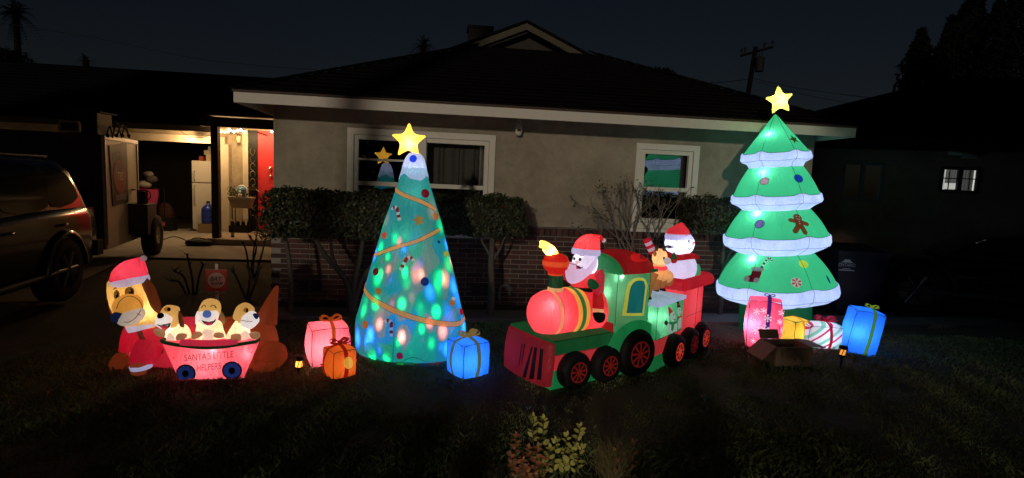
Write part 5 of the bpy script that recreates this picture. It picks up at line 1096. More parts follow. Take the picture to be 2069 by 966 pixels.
    pup('a', z([(215, 690), (350, 620), (470, 560), (560, 590), (640, 700), (660, 830), (560, 900), (330, 930), (235, 880)]), z([(140, 320), (230, 235), (370, 240), (438, 300), (440, 480), (420, 600), (330, 640), (250, 560), (180, 430)]), z([(45, 560), (60, 440), (130, 360), (230, 345), (320, 380), (355, 450), (340, 560), (290, 640), (200, 660), (110, 620)]), (324.5, 638.5, 6.2, 6.5), z([(55, 572), (150, 575), (305, 545), (280, 620), (230, 650), (130, 610)]), z([(120, 605), (200, 590), (240, 615), (225, 650), (170, 655)]), z([(245, 800), (270, 735), (320, 735), (370, 790), (385, 870), (330, 910), (270, 915), (240, 870)]), [z([(400, 790), (440, 740), (530, 735), (590, 760), (590, 810), (500, 850), (420, 860)]), z([(0, 660), (50, 650), (130, 650), (205, 700), (200, 800), (120, 790), (40, 740)])], [(z([(445, 330), (500, 380), (525, 500), (550, 600), (515, 660), (490, 640), (465, 560), (445, 460)]), DBR, .08)], [(310 + 250 / 8.782, 590 + 315 / 8.782, 7, 4.5, 3)], 'left puppy with open laughing mouth and waving paw', BLACK)
    pup('b', z([(660, 830), (740, 740), (760, 610), (830, 500), (980, 480), (1150, 500), (1220, 560), (1250, 700), (1290, 800), (1180, 850), (960, 870), (760, 860)]), z([(815, 320), (830, 240), (890, 150), (1010, 112), (1120, 140), (1180, 220), (1195, 330), (1150, 450), (1000, 500), (850, 450)]), z([(810, 400), (830, 330), (900, 305), (980, 320), (1060, 310), (1130, 340), (1160, 420), (1130, 520), (1060, 590), (970, 605), (880, 570), (830, 490)]), (418.3, 635, 8, 8), z([(850, 490), (900, 510), (980, 525), (1060, 510), (1110, 460), (1090, 520), (1030, 575), (960, 585), (900, 555)]), z([(900, 545), (960, 528), (1030, 530), (1020, 570), (960, 585)]), z([(860, 840), (890, 770), (870, 700), (960, 655), (1060, 700), (1045, 760), (1080, 840), (1000, 860), (920, 860)]), [z([(670, 800), (720, 710), (800, 700), (870, 740), (850, 790), (760, 830), (700, 835)]), z([(1070, 790), (1080, 730), (1150, 720), (1230, 740), (1260, 800), (1180, 820)])], [(z([(750, 400), (800, 330), (810, 460), (780, 580), (750, 570)]), PW, .10), (z([(1190, 340), (1230, 370), (1275, 480), (1270, 560), (1220, 570), (1190, 450)]), OCR, .12)], [([(310 + q[0] / 8.782, 590 + q[1] / 8.782) for q in ((862, 290), (875, 255), (905, 235), (935, 265))], 1), ([(310 + q[0] / 8.782, 590 + q[1] / 8.782) for q in ((1010, 265), (1045, 235), (1085, 250), (1108, 292))], 1)], 'middle puppy smiling with closed eyes and blue nose', fab('blue nose nylon', (.10, .16, .40), .8))
    pup('c', z([(1280, 830), (1310, 740), (1400, 590), (1490, 490), (1600, 560), (1700, 640), (1720, 740), (1720, 850), (1560, 900), (1380, 900)]), z([(1420, 400), (1470, 270), (1570, 200), (1660, 190), (1760, 260), (1800, 330), (1700, 420), (1600, 560), (1500, 520), (1430, 470)]), z([(1550, 500), (1590, 410), (1680, 345), (1790, 345), (1850, 420), (1880, 490), (1860, 550), (1740, 655), (1640, 630), (1560, 580)]), (310 + 1808 / 8.782, 590 + 432 / 8.782, 6.5, 6.3), z([(1540, 492), (1650, 512), (1760, 520), (1760, 528), (1650, 522), (1540, 502)]), None, z([(1550, 740), (1620, 690), (1690, 720), (1700, 800), (1690, 860), (1600, 880), (1540, 840)]), [z([(1370, 790), (1400, 750), (1540, 745), (1550, 860), (1450, 875), (1380, 850)]), z([(1700, 740), (1760, 705), (1860, 715), (1900, 770), (1850, 840), (1740, 820)])], [], [(310 + 1640 / 8.782, 590 + 325 / 8.782, 5, 5, 2)], 'right puppy looking sideways with dark nose', NAV)
    for tr_, px, py, p_ in ((wt, 428, 706, .8), (wt, 500, 715, .4), (ht, 305, 625, .5), (ht, 262, 600, .35)): near_led(root, tr_, fr, px, py, p_)
    for q in ((352, 672, .1), (420, 672, .1), (488, 672, .1)): lamp(root, P(*q), .55, (1, .95, .85), .015)
    for q, p_ in (((424, 722, .1), 2.2), ((268, 632, .26), 1.6), ((262, 548, .26), .7), ((300, 695, .36), 1.5), ((400, 690, .36), .8), ((520, 700, .38), .35)): lamp(root, P(*q), p_, (1, .93, .88), .02)

# ================================================================== PLANTS
def leafquads(mb, pts, nrm, size, jitter=.9, asp=.55, mi=0):
    for p, n in zip(pts, nrm):
        n = (Vector(n) + Vector((rnd.gauss(0, 1), rnd.gauss(0, 1), rnd.gauss(0, 1))) * jitter * .6)
        n = n.normalized() if n.length > 1e-6 else Vector((0, 0, 1)); a = n.orthogonal().normalized(); a = (Matrix.Rotation(rnd.random() * 6.283, 3, n) @ a); b = n.cross(a); s = size * rnd.uniform(.6, 1.25); p = Vector(p)
        mb.add([p - a * s, p - b * s * asp + n * s * .12, p + a * s, p + b * s * asp + n * s * .12], [(0, 1, 2), (0, 2, 3)], mi)
def hedge(name, label, px0, px1, py0, py1, v0, v1, n, trunks, seed, leafm, lobes=3.2, size=.022, rough=.07):
    global rnd
    rnd = random.Random(seed); vm = v0
    ua, zt = HP(px0, py0, vm); ub, _ = HP(px1, py0, vm); _, zb = HP((px0 + px1) / 2, py1, vm); uc, vc = (ua + ub) / 2, (v0 + v1) / 2; o = H(uc, vc, 0)
    root = thing(name, label, 'shrub', o, TH, 'clipped shrubs against the house'); mb = MB(); hx, hy = (ub - ua) / 2, (v1 - v0) / 2; hz = (zt - zb) / 2; P = []; Nn = []
    while len(P) < n:
        d = Vector((rnd.gauss(0, 1), rnd.gauss(0, 1), rnd.gauss(0, 1))).normalized(); p_ = 5.0      # rounded box
        k = (abs(d.x) ** p_ + abs(d.y) ** p_ + abs(d.z) ** p_) ** (-1 / p_); q = d * k; 
        f = rnd.choice((0, 1, 2)) 
        if rnd.random() < .75:   # spread evenly over the long faces
            q = Vector((rnd.uniform(-1, 1), rnd.uniform(-1, 1), rnd.uniform(-1, 1))); ax_ = rnd.choices((0, 1, 2), (hy * hz, hx * hz, hx * hy))[0]; q[ax_] = 1 if rnd.random() < .5 else -1
            nn = q.copy(); q = q * (1 / max(1e-6, (abs(q.x) ** 12 + abs(q.y) ** 12 + abs(q.z) ** 12) ** (1 / 12)))
        w_ = Vector((q.x * hx, q.y * hy, q.z * hz)); dsp = noise.noise(w_ * lobes + Vector((seed, 0, 0))) * rough + noise.noise(w_ * 11) * .03
        w2 = w_ + Vector((q.x ** 3, q.y ** 3, q.z ** 3)).normalized() * dsp - Vector((q.x, q.y, q.z)) * abs(rnd.gauss(0, .045)); w2.z += (zt + zb) / 2; P.append(w2); Nn.append(Vector((q.x ** 5, q.y ** 5, q.z ** 5 + .2)).normalized())
    leafquads(mb, P, Nn, size); mb.build('foliage', leafm, root, smooth=False)
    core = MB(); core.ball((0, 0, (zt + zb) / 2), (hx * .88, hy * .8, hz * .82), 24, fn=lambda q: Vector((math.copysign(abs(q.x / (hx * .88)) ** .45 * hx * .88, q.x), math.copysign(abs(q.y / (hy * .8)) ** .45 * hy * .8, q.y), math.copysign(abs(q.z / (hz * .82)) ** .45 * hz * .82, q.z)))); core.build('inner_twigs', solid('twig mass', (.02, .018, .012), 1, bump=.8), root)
    bark = solid('grey bark', (.075, .068, .056), .9, var=.4, scale=25, bump=.8); fr = Fr(o, math.degrees(TH)); tm = MB()
    for path, r0_, r1_ in trunks:
        q = [fr.L(*p, (p[2] if len(p) > 2 else 0)) if False else fr.L(p[0], p[1], 0) for p in path]; sp = smooth_path(q, 4); sp[0].z = min(sp[0].z, -.01) if path[0][1] > 600 else sp[0].z; tm.tube(sp, np.linspace(r0_, r1_, len(sp)), 8)
    if trunks: tm.build('trunk', bark, root)
    return root
def shrubs():
    lm = solid('dark hedge leaf', (.034, .044, .02), .45, var=.6, scale=9, spec=.35)
    hedge('hedge', 'long clipped dark hedge under the wide window, left of the cone tree', 514, 885, 380, 486, -.95, -.3, 13000, [([(712, 645), (706, 590), (695, 560), (660, 520), (635, 480)], .05, .02), ([(712, 640), (716, 570), (728, 520), (735, 470)], .045, .02), ([(714, 610), (735, 560), (765, 520), (780, 470)], .035, .018), ([(690, 555), (672, 520), (668, 470)], .025, .015), ([(585, 640), (588, 560), (575, 470)], .035, .02)], 11, lm)
    hedge('hedge', 'shorter clipped dark hedge with single trunk right of the cone tree', 868, 1072, 392, 480, -.95, -.3, 6800, [([(990, 645), (993, 580), (992, 530), (996, 470)], .045, .03), ([(993, 520), (978, 495), (965, 470)], .02, .012), ([(992, 530), (1012, 500), (1020, 470)], .018, .01)], 12, lm)
    hedge('hedge', 'small clipped dark shrub behind the tiered tree', 1409, 1530, 398, 474, -.75, -.15, 3800, [([(1455, 640), (1458, 560), (1462, 470)], .035, .025), ([(1460, 540), (1480, 500), (1490, 470)], .025, .015)], 13, lm)
    # twiggy, nearly bare shrub below the single window
    global rnd
    rnd = random.Random(21); u_, _ = HP(1292, 600, -.45); o = H(u_, -.45, 0); root = thing('bare_shrub', 'grey twiggy shrub with few leaves below the single window', 'shrub', o, TH); tw = MB(); tips = []
    def grow(p, d, ln, r, k):
        n = 4; pts = [p]
        for i in range(n): d = (d + Vector((rnd.gauss(0, .16), rnd.gauss(0, .12), rnd.gauss(.02, .1)))).normalized(); pts.append(pts[-1] + d * ln / n)
        tw.tube(pts, np.linspace(r, r * .62, n + 1), 5 if k < 3 else 3)
        if k >= 4 or pts[-1].z > 1.52: tips.extend(pts[2:]); return
        for j in range(rnd.choice((2, 2, 3))): grow(pts[-1], (d + Vector((rnd.gauss(0, .36), rnd.gauss(0, .3), rnd.gauss(.16, .22)))).normalized(), ln * rnd.uniform(.6, .85), r * .62, k + 1)
    for a in (-.35, -.15, .05, .25, .4, -.02): grow(Vector((a * .2, 0, 0)), Vector((a * .34, rnd.uniform(-.1, .1), 1)).normalized(), .62, .022, 0)
    tw.build('twigs', solid('grey twig', (.15, .135, .115), .9, var=.3, scale=30), root)
    lv = MB(); T = [t for t in tips if rnd.random() < .55]; P = [t + Vector((rnd.gauss(0, .03), rnd.gauss(0, .03), rnd.gauss(0, .03))) for t in T for _ in range(2)]; leafquads(lv, P, [Vector((0, -1, .3))] * len(P), .016); lv.build('leaves', lm, root, smooth=False)
def leafmesh(name, m, wd=.36, fold=.12, curl=.12):
    vs = []; n = 5
    for i in range(n + 1):
        t = i / n; ww = wd * math.sin(math.pi * t ** .85) ** .8 * .5 if 0 < t < 1 else .0; z = -curl * (t - .3) ** 2
        vs += [(-ww, t, z + fold * ww * 2), (0, t, z), (ww, t, z + fold * ww * 2)]
    fs = []
    for i in range(n):
        for j in range(2): a = i * 3 + j; fs.append((a, a + 1, a + 4, a + 3))
    me = bpy.data.meshes.new(name); me.from_pydata(vs, [], fs); me.materials.append(m); me.polygons.foreach_set('use_smooth', [True] * len(fs)); me.update(); return me
def leafmat(name, col, var=.3):
    m, t, o = nt(name); oi = N(t, 'ShaderNodeObjectInfo'); tc = N(t, 'ShaderNodeTexCoord'); nz = N(t, 'ShaderNodeTexNoise', i_Scale=3.0); t.links.new(tc.outputs['Object'], nz.inputs[0]); mx = N(t, 'ShaderNodeMix', data_type='RGBA'); ad = N(t, 'ShaderNodeMath', operation='MULTIPLY_ADD', i_1=.5); t.links.new(nz.outputs[0], ad.inputs[0]); ml = N(t, 'ShaderNodeMath', operation='MULTIPLY', i_1=.6); t.links.new(oi.outputs['Random'], ml.inputs[0]); t.links.new(ml.outputs[0], ad.inputs[2])
    t.links.new(ad.outputs[0], mx.inputs[0]); mx.inputs[6].default_value = c4([c * (1 - var) for c in col]); mx.inputs[7].default_value = c4([min(1, c * (1 + var)) for c in col])
    p = N(t, 'ShaderNodeBsdfPrincipled', i_Roughness=.5); tr = N(t, 'ShaderNodeBsdfTranslucent'); x = N(t, 'ShaderNodeMixShader', i_0=.15); t.links.new(mx.outputs[2], p.inputs['Base Color']); t.links.new(mx.outputs[2], tr.inputs[0]); t.links.new(p.outputs[0], x.inputs[1]); t.links.new(tr.outputs[0], x.inputs[2]); t.links.new(x.outputs[0], o.inputs[0]); return m
def front_plants():
    global rnd
    rnd = random.Random(5); D = 2.78
    stemm = solid('green stem', (.10, .11, .04), .7)
    def place_leaf(root, me, p, d, up, s):
        o = bpy.data.objects.new('leaf', me); COL.objects.link(o); o.parent = root; y = d.normalized(); x = y.cross(up); x = x.normalized() if x.length > .05 else y.orthogonal().normalized(); z = x.cross(y)
        M = Matrix((x, y, z)).transposed().to_4x4(); o.matrix_local = Matrix.Translation(p) @ M @ Matrix.Scale(s, 4)
    def leafy(name, label, base_px, stems, me_list, cnt, size, cat='shrub'):
        b = at(base_px[0], base_px[1], D); b.z = 0; root = thing(name, label, cat, b); sm = MB(); cam_d = (EYE - b).normalized()
        for st in stems:
            q = [at(x, y, D + (st[1] if i else 0)) - b for i, (x, y) in enumerate(st[0])]; q[0].z = max(q[0].z, -.02) if False else q[0].z; q = [Vector((q[0].x * .7, q[0].y, 0))] + q; sp = smooth_path(q, 6); sm.tube(sp, np.linspace(.004, .0015, len(sp)), 5); n = st[2]
            for k in range(n):
                t = .30 + .70 * k / (n - 1); i = min(len(sp) - 2, int(t * (len(sp) - 1))); p = sp[i]; ax = (sp[i + 1] - sp[i]).normalized(); side = (1 if k % 2 else -1); sd_ = Vector((side * rnd.uniform(.55, 1.2), rnd.uniform(-.7, .5), rnd.uniform(-.25, .8))) + ax * .35
                place_leaf(root, rnd.choice(me_list), p, sd_, (cam_d + Vector((0, 0, .5)) + Vector((rnd.gauss(0, .6), rnd.gauss(0, .3), rnd.gauss(0, .5)))).normalized(), size * (1.08 - .45 * t) * rnd.uniform(.8, 1.15))
            place_leaf(root, rnd.choice(me_list), sp[-1], Vector((rnd.gauss(0, .2), 0, 1)), cam_d, size * .55)
        sm.build('stem', stemm, root); return root
    yg = [leafmesh('leaf', leafmat('yellow green leaf', (.50, .48, .12)), w_) for w_ in (.52, .62, .46)]; rd = [leafmesh('leaf', leafmat('reddish leaf', (.38, .14, .07)), w_, .2, .4) for w_ in (.5, .6)]
    leafy('leafy_shrub', 'young shrub with rounded yellow-green leaves at the lower edge of the lawn', (1110, 975), [([(1088, 940), (1078, 895), (1077, 862), (1078, 842)], 0, 15), ([(1095, 940), (1096, 890), (1098, 862), (1099, 846)], .03, 13), ([(1118, 950), (1121, 915), (1123, 890)], -.05, 10), ([(1150, 950), (1152, 915), (1166, 890), (1173, 862)], .02, 15), ([(1140, 950), (1142, 910), (1146, 880)], .08, 11), ([(1100, 955), (1108, 930), (1112, 905)], -.1, 9), ([(1165, 950), (1168, 925), (1176, 905)], -.06, 8)], yg, 0, .052)
    leafy('red_leafed_plant', 'reddish bronze leafed plant left of the yellow-green shrub', (1066, 985), [([(1050, 955), (1042, 915), (1044, 880)], -.05, 17), ([(1062, 960), (1066, 930), (1068, 905)], -.1, 17), ([(1078, 960), (1082, 935), (1086, 905)], -.12, 16), ([(1092, 965), (1096, 945), (1104, 925)], -.1, 9), ([(1045, 965), (1036, 940), (1032, 920)], -.08, 13), ([(1070, 970), (1060, 950), (1056, 930)], -.15, 15)], rd, 0, .046)
    # dry grass tuft
    def tuft(label, cx, top, wpx, n, m, name='dry_grass_tuft', d_=2.85):
        b = at(cx, 975, d_); b.z = 0; root = thing(name, label, 'grass', b); g = MB(); hmax = at(cx, top, d_).z
        for k in range(n):
            a = Vector((rnd.gauss(0, .3) * wpx * .0016, rnd.gauss(0, .05), 0)); h = hmax * rnd.uniform(.45, 1.05); ln = Vector((rnd.gauss(0, 1) * wpx * .0014, rnd.gauss(0, .06), 0)); w_ = rnd.uniform(.0012, .0022); A = []; B = []
            for i in range(5): t = i / 4; p = a + Vector((0, 0, h * t)) + ln * t * t; ww = w_ * (1 - t * .9); A.append(p - Vector((ww, 0, 0))); B.append(p + Vector((ww, 0, 0)))
            g.strip(A, B)
        g.build('blades', m, root, kind='stuff'); return root
    dg = solid('dry grass blade', (.17, .14, .06), .7, var=.5, scale=20)
    t = tuft('dry grass tuft with a few orange leaves right of the yellow-green shrub', 1236, 884, 62, 420, dg)
    for k in range(16):
        p = Vector((rnd.uniform(-.02, .12), rnd.uniform(-.1, .02), rnd.uniform(.05, .22))); o = bpy.data.objects.new('leaf', rnd.choice(rd)); COL.objects.link(o); o.parent = t; o.location = p; o.rotation_euler = (rnd.uniform(.6, 2), rnd.uniform(-.6, .6), rnd.uniform(0, 6)); s = rnd.uniform(.022, .042); o.scale = (s, s, s)
    tuft('thin sparse grass tuft at the bottom edge, left of the reddish plant', 925, 925, 60, 130, solid('dull grass blade', (.085, .075, .04), .7, var=.5, scale=20), d_=2.8)
    tuft('low dark weed tuft near the bottom edge beside the reddish plant', 1012, 945, 45, 110, solid('dull grass blade', (.085, .075, .04), .7), d_=2.75)
def dark_stalks():
    global rnd
    rnd = random.Random(31); m = solid('dark stalk leaf', (.035, .032, .024), .8, var=.4)
    for lab, paths, dep in (('dark leafless stalk plant behind the alarm sign', [[(392, 610), (388, 560), (378, 515)], [(385, 600), (372, 560), (352, 548)], [(380, 600), (362, 570), (345, 568)], [(395, 600), (402, 560), (410, 535)]], 6.9), ('dark spiky plant by the porch step', [[(512, 560), (512, 510), (520, 470)], [(505, 560), (498, 510), (490, 490)], [(515, 560), (530, 510), (535, 485)], [(508, 540), (518, 500), (505, 480)]], 8.2), ('dark low plant stems right of the alarm sign', [[(500, 600), (505, 560), (500, 540)], [(505, 600), (520, 560), (525, 540)], [(495, 600), (480, 565), (470, 545)]], 6.6)):
        b = at(paths[0][0][0], 600, dep); b.z = 0; root = thing('stalk_plant', lab, 'plant', b); mb = MB(); lv = MB()
        for p in paths:
            q = [at(x, y, dep) - b for x, y in p]; q = [Vector((0, 0, 0))] + q; sp = smooth_path(q, 4); mb.tube(sp, np.linspace(.018, .010, len(sp)), 6)
            for k in range(14): a = rnd.random() * 6.28; d = Vector((math.cos(a), math.sin(a), rnd.uniform(-.2, .9))) * rnd.uniform(.06, .13); e = sp[-1 - (k % 3)]; s_ = d.cross(Vector((0, 0, 1))).normalized() * .014; lv.add([e - s_, e + s_, e + d], [(0, 1, 2)])
        mb.build('stalk', m, root); lv.build('leaves', m, root, smooth=False)

# ================================================================== LAWN THINGS
def torch(name, px_top, px_foot, label, lit, dep):
    f = at(*px_foot, dep); f.z = 0; t_ = at(*px_top, dep); root = thing('torch_light', label, 'garden light', f, 0, 'solar torch lights on the lawn'); d = (t_ - f); bl = solid('black torch plastic', (.012, .012, .012), .5)
    up = d.normalized(); q = up.to_track_quat('Z', 'Y').to_matrix(); h = d.length; C = lambda r, z: [Vector((r * math.cos(2 * math.pi * k / 12), r * math.sin(2 * math.pi * k / 12), z)) for k in range(12)]
    m = MB(); m.loft([[q @ v for v in C(.004, 0)], [q @ v for v in C(.010, h * .25)], [q @ v for v in C(.012, h - .115)]]); m.build('stake', bl, root)
    m = MB(); z0 = h - .115; m.loft([[q @ v for v in C(.012, z0)], [q @ v for v in C(.036, z0 + .022)], [q @ v for v in C(.036, z0 + .028)]]); m.loft([[q @ v for v in C(.034, h - .035)], [q @ v for v in C(.040, h - .03)], [q @ v for v in C(.034, h - .004)], [q @ v for v in C(.02, h)]])
    for k in range(8):
        a = 2 * math.pi * k / 8; m.tube([q @ Vector((.035 * math.cos(a), .035 * math.sin(a), z0 + .02)), q @ Vector((.037 * math.cos(a + .4), .037 * math.sin(a + .4), h - .03))], .003, 5)
    m.build('cage', bl, root)
    m = MB(); m.loft([[q @ v for v in C(.026, z0 + .028)], [q @ v for v in C(.028, z0 + .05)], [q @ v for v in C(.024, h - .036)]]); m.build('flame_lens', emis('torch amber' + ('' if lit > 1 else ' dim'), (1, .36, .06), lit), root)
    lamp(root, q @ Vector((0, -.05, z0 + .05)), .05 * lit, (1, .45, .12), .01)
def lawn_things():
    torch('torch', (605, 719), (603, 762), 'black torch light glowing orange between dog and pink present', 2.6, 4.2); torch('torch', (1705, 698), (1697, 748), 'black torch light with orange flame in front of the tilted blue present', .9, 4.9)
    # alarm sign
    b = at(437, 600, 5.6); b.z = 0; root = thing('alarm_sign', 'red square alarm company sign on a thin stake behind the puppies', 'sign', b, R(14)); fr = Fr(b, 14); z0 = fr.L(437, 588, 0).z; z1 = fr.L(437, 545, 0).z; x0 = fr.L(416, 567, 0).x; x1 = fr.L(459, 567, 0).x; w_, h_ = x1 - x0, z1 - z0; cx = (x0 + x1) / 2; cz = (z0 + z1) / 2
    wm = solid('sign white', (.42, .33, .26), .6); m = MB(); m.box((cx, .012, z1 * .5 + .02), (.028, .012, z1 + .08)); m.build('stake', solid('pale stake', (.5, .42, .36), .7), root, False)
    m = MB(); m.box((cx, 0, cz), (w_, .01, h_)); m.build('panel', solid('sign red', (.33, .03, .028), .5, var=.12), root, False)
    m = MB(); flat(disc(w_ * .41, n=32), (cx, -.0065, cz), (1, 0, 0), (0, 0, 1), m); m.build('disc', wm, root, False)
    bk = solid('sign black', (.012, .01, .01), .6); m = MB()
    for tx, zz_, wf, hf in (('BAY', .085, .58, .21), ('ALARM', -.13, .60, .115)):
        t = text2(tx, 1, bold=.012, shear=.25); xs_ = [p[0] for p in t[0]]; ys = [p[1] for p in t[0]]; sx, sy = w_ * wf / (max(xs_) - min(xs_)), h_ * hf / (max(ys) - min(ys)); mx_, my_ = (max(xs_) + min(xs_)) / 2, (max(ys) + min(ys)) / 2; flat(([((p[0] - mx_) * sx, (p[1] - my_) * sy) for p in t[0]], t[1]), (cx, -.009, cz + zz_ * h_), (1, 0, 0), (0, 0, 1), m)
    m.build('lettering', bk, root, False)
    m = MB(); m.box((cx, 0, z0 - h_ * .11), (w_ * .86, .008, h_ * .10)); m.build('strip', solid('grey strip', (.16, .14, .13), .6), root, False)
    # open cardboard box
    c = G(1602, 742); fr = Fr((c.x - .02, c.y + .13, 0), 8); root = thing('cardboard_box', 'open brown cardboard box with spread flaps in front of the presents', 'box', fr=fr); cb = solid('cardboard', (.36, .26, .18), .85, var=.15, scale=12, bump=.15); w_, d_, h_ = .36, .26, .19; t_ = .008
    m = MB(); m.box((0, -d_ / 2, h_ / 2), (w_, t_, h_)); m.box((0, d_ / 2, h_ / 2), (w_, t_, h_)); m.box((-w_ / 2, 0, h_ / 2), (t_, d_ - t_ * 1.01, h_ - .002)); m.box((w_ / 2, 0, h_ / 2), (t_, d_ - t_ * 1.01, h_ - .002)); m.box((0, 0, .006), (w_ - .02, d_ - .02, .006)); m.build('carton', cb, root, False)
    def fl(a, b, dirv, ln, name='flap'):
        a, b, dirv = Vector(a), Vector(b), Vector(dirv).normalized(); n = (b - a).cross(dirv).normalized() * .003; m = MB(); q = [a, b, b + dirv * ln, a + dirv * ln]; m.add([p + n for p in q] + [p - n for p in q], [(0, 1, 2, 3), (7, 6, 5, 4), (0, 4, 5, 1), (1, 5, 6, 2), (2, 6, 7, 3), (3, 7, 4, 0)]); m.build(name, cb, root, False)
    fl((-w_ / 2, -d_ / 2, h_ + .004), (-w_ / 2, d_ / 2, h_ + .004), (-1, -.35, -.62), .21); fl((w_ / 2, d_ / 2, h_ + .004), (w_ / 2, -d_ / 2, h_ + .004), (1, -.1, -.05), .13); fl((-w_ / 2, d_ / 2, h_ + .004), (w_ / 2 - .16, d_ / 2, h_ + .004), (-.1, .35, 1), .09); fl((-w_ / 2 + .05, -d_ / 2 - .004, h_), (w_ / 2, -d_ / 2 - .004, h_), (0, -.25, -1), .10)
    m = MB(); t = text2('R  6', .07); flat(t, (.05, -d_ / 2 - .0065, .07), (1, 0, 0), (0, 0, 1), m); m.build('printing', solid('box print', (.12, .08, .05), .8), root, False)
    # city waste bin by the side yard
    b = at(1712, 620, 7.2); b.z = 0; fr = Fr(b, -8); root = thing('waste_bin', 'dark navy wheeled waste bin with white mountain emblem behind the tiered tree', 'bin', fr=fr); nv = solid('navy bin plastic', (.005, .007, .02), .5)
    zt = fr.L(1712, 500, 0).z; hw = .30; m = MB(); m.loft([[(-hw * .8, -.24, .12), (hw * .8, -.24, .12), (hw * .8, .26, .05), (-hw * .8, .26, .05)], [(-hw, -.3, zt - .06), (hw, -.3, zt - .06), (hw, .36, zt - .06), (-hw, .36, zt - .06)]]); m.build('tub', nv, root, False)
    m = MB(); m.loft([[(-hw - .02, -.33, zt - .058), (hw + .02, -.33, zt - .058), (hw + .02, .4, zt - .058), (-hw - .02, .4, zt - .058)], [(-hw - .02, -.33, zt - .02), (hw + .02, -.33, zt - .02), (hw + .02, .4, zt + .03), (-hw - .02, .4, zt + .03)]]); m.build('lid', nv, root, False)
    for s in (-1, 1): m = MB(); m.lathe([(.01, -.03), (.1, -.03), (.1, .03), (.01, .03)], (s * (hw * .8 + .02), .26, .1), 18, rot=Matrix.Rotation(R(90), 3, 'Y')); m.build('wheel', BLACK, root)
    pw = solid('bin print', (.26, .28, .36), .6); m = MB(); zc = fr.L(1711, 536, -.29).z; xc = fr.L(1711, 536, -.29).x; s = .155
    tl = lambda z_: -.3 + (-.24 + .3) * (1 - (z_ - .12) / (zt - .18)) - .006
    for poly in ([(-.075, .035), (-.045, .052), (-.03, .075), (-.012, .082), (.012, .082), (.03, .072), (.045, .052), (.078, .035)],): flat(polytri(poly, 1), (xc, tl(zc), zc), (1, 0, 0), (0, 0, 1), m)
    t = text2('ONTARIO', 1); xs_ = [p[0] for p in t[0]]; flat(([((p[0] - (max(xs_) + min(xs_)) / 2) * .20 / (max(xs_) - min(xs_)), p[1] * .065) for p in t[0]], t[1]), (xc, tl(zc), zc + .002), (1, 0, 0), (0, 0, 1), m); m.box((xc, tl(zc - .06) - .002, zc - .065), (.19, .004, .010)); m.box((xc, tl(zc - .04) - .002, zc - .045), (.10, .004, .007)); m.build('emblem', pw, root, False)

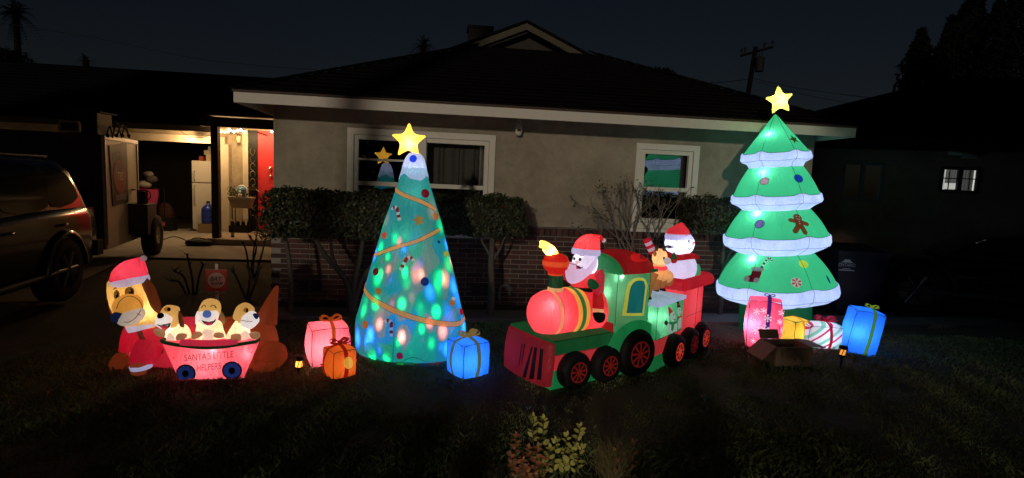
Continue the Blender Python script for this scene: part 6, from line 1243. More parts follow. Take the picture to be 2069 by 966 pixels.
# ================================================================== DRIVEWAY, GARAGE AND PORCH THINGS
def car(name, label, o, ang, paint, length=4.6, width=1.82, height=1.66, cat='car', wheel_r=.37, belt=1.02, rear_ext=0):
    root = thing(name, label, cat, o, R(ang)); hl, hw = length / 2, width / 2; gl = solid('tinted car glass', (.004, .004, .005), .10, spec=.25)
    xs = [-hl, -hl + .06, -hl + .35, -hl + 1.2, 0, hl - 1.5, hl - .5, hl - .12, hl]; top = [belt - .22, belt - .02, belt + .03, belt + .03, belt, belt - .02, belt - .10, belt - .22, belt - .42]; wd = [.86, .94, .99, 1.0, 1.0, 1.0, .97, .88, .75]; bot = [.42, .34, .30, .28, .28, .28, .30, .34, .42]
    rings = []
    for x, t, w_, b in zip(xs, top, wd, bot):
        W = hw * w_; rings.append([(x, W * .86, t), (x, W * .95, t - .03), (x, W * .985, t - .12), (x, W, t - .28), (x, W * .985, (t + b) / 2 - .1), (x, W * .96, b + .08), (x, W * .9, b), (x, -W * .9, b), (x, -W * .96, b + .08), (x, -W * .985, (t + b) / 2 - .1), (x, -W, t - .28), (x, -W * .985, t - .12), (x, -W * .95, t - .03), (x, -W * .86, t)])
    m = MB(); m.loft(rings); bt = m.bvh(); m.build('body', paint, root)
    def rr(x0, x1, w_, z, k=5, rad=.18):
        out = []
        for cx, cy, a0 in ((x1 - rad, w_ - rad, 0), (x0 + rad, w_ - rad, 90), (x0 + rad, -w_ + rad, 180), (x1 - rad, -w_ + rad, 270)):
            for j in range(k): a = R(a0 + 90 * j / (k - 1)); out.append((cx + rad * math.cos(a), cy + rad * math.sin(a), z))
        return out
    m = MB(); x0, x1 = -hl + .12, hl - 1.25
    m.loft([rr(x0, x1, hw * .92, belt - .01), rr(x0 + .05, x1 - .12, hw * .885, belt + (height - belt) * .25), rr(x0 + .16, x1 - .45, hw * .80, belt + (height - belt) * .75), rr(x0 + .26, x1 - .72, hw * .73, height - .03, rad=.2), rr(x0 + .45, x1 - .95, hw * .55, height, rad=.2)]); ct = m.bvh(); m.build('cabin', paint, root)
    zb, zt = belt + .05, height - .10
    for s in (-1, 1):
        for q in ([(x0 + .28, zb + .08), (x0 + .92, zb), (x0 + .86, zt), (x0 + .48, zt)], [(x0 + 1.0, zb), (x0 + 1.78, zb), (x0 + 1.72, zt), (x0 + .94, zt)], [(x0 + 1.86, zb), (x0 + 2.85, zb), (x0 + 2.35, zt), (x0 + 1.8, zt)]):
            decal(ct, polytri(round2(q, 3), .12), (0, s * hw * .9, 0), (1 * -s, 0, 0), (0, 0, 1), .006, cuts=1).build('side_window', gl, root) if s > 0 and False else decal(ct, polytri([(p[0] * -s, p[1]) for p in round2(q, 3)], .12), (0, s * hw * .9, 0), (-s, 0, 0), (0, 0, 1), .006, cuts=1).build('side_window', gl, root)
        for hx in (x0 + .75, x0 + 1.75):
            m = MB(); m.tube([(hx, s * (hw * .985), belt - .16), (hx + .08, s * (hw + .025), belt - .155), (hx + .20, s * (hw + .02), belt - .155), (hx + .24, s * hw * .985, belt - .16)], .014, 6); m.build('door_handle', paint, root)
        m = MB(); m.box((-hl + .10, s * hw * .84, belt - .14), (.16, .10, .26)); m.build('tail_light', solid('tail light red', (.16, .008, .01), .3), root, False)
        m = MB(); m.tube([(-hl + .9, s * hw * 1.0, .36), (hl - 1.1, s * hw * 1.0, .36)], .035, 6); m.build('sill_step', solid('dull black trim', (.03, .03, .03), .6), root)
        m = MB(); m.tube([(x0 + .5, s * hw * .66, height + .025), (x1 - 1.0, s * hw * .66, height + .025)], .018, 6); m.build('roof_rail', solid('black plastic', (.015, .015, .015), .4), root)
    m = MB(); m.box((-hl - .03, 0, .50), (.16, width * .94, .20)); m.build('bumper', solid('dull black trim', (.03, .03, .03), .6), root, False)
    for x in (-hl + .95, hl - .95):
        for s in (-1, 1):
            RX = Matrix.Rotation(R(-90 * s), 3, 'X'); m = MB(); m.lathe([(wheel_r * .60, .10), (wheel_r * .9, .115), (wheel_r, .07), (wheel_r, -.1), (wheel_r * .5, -.1)], (x, s * (hw - .09), wheel_r), 28, rot=RX); w_ = m.build('wheel', solid('tyre rubber', (.012, .012, .012), .8), root)
            m = MB(); m.lathe([(.02, .07), (wheel_r * .55, .06), (wheel_r * .62, .10)], (x, s * (hw - .09), wheel_r), 28, rot=RX)
            for k in range(6): a = k * math.pi / 3; m.tube([Vector((x, s * (hw + .005), wheel_r)), Vector((x + wheel_r * .58 * math.cos(a), s * (hw + .0), wheel_r + wheel_r * .58 * math.sin(a)))], .03, 6)
            m.build('rim', solid('alloy rim', (.16, .16, .16), .35, .9), w_)
            m = MB(); ya = s * (hw * 1.003); m.tube([(x + (wheel_r + .05) * math.cos(R(a)), ya, wheel_r + (wheel_r + .05) * math.sin(R(a))) for a in range(0, 181, 12)], .04, 6); m.build('wheel_arch', paint, root)
    return root
def bulb(root, p, s=.022, w_=2.0, col=(1, .62, .28)):
    m = MB(); m.ball(p, s, 10); m.build('bulb', emis('warm bulb', (1, .72, .38), 45), root); lamp(root, Vector(p) + Vector((0, -.06, -.03)), w_, col, .02)
def driveway_things():
    pt = solid('dark bronze car paint', (.010, .008, .007), .2, .2, var=.1, spec=.4, coat=.45)
    ang = math.degrees(math.atan2(-.94, .35)) - 5; f = Matrix.Rotation(R(ang), 3, 'Z'); c = Vector((-5.14, 6.13, 0)); o = c - f @ Vector((-1.35, .85, 0)); car('parked_car', 'dark glossy suv at the left edge reflecting warm string lights', (o.x, o.y, .012), ang, pt, height=1.62, belt=1.04)
    b2 = at(1935, 457, 8.4); car('parked_car', 'black car in the side yard below the lit window', (b2.x + .25, b2.y - .75, 0), 158, solid('black car paint', (.006, .006, .008), .12, .2, spec=.5, coat=1.0), height=1.20, belt=.85)
    # cargo trailer
    d = Vector((-.35, .94, 0)).normalized(); C = Vector((-6.16, 8.19, 0)); ang = math.degrees(math.atan2(d.y, d.x)); fr = Fr(C, ang); root = thing('cargo_trailer', 'boxy cargo trailer with pale side, hanging poster and single wheel', 'trailer', fr=fr)
    L_ = 1.66; W_ = 2.1; zb, zt = .30, 2.03; pale = solid('pale trailer skin', (.70, .62, .50), .55, var=.2, scale=5, bump=.12, bscale=12); dk = solid('dark shaded trailer skin', (.06, .062, .058), .6, var=.25, scale=4)
    m = MB(); m.box((L_ / 2, W_ / 2 + .01, (zb + zt) / 2), (L_ - .02, W_ - .02, zt - zb)); m.build('box', dk, root, False)  # dark box colour holds the shade on the near face
    m = MB(); m.box((L_ / 2, .0, (zb + zt) / 2), (L_, .03, zt - zb)); sp = m.build('side_panel', pale, root, False)
    m = MB(); m.box((L_ / 2, -.02, zt - .03), (L_, .03, .06)); m.box((.02, -.02, (zb + zt) / 2), (.04, .025, zt - zb - .14)); m.box((L_ - .02, -.02, (zb + zt) / 2), (.04, .025, zt - zb - .14)); m.build('corner_trim', solid('trailer trim', (.62, .57, .46), .5, .2), root, False)
    pq = [fr.L(x, y, -.03) for x, y in ((221, 294), (256, 289), (260, 408), (229, 417))]; m = MB(); m.add([Vector((q.x, -.030, q.z)) for q in pq] + [Vector((q.x, -.022, q.z)) for q in pq], [(0, 1, 2, 3), (0, 4, 5, 1), (1, 5, 6, 2), (2, 6, 7, 3), (3, 7, 4, 0)]); po = m.build('poster', solid('black poster', (.035, .03, .03), .6), root, False)
    c1 = fr.L(242, 357, -.03); rr_ = (fr.L(253, 357, -.03).x - c1.x); m = MB(); flat(disc(rr_ * 1.1, rr_ * 1.0), (c1.x, -.034, c1.z), (1, 0, 0), (0, 0, 1), m); m.build('emblem', solid('poster red', (.32, .03, .02), .6), po, False)
    m = MB(); t = text2('TRS', .19, bold=.004); flat(([(p[0] * .95, p[1]) for p in t[0]], t[1]), (c1.x, -.038, c1.z), (1, 0, 0), (0, 0, 1), m); m.build('lettering', solid('poster cream', (.75, .55, .45), .6), po, False)
    gy = solid('poster grey', (.16, .15, .16), .6)
    for k in range(-3, 4): q = fr.L(239 + k * 4.4, 312 + k * k * 2.1, -.03); flat(disc(.05, .075, 10), (q.x, -.034 - .0006 * k, q.z), (1, 0, 0), (0, 0, 1)).build('poster_figure', gy, po, False)
    for k in range(4): q = fr.L(234 + k * 4, 343, -.03); flat(polytri([(-.02, -.1), (.02, -.1), (.03, .12), (-.01, .14)], 1), (q.x, -.035 - .0005 * k, q.z), (1, 0, 0), (0, 0, 1)).build('poster_figure', gy, po, False)
    q = fr.L(244, 398, -.03); flat(polytri([(-.25, -.05), (.25, -.05), (.25, .06), (-.25, .03)], 1), (q.x, -.0345, q.z), (1, 0, 0), (0, 0, 1)).build('poster_strip', gy, po, False)
    m = MB(); m.loft([[(1.05, -.30, .42), (1.05, -.02, .42), (1.05, -.02, .95), (1.05, -.30, .93)], [(1.62, -.30, .42), (1.62, -.02, .42), (1.62, -.02, .95), (1.62, -.30, .93)]]); m.build('fender', dk, root, False)
    m = MB(); RX = Matrix.Rotation(R(90), 3, 'X'); m.lathe([(.16, .10), (.22, .11), (.34, .10), (.37, .04), (.37, -.09), (.2, -.1)], (1.56, -.24, .37), 28, rot=RX); wo = m.build('wheel', solid('tyre rubber', (.012, .012, .012), .8), root); m = MB(); m.lathe([(.02, .07), (.1, .06), (.17, .095)], (1.56, -.24, .37), 24, rot=RX); m.build('rim', solid('pale rim', (.5, .46, .38), .5, .3), wo)
    m = MB(); m.box((L_ / 2 + .3, W_ / 2, .24), (L_ + .8, .9, .1)); m.box((1.56, .5, .37), (.1, 1.3, .1)); m.box((1.5, W_ - .1, .2), (.1, .1, .4)); m.build('chassis', dk, root, False)
    q = fr.L(268, 383, -.03); m = MB(); m.box((q.x, -.045, q.z), (.11, .03, .03)); m.build('latch', dk, root, False)
    # things on the trailer
    a = fr.M @ Vector((.0, .6, zt)); t2 = thing('picture_frame', 'pale rectangular frame standing on top of the trailer', 'frame', a, R(8)); f2 = Fr(a, 8); x0, x1 = f2.L(121, 258, 0).x, f2.L(160, 258, 0).x; z1 = f2.L(140, 246, 0).z; pf = solid('worn pale frame', (.42, .36, .26), .7, var=.3)
    m = MB(); cx = (x0 + x1) / 2
    for c_, s_ in (((cx, 0, .02), (x1 - x0, .04, .03)), ((cx, 0, z1), (x1 - x0, .04, .03)), ((x0, 0, z1 / 2), (.03, .041, z1 - .03)), ((x1, 0, z1 / 2), (.03, .041, z1 - .03))): m.box(c_, s_)
    m.build('frame', pf, t2, False); m = MB(); m.box((cx, .012, z1 / 2), (x1 - x0 - .03, .01, z1 - .03)); m.build('backing', solid('dark backing', (.02, .018, .016), .7), t2, False)
    a = fr.M @ Vector((.55, .35, zt)); t2 = thing('storage_crate', 'dark storage crate with pale wooden end on the trailer roof', 'crate', a, R(8)); f2 = Fr(a, 8); x1 = f2.L(197, 250, 0).x; x0 = f2.L(140, 250, 0).x; z1 = f2.L(190, 228, 0).z
    m = MB(); m.box(((x0 + x1) / 2, .15, z1 / 2), (x1 - x0, .4, z1)); m.build('crate_body', solid('dark backing', (.02, .018, .016), .7), t2, False); m = MB(); m.box((x1 + .012, .15, z1 / 2), (.02, .38, z1 * .98)); m.build('end_board', pf, t2, False); m = MB(); m.box(((x0 + x1) / 2 + .02, .15, z1 + .012), (x1 - x0 + .14, .46, .02)); m.build('lid', solid('dark lid', (.05, .045, .035), .7), t2, False)
    a = fr.M @ Vector((.9, -.02, zt)); t2 = thing('cable_loops', 'black cable loops hanging over the trailer top edge', 'cable', a, R(ang)); f2 = Fr(a, ang); m = MB()
    for xs_ in ((215, 222, 228), (228, 236, 246), (246, 254, 261), (236, 248, 262)): q = [f2.L(xs_[0], 275, -.05), f2.L(xs_[1], 252 + rnd.uniform(-4, 6), -.03), f2.L(xs_[2], 279, -.05)]; m.tube(smooth_path(q, 5), .012, 6)
    for px_ in (217, 235, 247, 260): q = f2.L(px_, 274, -.06); m.ball(q, .028, 8)
    m.build('loops', BLACK, t2)
    a = fr.M @ Vector((1.25, -.18, .95)); t2 = thing('wire_lantern', 'black wire lantern standing on the trailer fender', 'lantern', a); m = MB()
    for k in range(8): x_, y_ = .075 * math.cos(k * .785), .075 * math.sin(k * .785); m.tube([(x_, y_, .0), (x_, y_, .22)], .006, 5)
    for z_ in (.0, .11, .22): m.tube([(.075 * math.cos(t), .075 * math.sin(t), z_) for t in np.linspace(0, 6.2832, 14)], .007, 5)
    m.tube(smooth_path([(.1, 0, .06), (.14, 0, .12), (.13, 0, .2), (.08, 0, .21)], 4), .008, 5); m.lathe([(.02, .0), (.06, .01), (.06, .2), (.02, .21)], n=10); m.build('cage', BLACK, t2)
def garage_things():
    global rnd
    rnd = random.Random(41); V = 7.55; gh = lambda x, y, v=V: HP(x, y, v)
    wh = solid('fridge white', (.62, .60, .54), .4, var=.05); u0_, z1 = gh(388.5, 326); u1_ = gh(452, 330)[0]; ud = gh(395.5, 330)[0]; o = H((u0_ + u1_) / 2, V, .02); root = thing('fridge', 'tall white fridge inside the garage opening', 'fridge', o, TH); w_ = u1_ - u0_; ds = ud - u0_
    zs = gh(390, 370)[1]; m = MB(); m.box((0, .36, z1 / 2), (w_, .64, z1)); m.build('cabinet', wh, root, False)
    for a, b in ((.06, zs - .012), (zs + .012, z1)): m = MB(); m.box((0, .0, (a + b) / 2), (w_, .06, b - a)); m.build('door', wh, root, False)
    for a, b in ((zs + .05, z1 - .25), (zs - .55, zs - .06)): m = MB(); m.tube([(-w_ / 2 + .07, -.03, a), (-w_ / 2 + .07, -.075, a + .03), (-w_ / 2 + .07, -.075, b - .03), (-w_ / 2 + .07, -.03, b)], .012, 6); m.build('handle', solid('handle grey', (.3, .3, .28), .4), root)
    for i, (xa, xb, ya, yb, c_, lab) in enumerate(((418, 446, 313, 325, (.42, .34, .20), 'tan box directly on the fridge top'), (414, 444, 305, 312.5, (.30, .27, .18), 'flat olive box, middle of the stack on the fridge'), (422, 446, 297, 304.5, (.22, .22, .20), 'grey box, topmost of the stack on the fridge'), (404, 412, 316, 325, (.28, .05, .03), 'small red tin on the fridge'))):
        ua, zb = gh(xa, yb, V + .15); ub, zt = gh(xb, ya, V + .15)
        if i == 0 or i == 3: zb = z1 + .02
        tag(MB().box(H((ua + ub) / 2, V + .25, (zb + zt) / 2), (ub - ua, .3, zt - zb), ROT).build('box' if i < 3 else 'tin', solid('box paint %d' % i, c_, .7), None, False), lab, 'box')
    # water jug on a box
    va = 7.25; ua, zb = gh(400, 475, va); ub, zt = gh(433, 453, va); bx = tag(MB().box(H((ua + ub) / 2, va + .15, zt / 2 + .01), (ub - ua, .3, zt - .02), ROT).build('cardboard_carton', solid('brown carton', (.24, .17, .10), .8), None, False), 'brown carton under the blue water jug', 'box')
    uj, _ = gh(416, 440, va); zj = zt; zj1 = gh(416, 408, va)[1]; hj = zj1 - zj; o = H(uj, va + .14, zj + .012); root = thing('water_jug', 'blue water jug standing on a brown carton beside the fridge', 'jug', o); bm_ = solid('blue jug plastic', (.02, .045, .32), .18, var=.08, spec=.5)
    m = MB(); r_ = .155; m.lathe([(.02, 0), (r_ * .95, 0), (r_, .02), (r_, hj * .20), (r_ * .95, hj * .23), (r_, hj * .26), (r_, hj * .48), (r_ * .95, hj * .51), (r_, hj * .54), (r_ * .98, hj * .66), (r_ * .6, hj * .80), (.04, hj * .86), (.035, hj * .95)], n=24); m.build('bottle', bm_, root); m = MB(); m.lathe([(.042, hj * .93), (.042, hj), (.005, hj)], n=16); m.build('cap', solid('dark cap', (.03, .03, .05), .5), root)
    # left of the opening: clothes, shelf and boxes in the dark
    V2 = 7.7; pk = solid('pink cloth', (.42, .045, .14), .9, var=.3); u_, zt = gh(297, 382, V2); zb = gh(295, 445, V2)[1]; o = H(u_, V2, 0); root = thing('hanging_clothes', 'pink clothes hanging inside the left of the garage', 'clothes', o, TH); m = MB(); rg = []
    for k in range(8):
        t = k / 7; z_ = zt + (zb - zt) * t; rg.append([((.22 - .10 * t) * math.cos(a) * (1 + .15 * math.sin(5 * a + t)) + .03 * math.sin(t * 5), (.14) * math.sin(a) * (1 + .2 * math.sin(4 * a)), z_ + .02 * math.sin(3 * a)) for a in np.linspace(0, 6.1, 22)])
    m.loft(rg); m.build('garment', pk, root); m = MB(); m.tube([(-.3, 0, zt + .03), (.4, 0, zt + .03)], .014, 6); m.tube([(-.3, 0, 0.02), (-.3, 0, zt + .03)], .014, 6); m.tube([(.4, 0, 0.02), (.4, 0, zt + .03)], .014, 6); m.build('rack', solid('black iron', (.01, .01, .01), .5), root)
    for cx, cy, s, c_, lab in ((292, 372, .13, (.36, .34, .30), 'pale bundle of cloth on the clothes rack'), (306, 362, .12, (.10, .09, .09), 'dark bag piled on the clothes rack'), (300, 352, .10, (.22, .20, .18), 'grey bundle, topmost on the clothes rack')):
        u_, z_ = gh(cx, cy, V2); m = MB(); m.ball(H(u_, V2 + .0, z_), (s * 1.2, s, s * .75), 16, fn=lambda q: q * (1 + .25 * noise.noise(q * 12 + Vector((cx, 0, 0))))); tag(m.build('cloth_bundle', solid('bundle %d' % cy, c_, .9)), lab, 'cloth')
    ua, zb = gh(306, 468, 7.4); ub, zt = gh(346, 443, 7.4); o = H((ua + ub) / 2, 7.4, .02); root = thing('tool_case', 'dark case with pink label on the garage floor', 'case', o, TH); m = MB(); m.box((0, .15, (zt) / 2), (ub - ua, .3, zt)); m.build('case_body', solid('black plastic', (.015, .015, .015), .4), root, False); m = MB(); m.box((.0, -.003, zt * .55), (.16, .006, .10)); m.build('label_patch', solid('pink label', (.55, .10, .22), .7), root, False)
    ua, zt = gh(334, 420, 8.2); tag(MB().ball(H(ua, 8.2, zt - .2), (.22, .2, .35), 14).build('dark_bag', solid('maroon bag', (.06, .02, .018), .8)), 'dark maroon bag deep in the garage', 'bag')
    p = H(*gh(397, 494, 6.2)[:1], 6.2, 0); g = G(397, 499); root = thing('tool_bag', 'black flat bag lying on the driveway before the garage', 'bag', g, TH); m = MB(); m.ball((0, .12, .07), (.26, .14, .075), 20, fn=lambda q: Vector((math.copysign(abs(q.x / .26) ** .6 * .26, q.x), math.copysign(abs(q.y / .14) ** .7 * .14, q.y), q.z * (1 + .2 * noise.noise(q * 9))))); m.build('bag_body', solid('black bag cloth', (.012, .012, .016), .7), root); m = MB(); m.tube(smooth_path([(-.15, .1, .12), (-.08, .08, .17), (.08, .08, .17), (.15, .1, .12)], 4), .01, 6); m.build('strap', BLACK, root)
    m = MB(); m.tube([q + Vector((0, 0, .02)) for q in smooth_path([G(330, 486), G(350, 480), G(362, 482), G(376, 488), G(384, 494)], 5)], .012, 6); tag(m.build('extension_cord', BLACK), 'black cord running across the garage apron', 'cord')
    # string lights: over the garage, and the cluster on the porch
    vb = 6.55; pts = [H(*((lambda q: (q[0], vb, q[1]))(HP(x, y, vb)))) for x, y in ((345, 249), (366, 266), (388, 277), (412, 277), (438, 268))]
    root = thing('string_light', 'string light cable with one glowing bulb above the garage door', 'string lights', pts[0]); m = MB(); m.tube([q - pts[0] for q in smooth_path(pts, 5)], .006, 5); m.build('cable', BLACK, root); bulb(root, pts[2] - pts[0] + Vector((0, 0, -.06)), .028, 48)
    vb = 6.3; pts = [H(*((lambda q: (q[0], vb, q[1]))(HP(x, y, vb)))) for x, y in ((447, 264), (456, 267), (464, 263), (472, 266), (480, 264), (487, 263), (494, 267))]
    root = thing('string_light', 'cluster of glowing bulbs strung along the porch ceiling', 'string lights', pts[0]); m = MB(); m.tube([q - pts[0] + Vector((0, 0, .04)) for q in smooth_path(pts, 4)], .006, 5); m.build('cable', BLACK, root)
    for i, q in enumerate(pts): bulb(root, q - pts[0], .026, 5 if i % 2 else 8)
    vb = 6.5; q = H(*((lambda q: (q[0], vb, q[1]))(HP(549, 266, vb)))); root = thing('string_light', 'single porch bulb before the red front door', 'string lights', q); bulb(root, Vector((0, 0, 0)), .024, 34); m = MB(); m.tube([(0, 0, .02), (0, 0, .16)], .006, 5); m.build('cable', BLACK, root)
    vb = 6.82; q = H(*((lambda q: (q[0], vb, q[1]))(HP(482, 279, vb)))); root = thing('wall_sconce', 'metal lantern sconce on the porch wall below the bulbs', 'lamp', q, TH); mt = solid('aged brass', (.30, .24, .15), .4, .6); m = MB(); m.lathe([(.0, -.16), (.03, -.15), (.045, -.11), (.035, -.10)], n=10); m.lathe([(.05, .05), (.055, .06), (.02, .10), (.0, .11)], n=10); m.tube([(0, 0, .08), (0, .06, .1), (0, .09, .0)], .012, 6); m.build('bracket', mt, root); m = MB(); m.lathe([(.032, -.10), (.045, -.03), (.05, .05)], n=10); m.build('lantern_glass', solid('lantern glass', (.6, .5, .35), .2), root)
    # porch things
    vp = 6.5; ua, zt = gh(465, 397, vp); ub, zb = gh(512, 421, vp); o = H((ua + ub) / 2, vp, .14); root = thing('planter', 'stone trough planter on iron legs beside the porch door', 'planter', o, TH); w_ = (ub - ua) / 2; zt -= .14; zb -= .14; m = MB(); m.loft([[(-w_ * .75, -.1, zb), (w_ * .75, -.1, zb), (w_ * .75, .1, zb), (-w_ * .75, .1, zb)], [(-w_ * .95, -.14, zt - .05), (w_ * .95, -.14, zt - .05), (w_ * .95, .14, zt - .05), (-w_ * .95, .14, zt - .05)], [(-w_, -.15, zt - .045), (w_, -.15, zt - .045), (w_, .15, zt - .045), (-w_, .15, zt - .045)], [(-w_, -.15, zt), (w_, -.15, zt), (w_, .15, zt), (-w_, .15, zt)]]); m.build('trough', solid('carved stone', (.38, .33, .26), .85, bump=.6, bscale=25), root, False); 
    for sx in (-.7, .7):
        for sy in (-.09, .09): m = MB(); m.tube([(w_ * sx, sy, 0), (w_ * sx, sy, zb)], .012, 6); m.build('leg', solid('black iron', (.01, .01, .01), .5), root)
    m = MB(); leafquads(m, [Vector((rnd.uniform(-w_, w_ * .5), rnd.uniform(-.1, .1), zt + abs(rnd.gauss(0, .09)))) for _ in range(150)] + [Vector((-w_ * .9 + rnd.gauss(0, .05), rnd.gauss(0, .04), zt + rnd.uniform(.02, .22))) for _ in range(50)], [Vector((0, -1, .4))] * 200, .028); m.build('foliage', solid('planter leaf', (.05, .07, .03), .6), root, False)
    u_, zc = gh(489, 383, vp - .02); zc -= .0; o = H(u_, vp - .02, gh(489, 398, vp)[1]); root = thing('snow_globe', 'blue and white snow globe ornament standing in the planter', 'ornament', o); m = MB(); m.ball((0, 0, .15), .10, 16); m.build('globe', solid('icy blue globe', (.10, .28, .5), .2, coat=.6), root); m = MB(); m.ball((0, -.09, .045), (.045, .04, .05), 12); m.ball((0, -.1, .12), (.033, .03, .035), 12); m.build('figure', solid('white figure', (.8, .78, .72), .5), root); m = MB(); m.tube([(.11 * math.cos(t), 0, .15 + .11 * math.sin(t)) for t in np.linspace(-.5, 3.6, 14)], .02, 6); m.build('snow_rim', solid('white figure', (.8, .78, .72), .5), root)
    ua, zb = gh(466, 460, vp); ub, zt = gh(504, 441, vp); o = H((ua + ub) / 2, vp, .14); root = thing('bottle_crate', 'black crate of white-capped bottles under the planter', 'crate', o, TH); w_ = ub - ua; h_ = zt - zb; m = MB(); m.box((0, 0, h_ * .35), (w_, .24, h_ * .7)); m.build('crate_body', solid('black plastic', (.015, .015, .015), .4), root, False)
    for k in range(7): 
        x_ = -w_ / 2 + w_ * (k + .5) / 7; y_ = -.08 if k % 2 else 0.0; m = MB(); m.lathe([(.03, 0), (.03, .05), (.014, .09), (.014, .11)], (x_, y_, h_ * .7), 10); b_ = m.build('bottle', solid('dark bottle glass', (.02, .025, .02), .15), root); m = MB(); m.ball((x_, y_ - .005, h_ * .7 + .12), .024, 10); m.build('cap', solid('white cap', (.75, .7, .6), .5), b_)
    g = H(gh(470, 486, 5.5)[0], 5.5, .14); root = thing('bottle', 'single dark bottle standing on the porch slab', 'bottle', g); m = MB(); m.lathe([(.0, 0), (.035, 0), (.036, .14), (.014, .2), (.013, .26), (.0, .262)], n=12); m.build('bottle_body', solid('dark bottle glass', (.02, .025, .02), .15), root); m = MB(); m.lathe([(.0365, .04), (.037, .1)], n=12); m.build('paper_label', solid('bottle label', (.4, .36, .28), .7), root)

# ================================================================== BACKGROUND
def lit_cloth(name, c, s):
    if name in MATS: return MATS[name]
    m, t, o = nt(name); tc = N(t, 'ShaderNodeTexCoord'); wv = N(t, 'ShaderNodeTexWave', i_Scale=9.0, i_Distortion=2.5, i_Detail=2.0); t.links.new(tc.outputs['Object'], wv.inputs[0]); mr = N(t, 'ShaderNodeMapRange'); mr.inputs['To Min'].default_value = s * .5; mr.inputs['To Max'].default_value = s; e = N(t, 'ShaderNodeEmission'); e.inputs[0].default_value = c4(c); t.links.new(wv.outputs['Fac'], mr.inputs[0]); t.links.new(mr.outputs[0], e.inputs[1]); t.links.new(e.outputs[0], o.inputs[0]); MATS[name] = m; return m  # waves in the glow stand for the shading of curtain folds
def neighbour():
    A0 = Vector((4.75, 8.65, 0)); d = Vector((.95, -.31, 0)).normalized(); ang = math.degrees(math.atan2(d.y, d.x)); fr = Fr(A0, ang); root = thing('neighbour_house', 'dark neighbouring bungalow at right with one lit window', 'house', fr=fr)
    st = stucco_mat('dark brown stucco', (.24, .155, .115)); L = fr.L; z1 = 2.42
    def q(x, y): p = L(x, y, 0); return p.x, p.z
    wx0, wz1 = q(1703, 326); wx1, wz0 = q(1780, 409); lx0, lz1 = q(1901, 336); lx1, lz0 = q(1977, 392)
    m = MB(); xs = sorted([-1.0, wx0, wx1, lx0, lx1, 9.0]); zs = sorted([0, wz0, wz1, lz0, lz1, z1])
    for i in range(len(xs) - 1):
        for j in range(len(zs) - 1):
            cx, cz = (xs[i] + xs[i + 1]) / 2, (zs[j] + zs[j + 1]) / 2
            if (wx0 < cx < wx1 and wz0 < cz < wz1) or (lx0 < cx < lx1 and lz0 < cz < lz1): continue
            m.add([(xs[i], 0, zs[j]), (xs[i + 1], 0, zs[j]), (xs[i + 1], 0, zs[j + 1]), (xs[i], 0, zs[j + 1])], [(0, 1, 2, 3)])
    m.add([(-1, 0, 0), (-1, 6, 0), (-1, 6, z1), (-1, 0, z1)], [(0, 1, 2, 3)]); m.build('wall', st, root, False)
    gl = glass(); dkf = solid('dark window frame', (.03, .028, .025), .6); pf = solid('brown window frame', (.10, .09, .08), .6)
    def win(x0, x1, z0, z1_, m_, lit):
        f = MB(); t = .045
        for c, s in ((((x0 + x1) / 2, .01, z1_ - t / 2), (x1 - x0, .07, t)), (((x0 + x1) / 2, .01, z0 + t / 2), (x1 - x0, .07, t)), ((x0 + t / 2, .01, (z0 + z1_) / 2), (t, .068, z1_ - z0 - 2 * t)), ((x1 - t / 2, .01, (z0 + z1_) / 2), (t, .068, z1_ - z0 - 2 * t)), (((x0 + x1) / 2, .008, (z0 + z1_) / 2), (t * 1.1, .066, z1_ - z0 - 2 * t))): f.box(c, s)
        wo = f.build('window', m_, root, False); mid = (x0 + x1) / 2
        if lit:
            g = MB()
            for a, b in ((x0, mid), (mid, x1)): g.box(((a + b) / 2, .012, (z0 + z1_) / 2 + .02), (b - a - .07, .012, .014)); g.box(((a + b) / 2, .013, (z0 + z1_) / 2), (.012, .012, z1_ - z0 - .1))
            g.build('glazing_bar', m_, wo, False)
        for a, b in ((x0 + t, mid - t * .55), (mid + t * .55, x1 - t)):
            p = MB(); p.add([(a, .03, z0 + t), (b, .03, z0 + t), (b, .03, z1_ - t), (a, .03, z1_ - t)], [(0, 1, 2, 3)]); p.build('pane', gl, wo, False)
        return wo
    win(wx0, wx1, wz0, wz1, pf, False); wo = win(lx0, lx1, lz0, lz1, dkf, True); mid = (lx0 + lx1) / 2; cw = lambda a, b, s, nm, c=(1, .97, .88), y=.09: MB().add([(a, y, lz0), (b, y, lz0), (b, y, lz1), (a, y, lz1)], [(0, 1, 2, 3)]).build(nm, lit_cloth('lit curtain %.2f' % s, c, s), wo, False)
    W2 = mid - lx0; cw(lx0, mid, .20, 'lit_room', y=.13); cw(lx0 + .03, lx0 + W2 * .42, 1.3, 'curtain'); cw(mid, lx1, .13, 'lit_room', y=.13); cw(mid + .02, mid + W2 * .22, 1.4, 'curtain'); cw(lx1 - W2 * .20, lx1 - .03, 1.4, 'curtain')
    m = MB(); m.box((lx0 + W2 * .62, .10, lz0 + .10), (.20, .02, .09)); m.build('paper_card', emis('lit curtain 1.0', (1, .95, .85), 1.0), wo, False)
    m = MB(); c = L(1960, 317, -.12); m.lathe([(.02, .05), (.09, .03), (.11, -.02), (.02, -.03)], (c.x, -.12, c.z), 14); m.tube([(c.x - .22, 0, c.z + .06), (c.x - .1, -.08, c.z + .04), (c.x, -.12, c.z + .03)], .03, 8); m.build('flood_lamp', solid('dull white metal', (.35, .34, .32), .5), root)
    # roof rising to the right
    sh = MATS['dark shingles']; e = -.55
    m = MB(); zz = z1 + .02; r = [(-1.6, e, zz), (9.5, e, zz), (9.5, 5.5, zz + 1.9), (3.4, 5.5, zz + 1.9)]
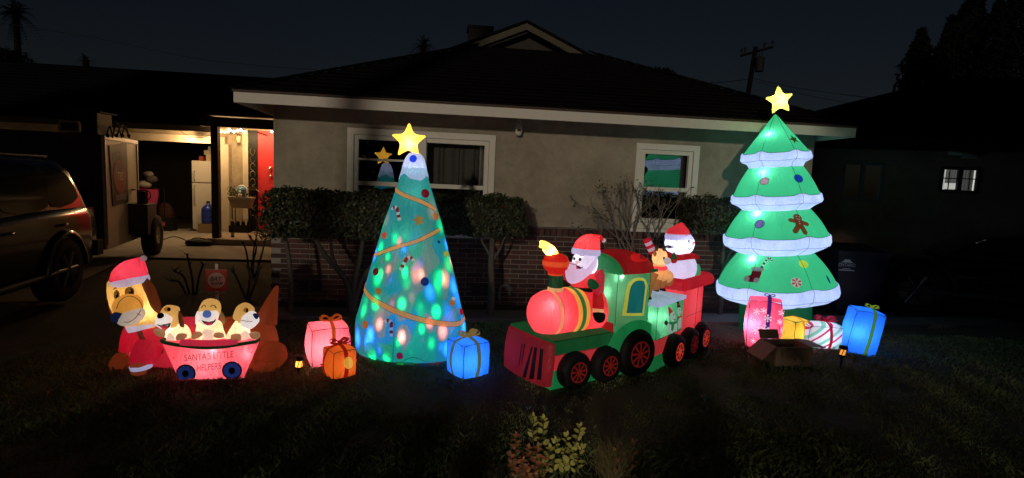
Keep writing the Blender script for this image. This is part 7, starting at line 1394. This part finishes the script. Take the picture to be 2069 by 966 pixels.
    m.add(r, [(0, 1, 2, 3)]); m.add([(-1.6, e, zz), (3.4, 5.5, zz + 1.9), (-1.6, 11, zz)], [(0, 1, 2)]); m.add([(x, y, z - .12) for x, y, z in r[:2]] + r[:2], [(0, 1, 3, 2)]); m.add([(-1.6, e, zz - .12), (9.5, e, zz - .12), (9.5, 0, zz - .12), (-1.6, 0, zz - .12)], [(0, 1, 2, 3)]); m.build('roof', sh, root, False)
def crown(mb, c, r, n, size, seed):
    rs = random.Random(seed); P = []; Nn = []
    for k in range(n):
        d = Vector((rs.gauss(0, 1), rs.gauss(0, 1), rs.gauss(0, 1))).normalized(); q = d * (rs.random() ** .35); s = 1 + .45 * noise.noise(d * 2.2 + Vector((seed, 0, 0))); P.append(Vector(c) + Vector((q.x * r[0], q.y * r[1], q.z * r[2])) * s); Nn.append(d)
    leafquads(mb, P, Nn, size)
def background():
    global rnd
    rnd = random.Random(77); lf = solid('night foliage', (.006, .007, .005), 1, var=.5, scale=.6, spec=0); bk = solid('dark trunk', (.010, .008, .007), 1, spec=0)
    def palm(px_, py, dep, rr, foot_px, lab, fr_n=46):
        c = at(px_, py, dep); f = at(foot_px, py + 60, dep); o = Vector((f.x, f.y, 0)); root = thing('palm_tree', lab, 'palm', o, 0, 'palms beyond the roofs'); m = MB(); c = c - o; m.tube(smooth_path([(0, 0, 0), (c.x * .6, c.y * .6, c.z * .55), c], 5), np.linspace(.28, .18, 11), 8); m.build('trunk', bk, root); m = MB()
        for k in range(fr_n):
            a = rnd.random() * 6.283; el = rnd.uniform(-1.3, 1.35); d = Vector((math.cos(a) * math.cos(el), math.sin(a) * math.cos(el), math.sin(el))); ln = rr * rnd.uniform(.8, 1.1); pts = [c + d * ln * t + Vector((0, 0, -.55 * ln * t * t * (.4 + math.cos(el)))) for t in np.linspace(0, 1, 7)]; sd_ = d.cross(Vector((0, 0, 1))).normalized()
            for i in range(1, 7):
                for s in (-1, 1):
                    for j in range(2): p = pts[i - 1] + (pts[i] - pts[i - 1]) * (j / 2); tip = p + (sd_ * s * .8 + d * .7 + Vector((0, 0, -.35))) * rr * .26 * (1.1 - i / 8); m.add([p, p + d * rr * .04, tip], [(0, 1, 2)])
        m.build('fronds', lf, root, False)
    palm(32, 28, 42, 1.55, 36, 'tall palm silhouette at the upper left edge', 70); palm(855, 92, 40, 1.15, 858, 'palm top showing above the main roof ridge', 46); palm(173, 122, 38, .75, 175, 'small palm top above the garage roof', 30)
    for i, (px_, py, dep, rx, rz, lab) in enumerate(((10, 108, 36, 1.3, .7, 'dark bush top behind the garage roof at the left edge'), (1335, 150, 30, 1.0, .6, 'low bush top above the right slope of the main roof'))):
        c = at(px_, py, dep); o = Vector((c.x, c.y, 0)); root = thing('distant_tree', lab, 'tree', o, 0, 'trees beyond the roofs'); m = MB(); crown(m, (0, 0, c.z - rz * .5), (rx, rx, rz), 900, .14, i + 3); m.build('crown', lf, root, False); m = MB(); m.tube([(0, 0, 0), (0, 0, c.z - rz)], [.2, .1], 8); m.build('trunk', bk, root)
    # tall cypresses at the right
    for i, (px_, py, wpx, dep, lab) in enumerate(((1862, 62, 40, 20, 'cypress silhouette, leftmost and lowest of the tall group'), (1900, 95, 26, 19, 'thin short cypress between two taller ones'), (1926, 35, 34, 20, 'second tall narrow cypress of the group'), (1970, -20, 46, 21, 'cypress whose top leaves the frame, centre of the group'), (2020, 5, 40, 20, 'cypress near the upper right corner'), (2062, -30, 50, 20, 'broad cypress at the right edge of the picture'))):
        t = at(px_, py, dep); o = Vector((t.x, t.y, 0)); root = thing('cypress_tree', lab, 'tree', o, 0, 'cypress trees behind the neighbouring house'); hh = t.z; rr = wpx * dep / 1100; m = MB(); P = []; Nn = []
        for k in range(2600):
            z = hh * (1 - rnd.random() ** 1.15 * .86); a = rnd.random() * 6.283; tt = (hh - z) / hh; R_ = rr * min(1, (tt * 5.5) ** .7) * (.75 + .5 * noise.noise(Vector((math.cos(a) * 1.4, math.sin(a) * 1.4, z * .9 + i * 7)))) * rnd.random() ** .3; P.append(Vector((R_ * math.cos(a), R_ * math.sin(a), z))); Nn.append(Vector((math.cos(a), math.sin(a), .8)))
        leafquads(m, P, Nn, .17, asp=.4); m.build('crown', lf, root, False); m = MB(); m.tube([(0, 0, 0), (0, 0, hh * .9)], [.25, .05], 8); m.build('trunk', bk, root)
    # utility pole with crossarm, transformer and wires
    D = 26; p0 = at(1505, 230, D); p1 = at(1527, 95, D); dv = (p1 - p0); o = p0 - dv * (p0.z / dv.z); root = thing('utility_pole', 'leaning wooden utility pole with crossarm and transformer above the roof', 'pole', o); wd = solid('pole wood', (.008, .007, .007), 1, spec=0); m = MB(); m.tube([(0, 0, 0), p1 - o], [.13, .10], 10); m.build('pole', wd, root)
    a, b = at(1496, 113, D) - o, at(1562, 95, D) - o; m = MB(); m.tube([a, b], .055, 6); m.build('crossarm', wd, root); m = MB()
    for q in ((1498, 112), (1505, 109), (1545, 100), (1560, 96)): c = at(*q, D) - o; m.tube([c, c + Vector((0, 0, .22))], [.05, .04], 6); m.ball(c + Vector((0, 0, .25)), .07, 8)
    m.build('insulator', solid('dark ceramic', (.010, .01, .01), .6), root); c = at(1535, 130, D - .3) - o; m = MB(); m.lathe([(.0, -.32), (.18, -.32), (.2, .28), (.14, .34), (.0, .36)], c, 14); m.tube([c + Vector((-.06, 0, .3)), c + Vector((-.06, 0, .5))], .03, 6); m.tube([c + Vector((.06, 0, .3)), c + Vector((.1, 0, .9))], .02, 6); m.build('transformer', solid('transformer grey', (.010, .010, .011), .8), root)
    wm = solid('wire black', (.012, .012, .014), .6)
    def wire(pts, lab, dep, r=.014):
        q = [at(x, y, d) for x, y, d in pts]; m = MB(); m.tube(smooth_path(q, 6), r, 5); tag(m.build('power_line', wm), lab, 'wire', 'overhead wires')
    wire([(1512, 160, 26), (1480, 164, 27), (1440, 167, 28), (1380, 168, 30), (1250, 150, 34)], 'wire running left from the utility pole behind the roof', 26); wire([(1521, 158, 26), (1600, 176, 25), (1720, 193, 24), (1850, 207, 23)], 'upper wire running right from the utility pole', 26); wire([(1521, 162, 26), (1620, 190, 25), (1770, 218, 24), (1850, 232, 23)], 'lower wire sagging right from the utility pole', 26, .010)
    wire([(-30, 42, 40), (60, 55, 40), (220, 82, 40), (390, 117, 40), (520, 132, 40), (640, 141, 40)], 'long wire crossing the sky above the garage roof', 40, .022)
def shade_trees():
    """unseen trees put behind the camera for the shade they cast; the low street light reaches the front wall between their crowns"""
    global rnd
    rnd = random.Random(91); lf = MATS['night foliage']; bk = MATS['dark trunk']
    for i, (bx, by, c, r_, lab) in enumerate(((-9.4, -7, (-10.7, -7, 6.0), (4.1, 3, 4.6), 'broad unseen shade tree behind the viewpoint on the left'), (7.2, -7, (6.3, -7, 5.6), (4.6, 3, 5.2), 'broad unseen shade tree behind the viewpoint on the right'), (-4.15, -7.2, (-2.0, -7.6, 11.8), (5.5, 3, 4.0), 'tall leaning unseen shade tree in the middle behind the viewpoint'))):
        root = thing('street_tree', lab, 'tree', (bx, by, 0), 0, 'unseen shade trees'); o = Vector((bx, by, 0)); m = MB(); crown(m, Vector(c) - o, r_, (6500, 10500, 6500)[i], .42, i + 20); m.build('crown', lf, root, False); m = MB(); m.tube(smooth_path([(0, 0, 0), (0, 0, 2.2), (0.02, 0, 4.6), tuple(Vector(c) - o)], 5), np.linspace(.30, .14, 16), 10); m.build('trunk', bk, root)

def shade_hedges():
    """unseen hedges added behind the camera for shade; their gap lights the front plants"""
    global rnd
    rnd = random.Random(17); lf = MATS['dark hedge leaf']
    for x0, x1, lab in ((-13.5, -1.08, 'long unseen shade hedge behind the viewpoint, left of the light gap'), (-.28, 12.5, 'long unseen shade hedge behind the viewpoint, right of the light gap')):
        o = Vector(((x0 + x1) / 2, -3.0, 0)); root = thing('unseen_shade_hedge', lab, 'hedge', o, 0, 'unseen shade hedges'); hx = (x1 - x0) / 2; P = []; Nn = []
        for k in range(10500 if x0 < -5 else 9800): P.append(Vector((rnd.uniform(-hx, hx), rnd.uniform(-.4, .4), 1.88 * rnd.random() ** .8))); Nn.append(Vector((0, 1, .3)))
        m = MB(); leafquads(m, P, Nn, .075); m.build('foliage', lf, root, False)
        for k in range(int(hx * 2 / .6)): m = MB(); m.tube([(-hx + .3 + .6 * k, 0, 0), (-hx + .3 + .6 * k, .05, 1.5)], [.03, .015], 6); m.build('stem', MATS['grey bark'], root)

# ================================================================== BUILD
ground(); house(); wall_fixture(); neighbour(); background(); driveway_things(); garage_things(); shade_trees()
shrubs(); shade_hedges(); front_plants(); dark_stalks(); lawn_things()
tall_cone_tree(); tiered_tree(); presents(); train(); dog(); grass()
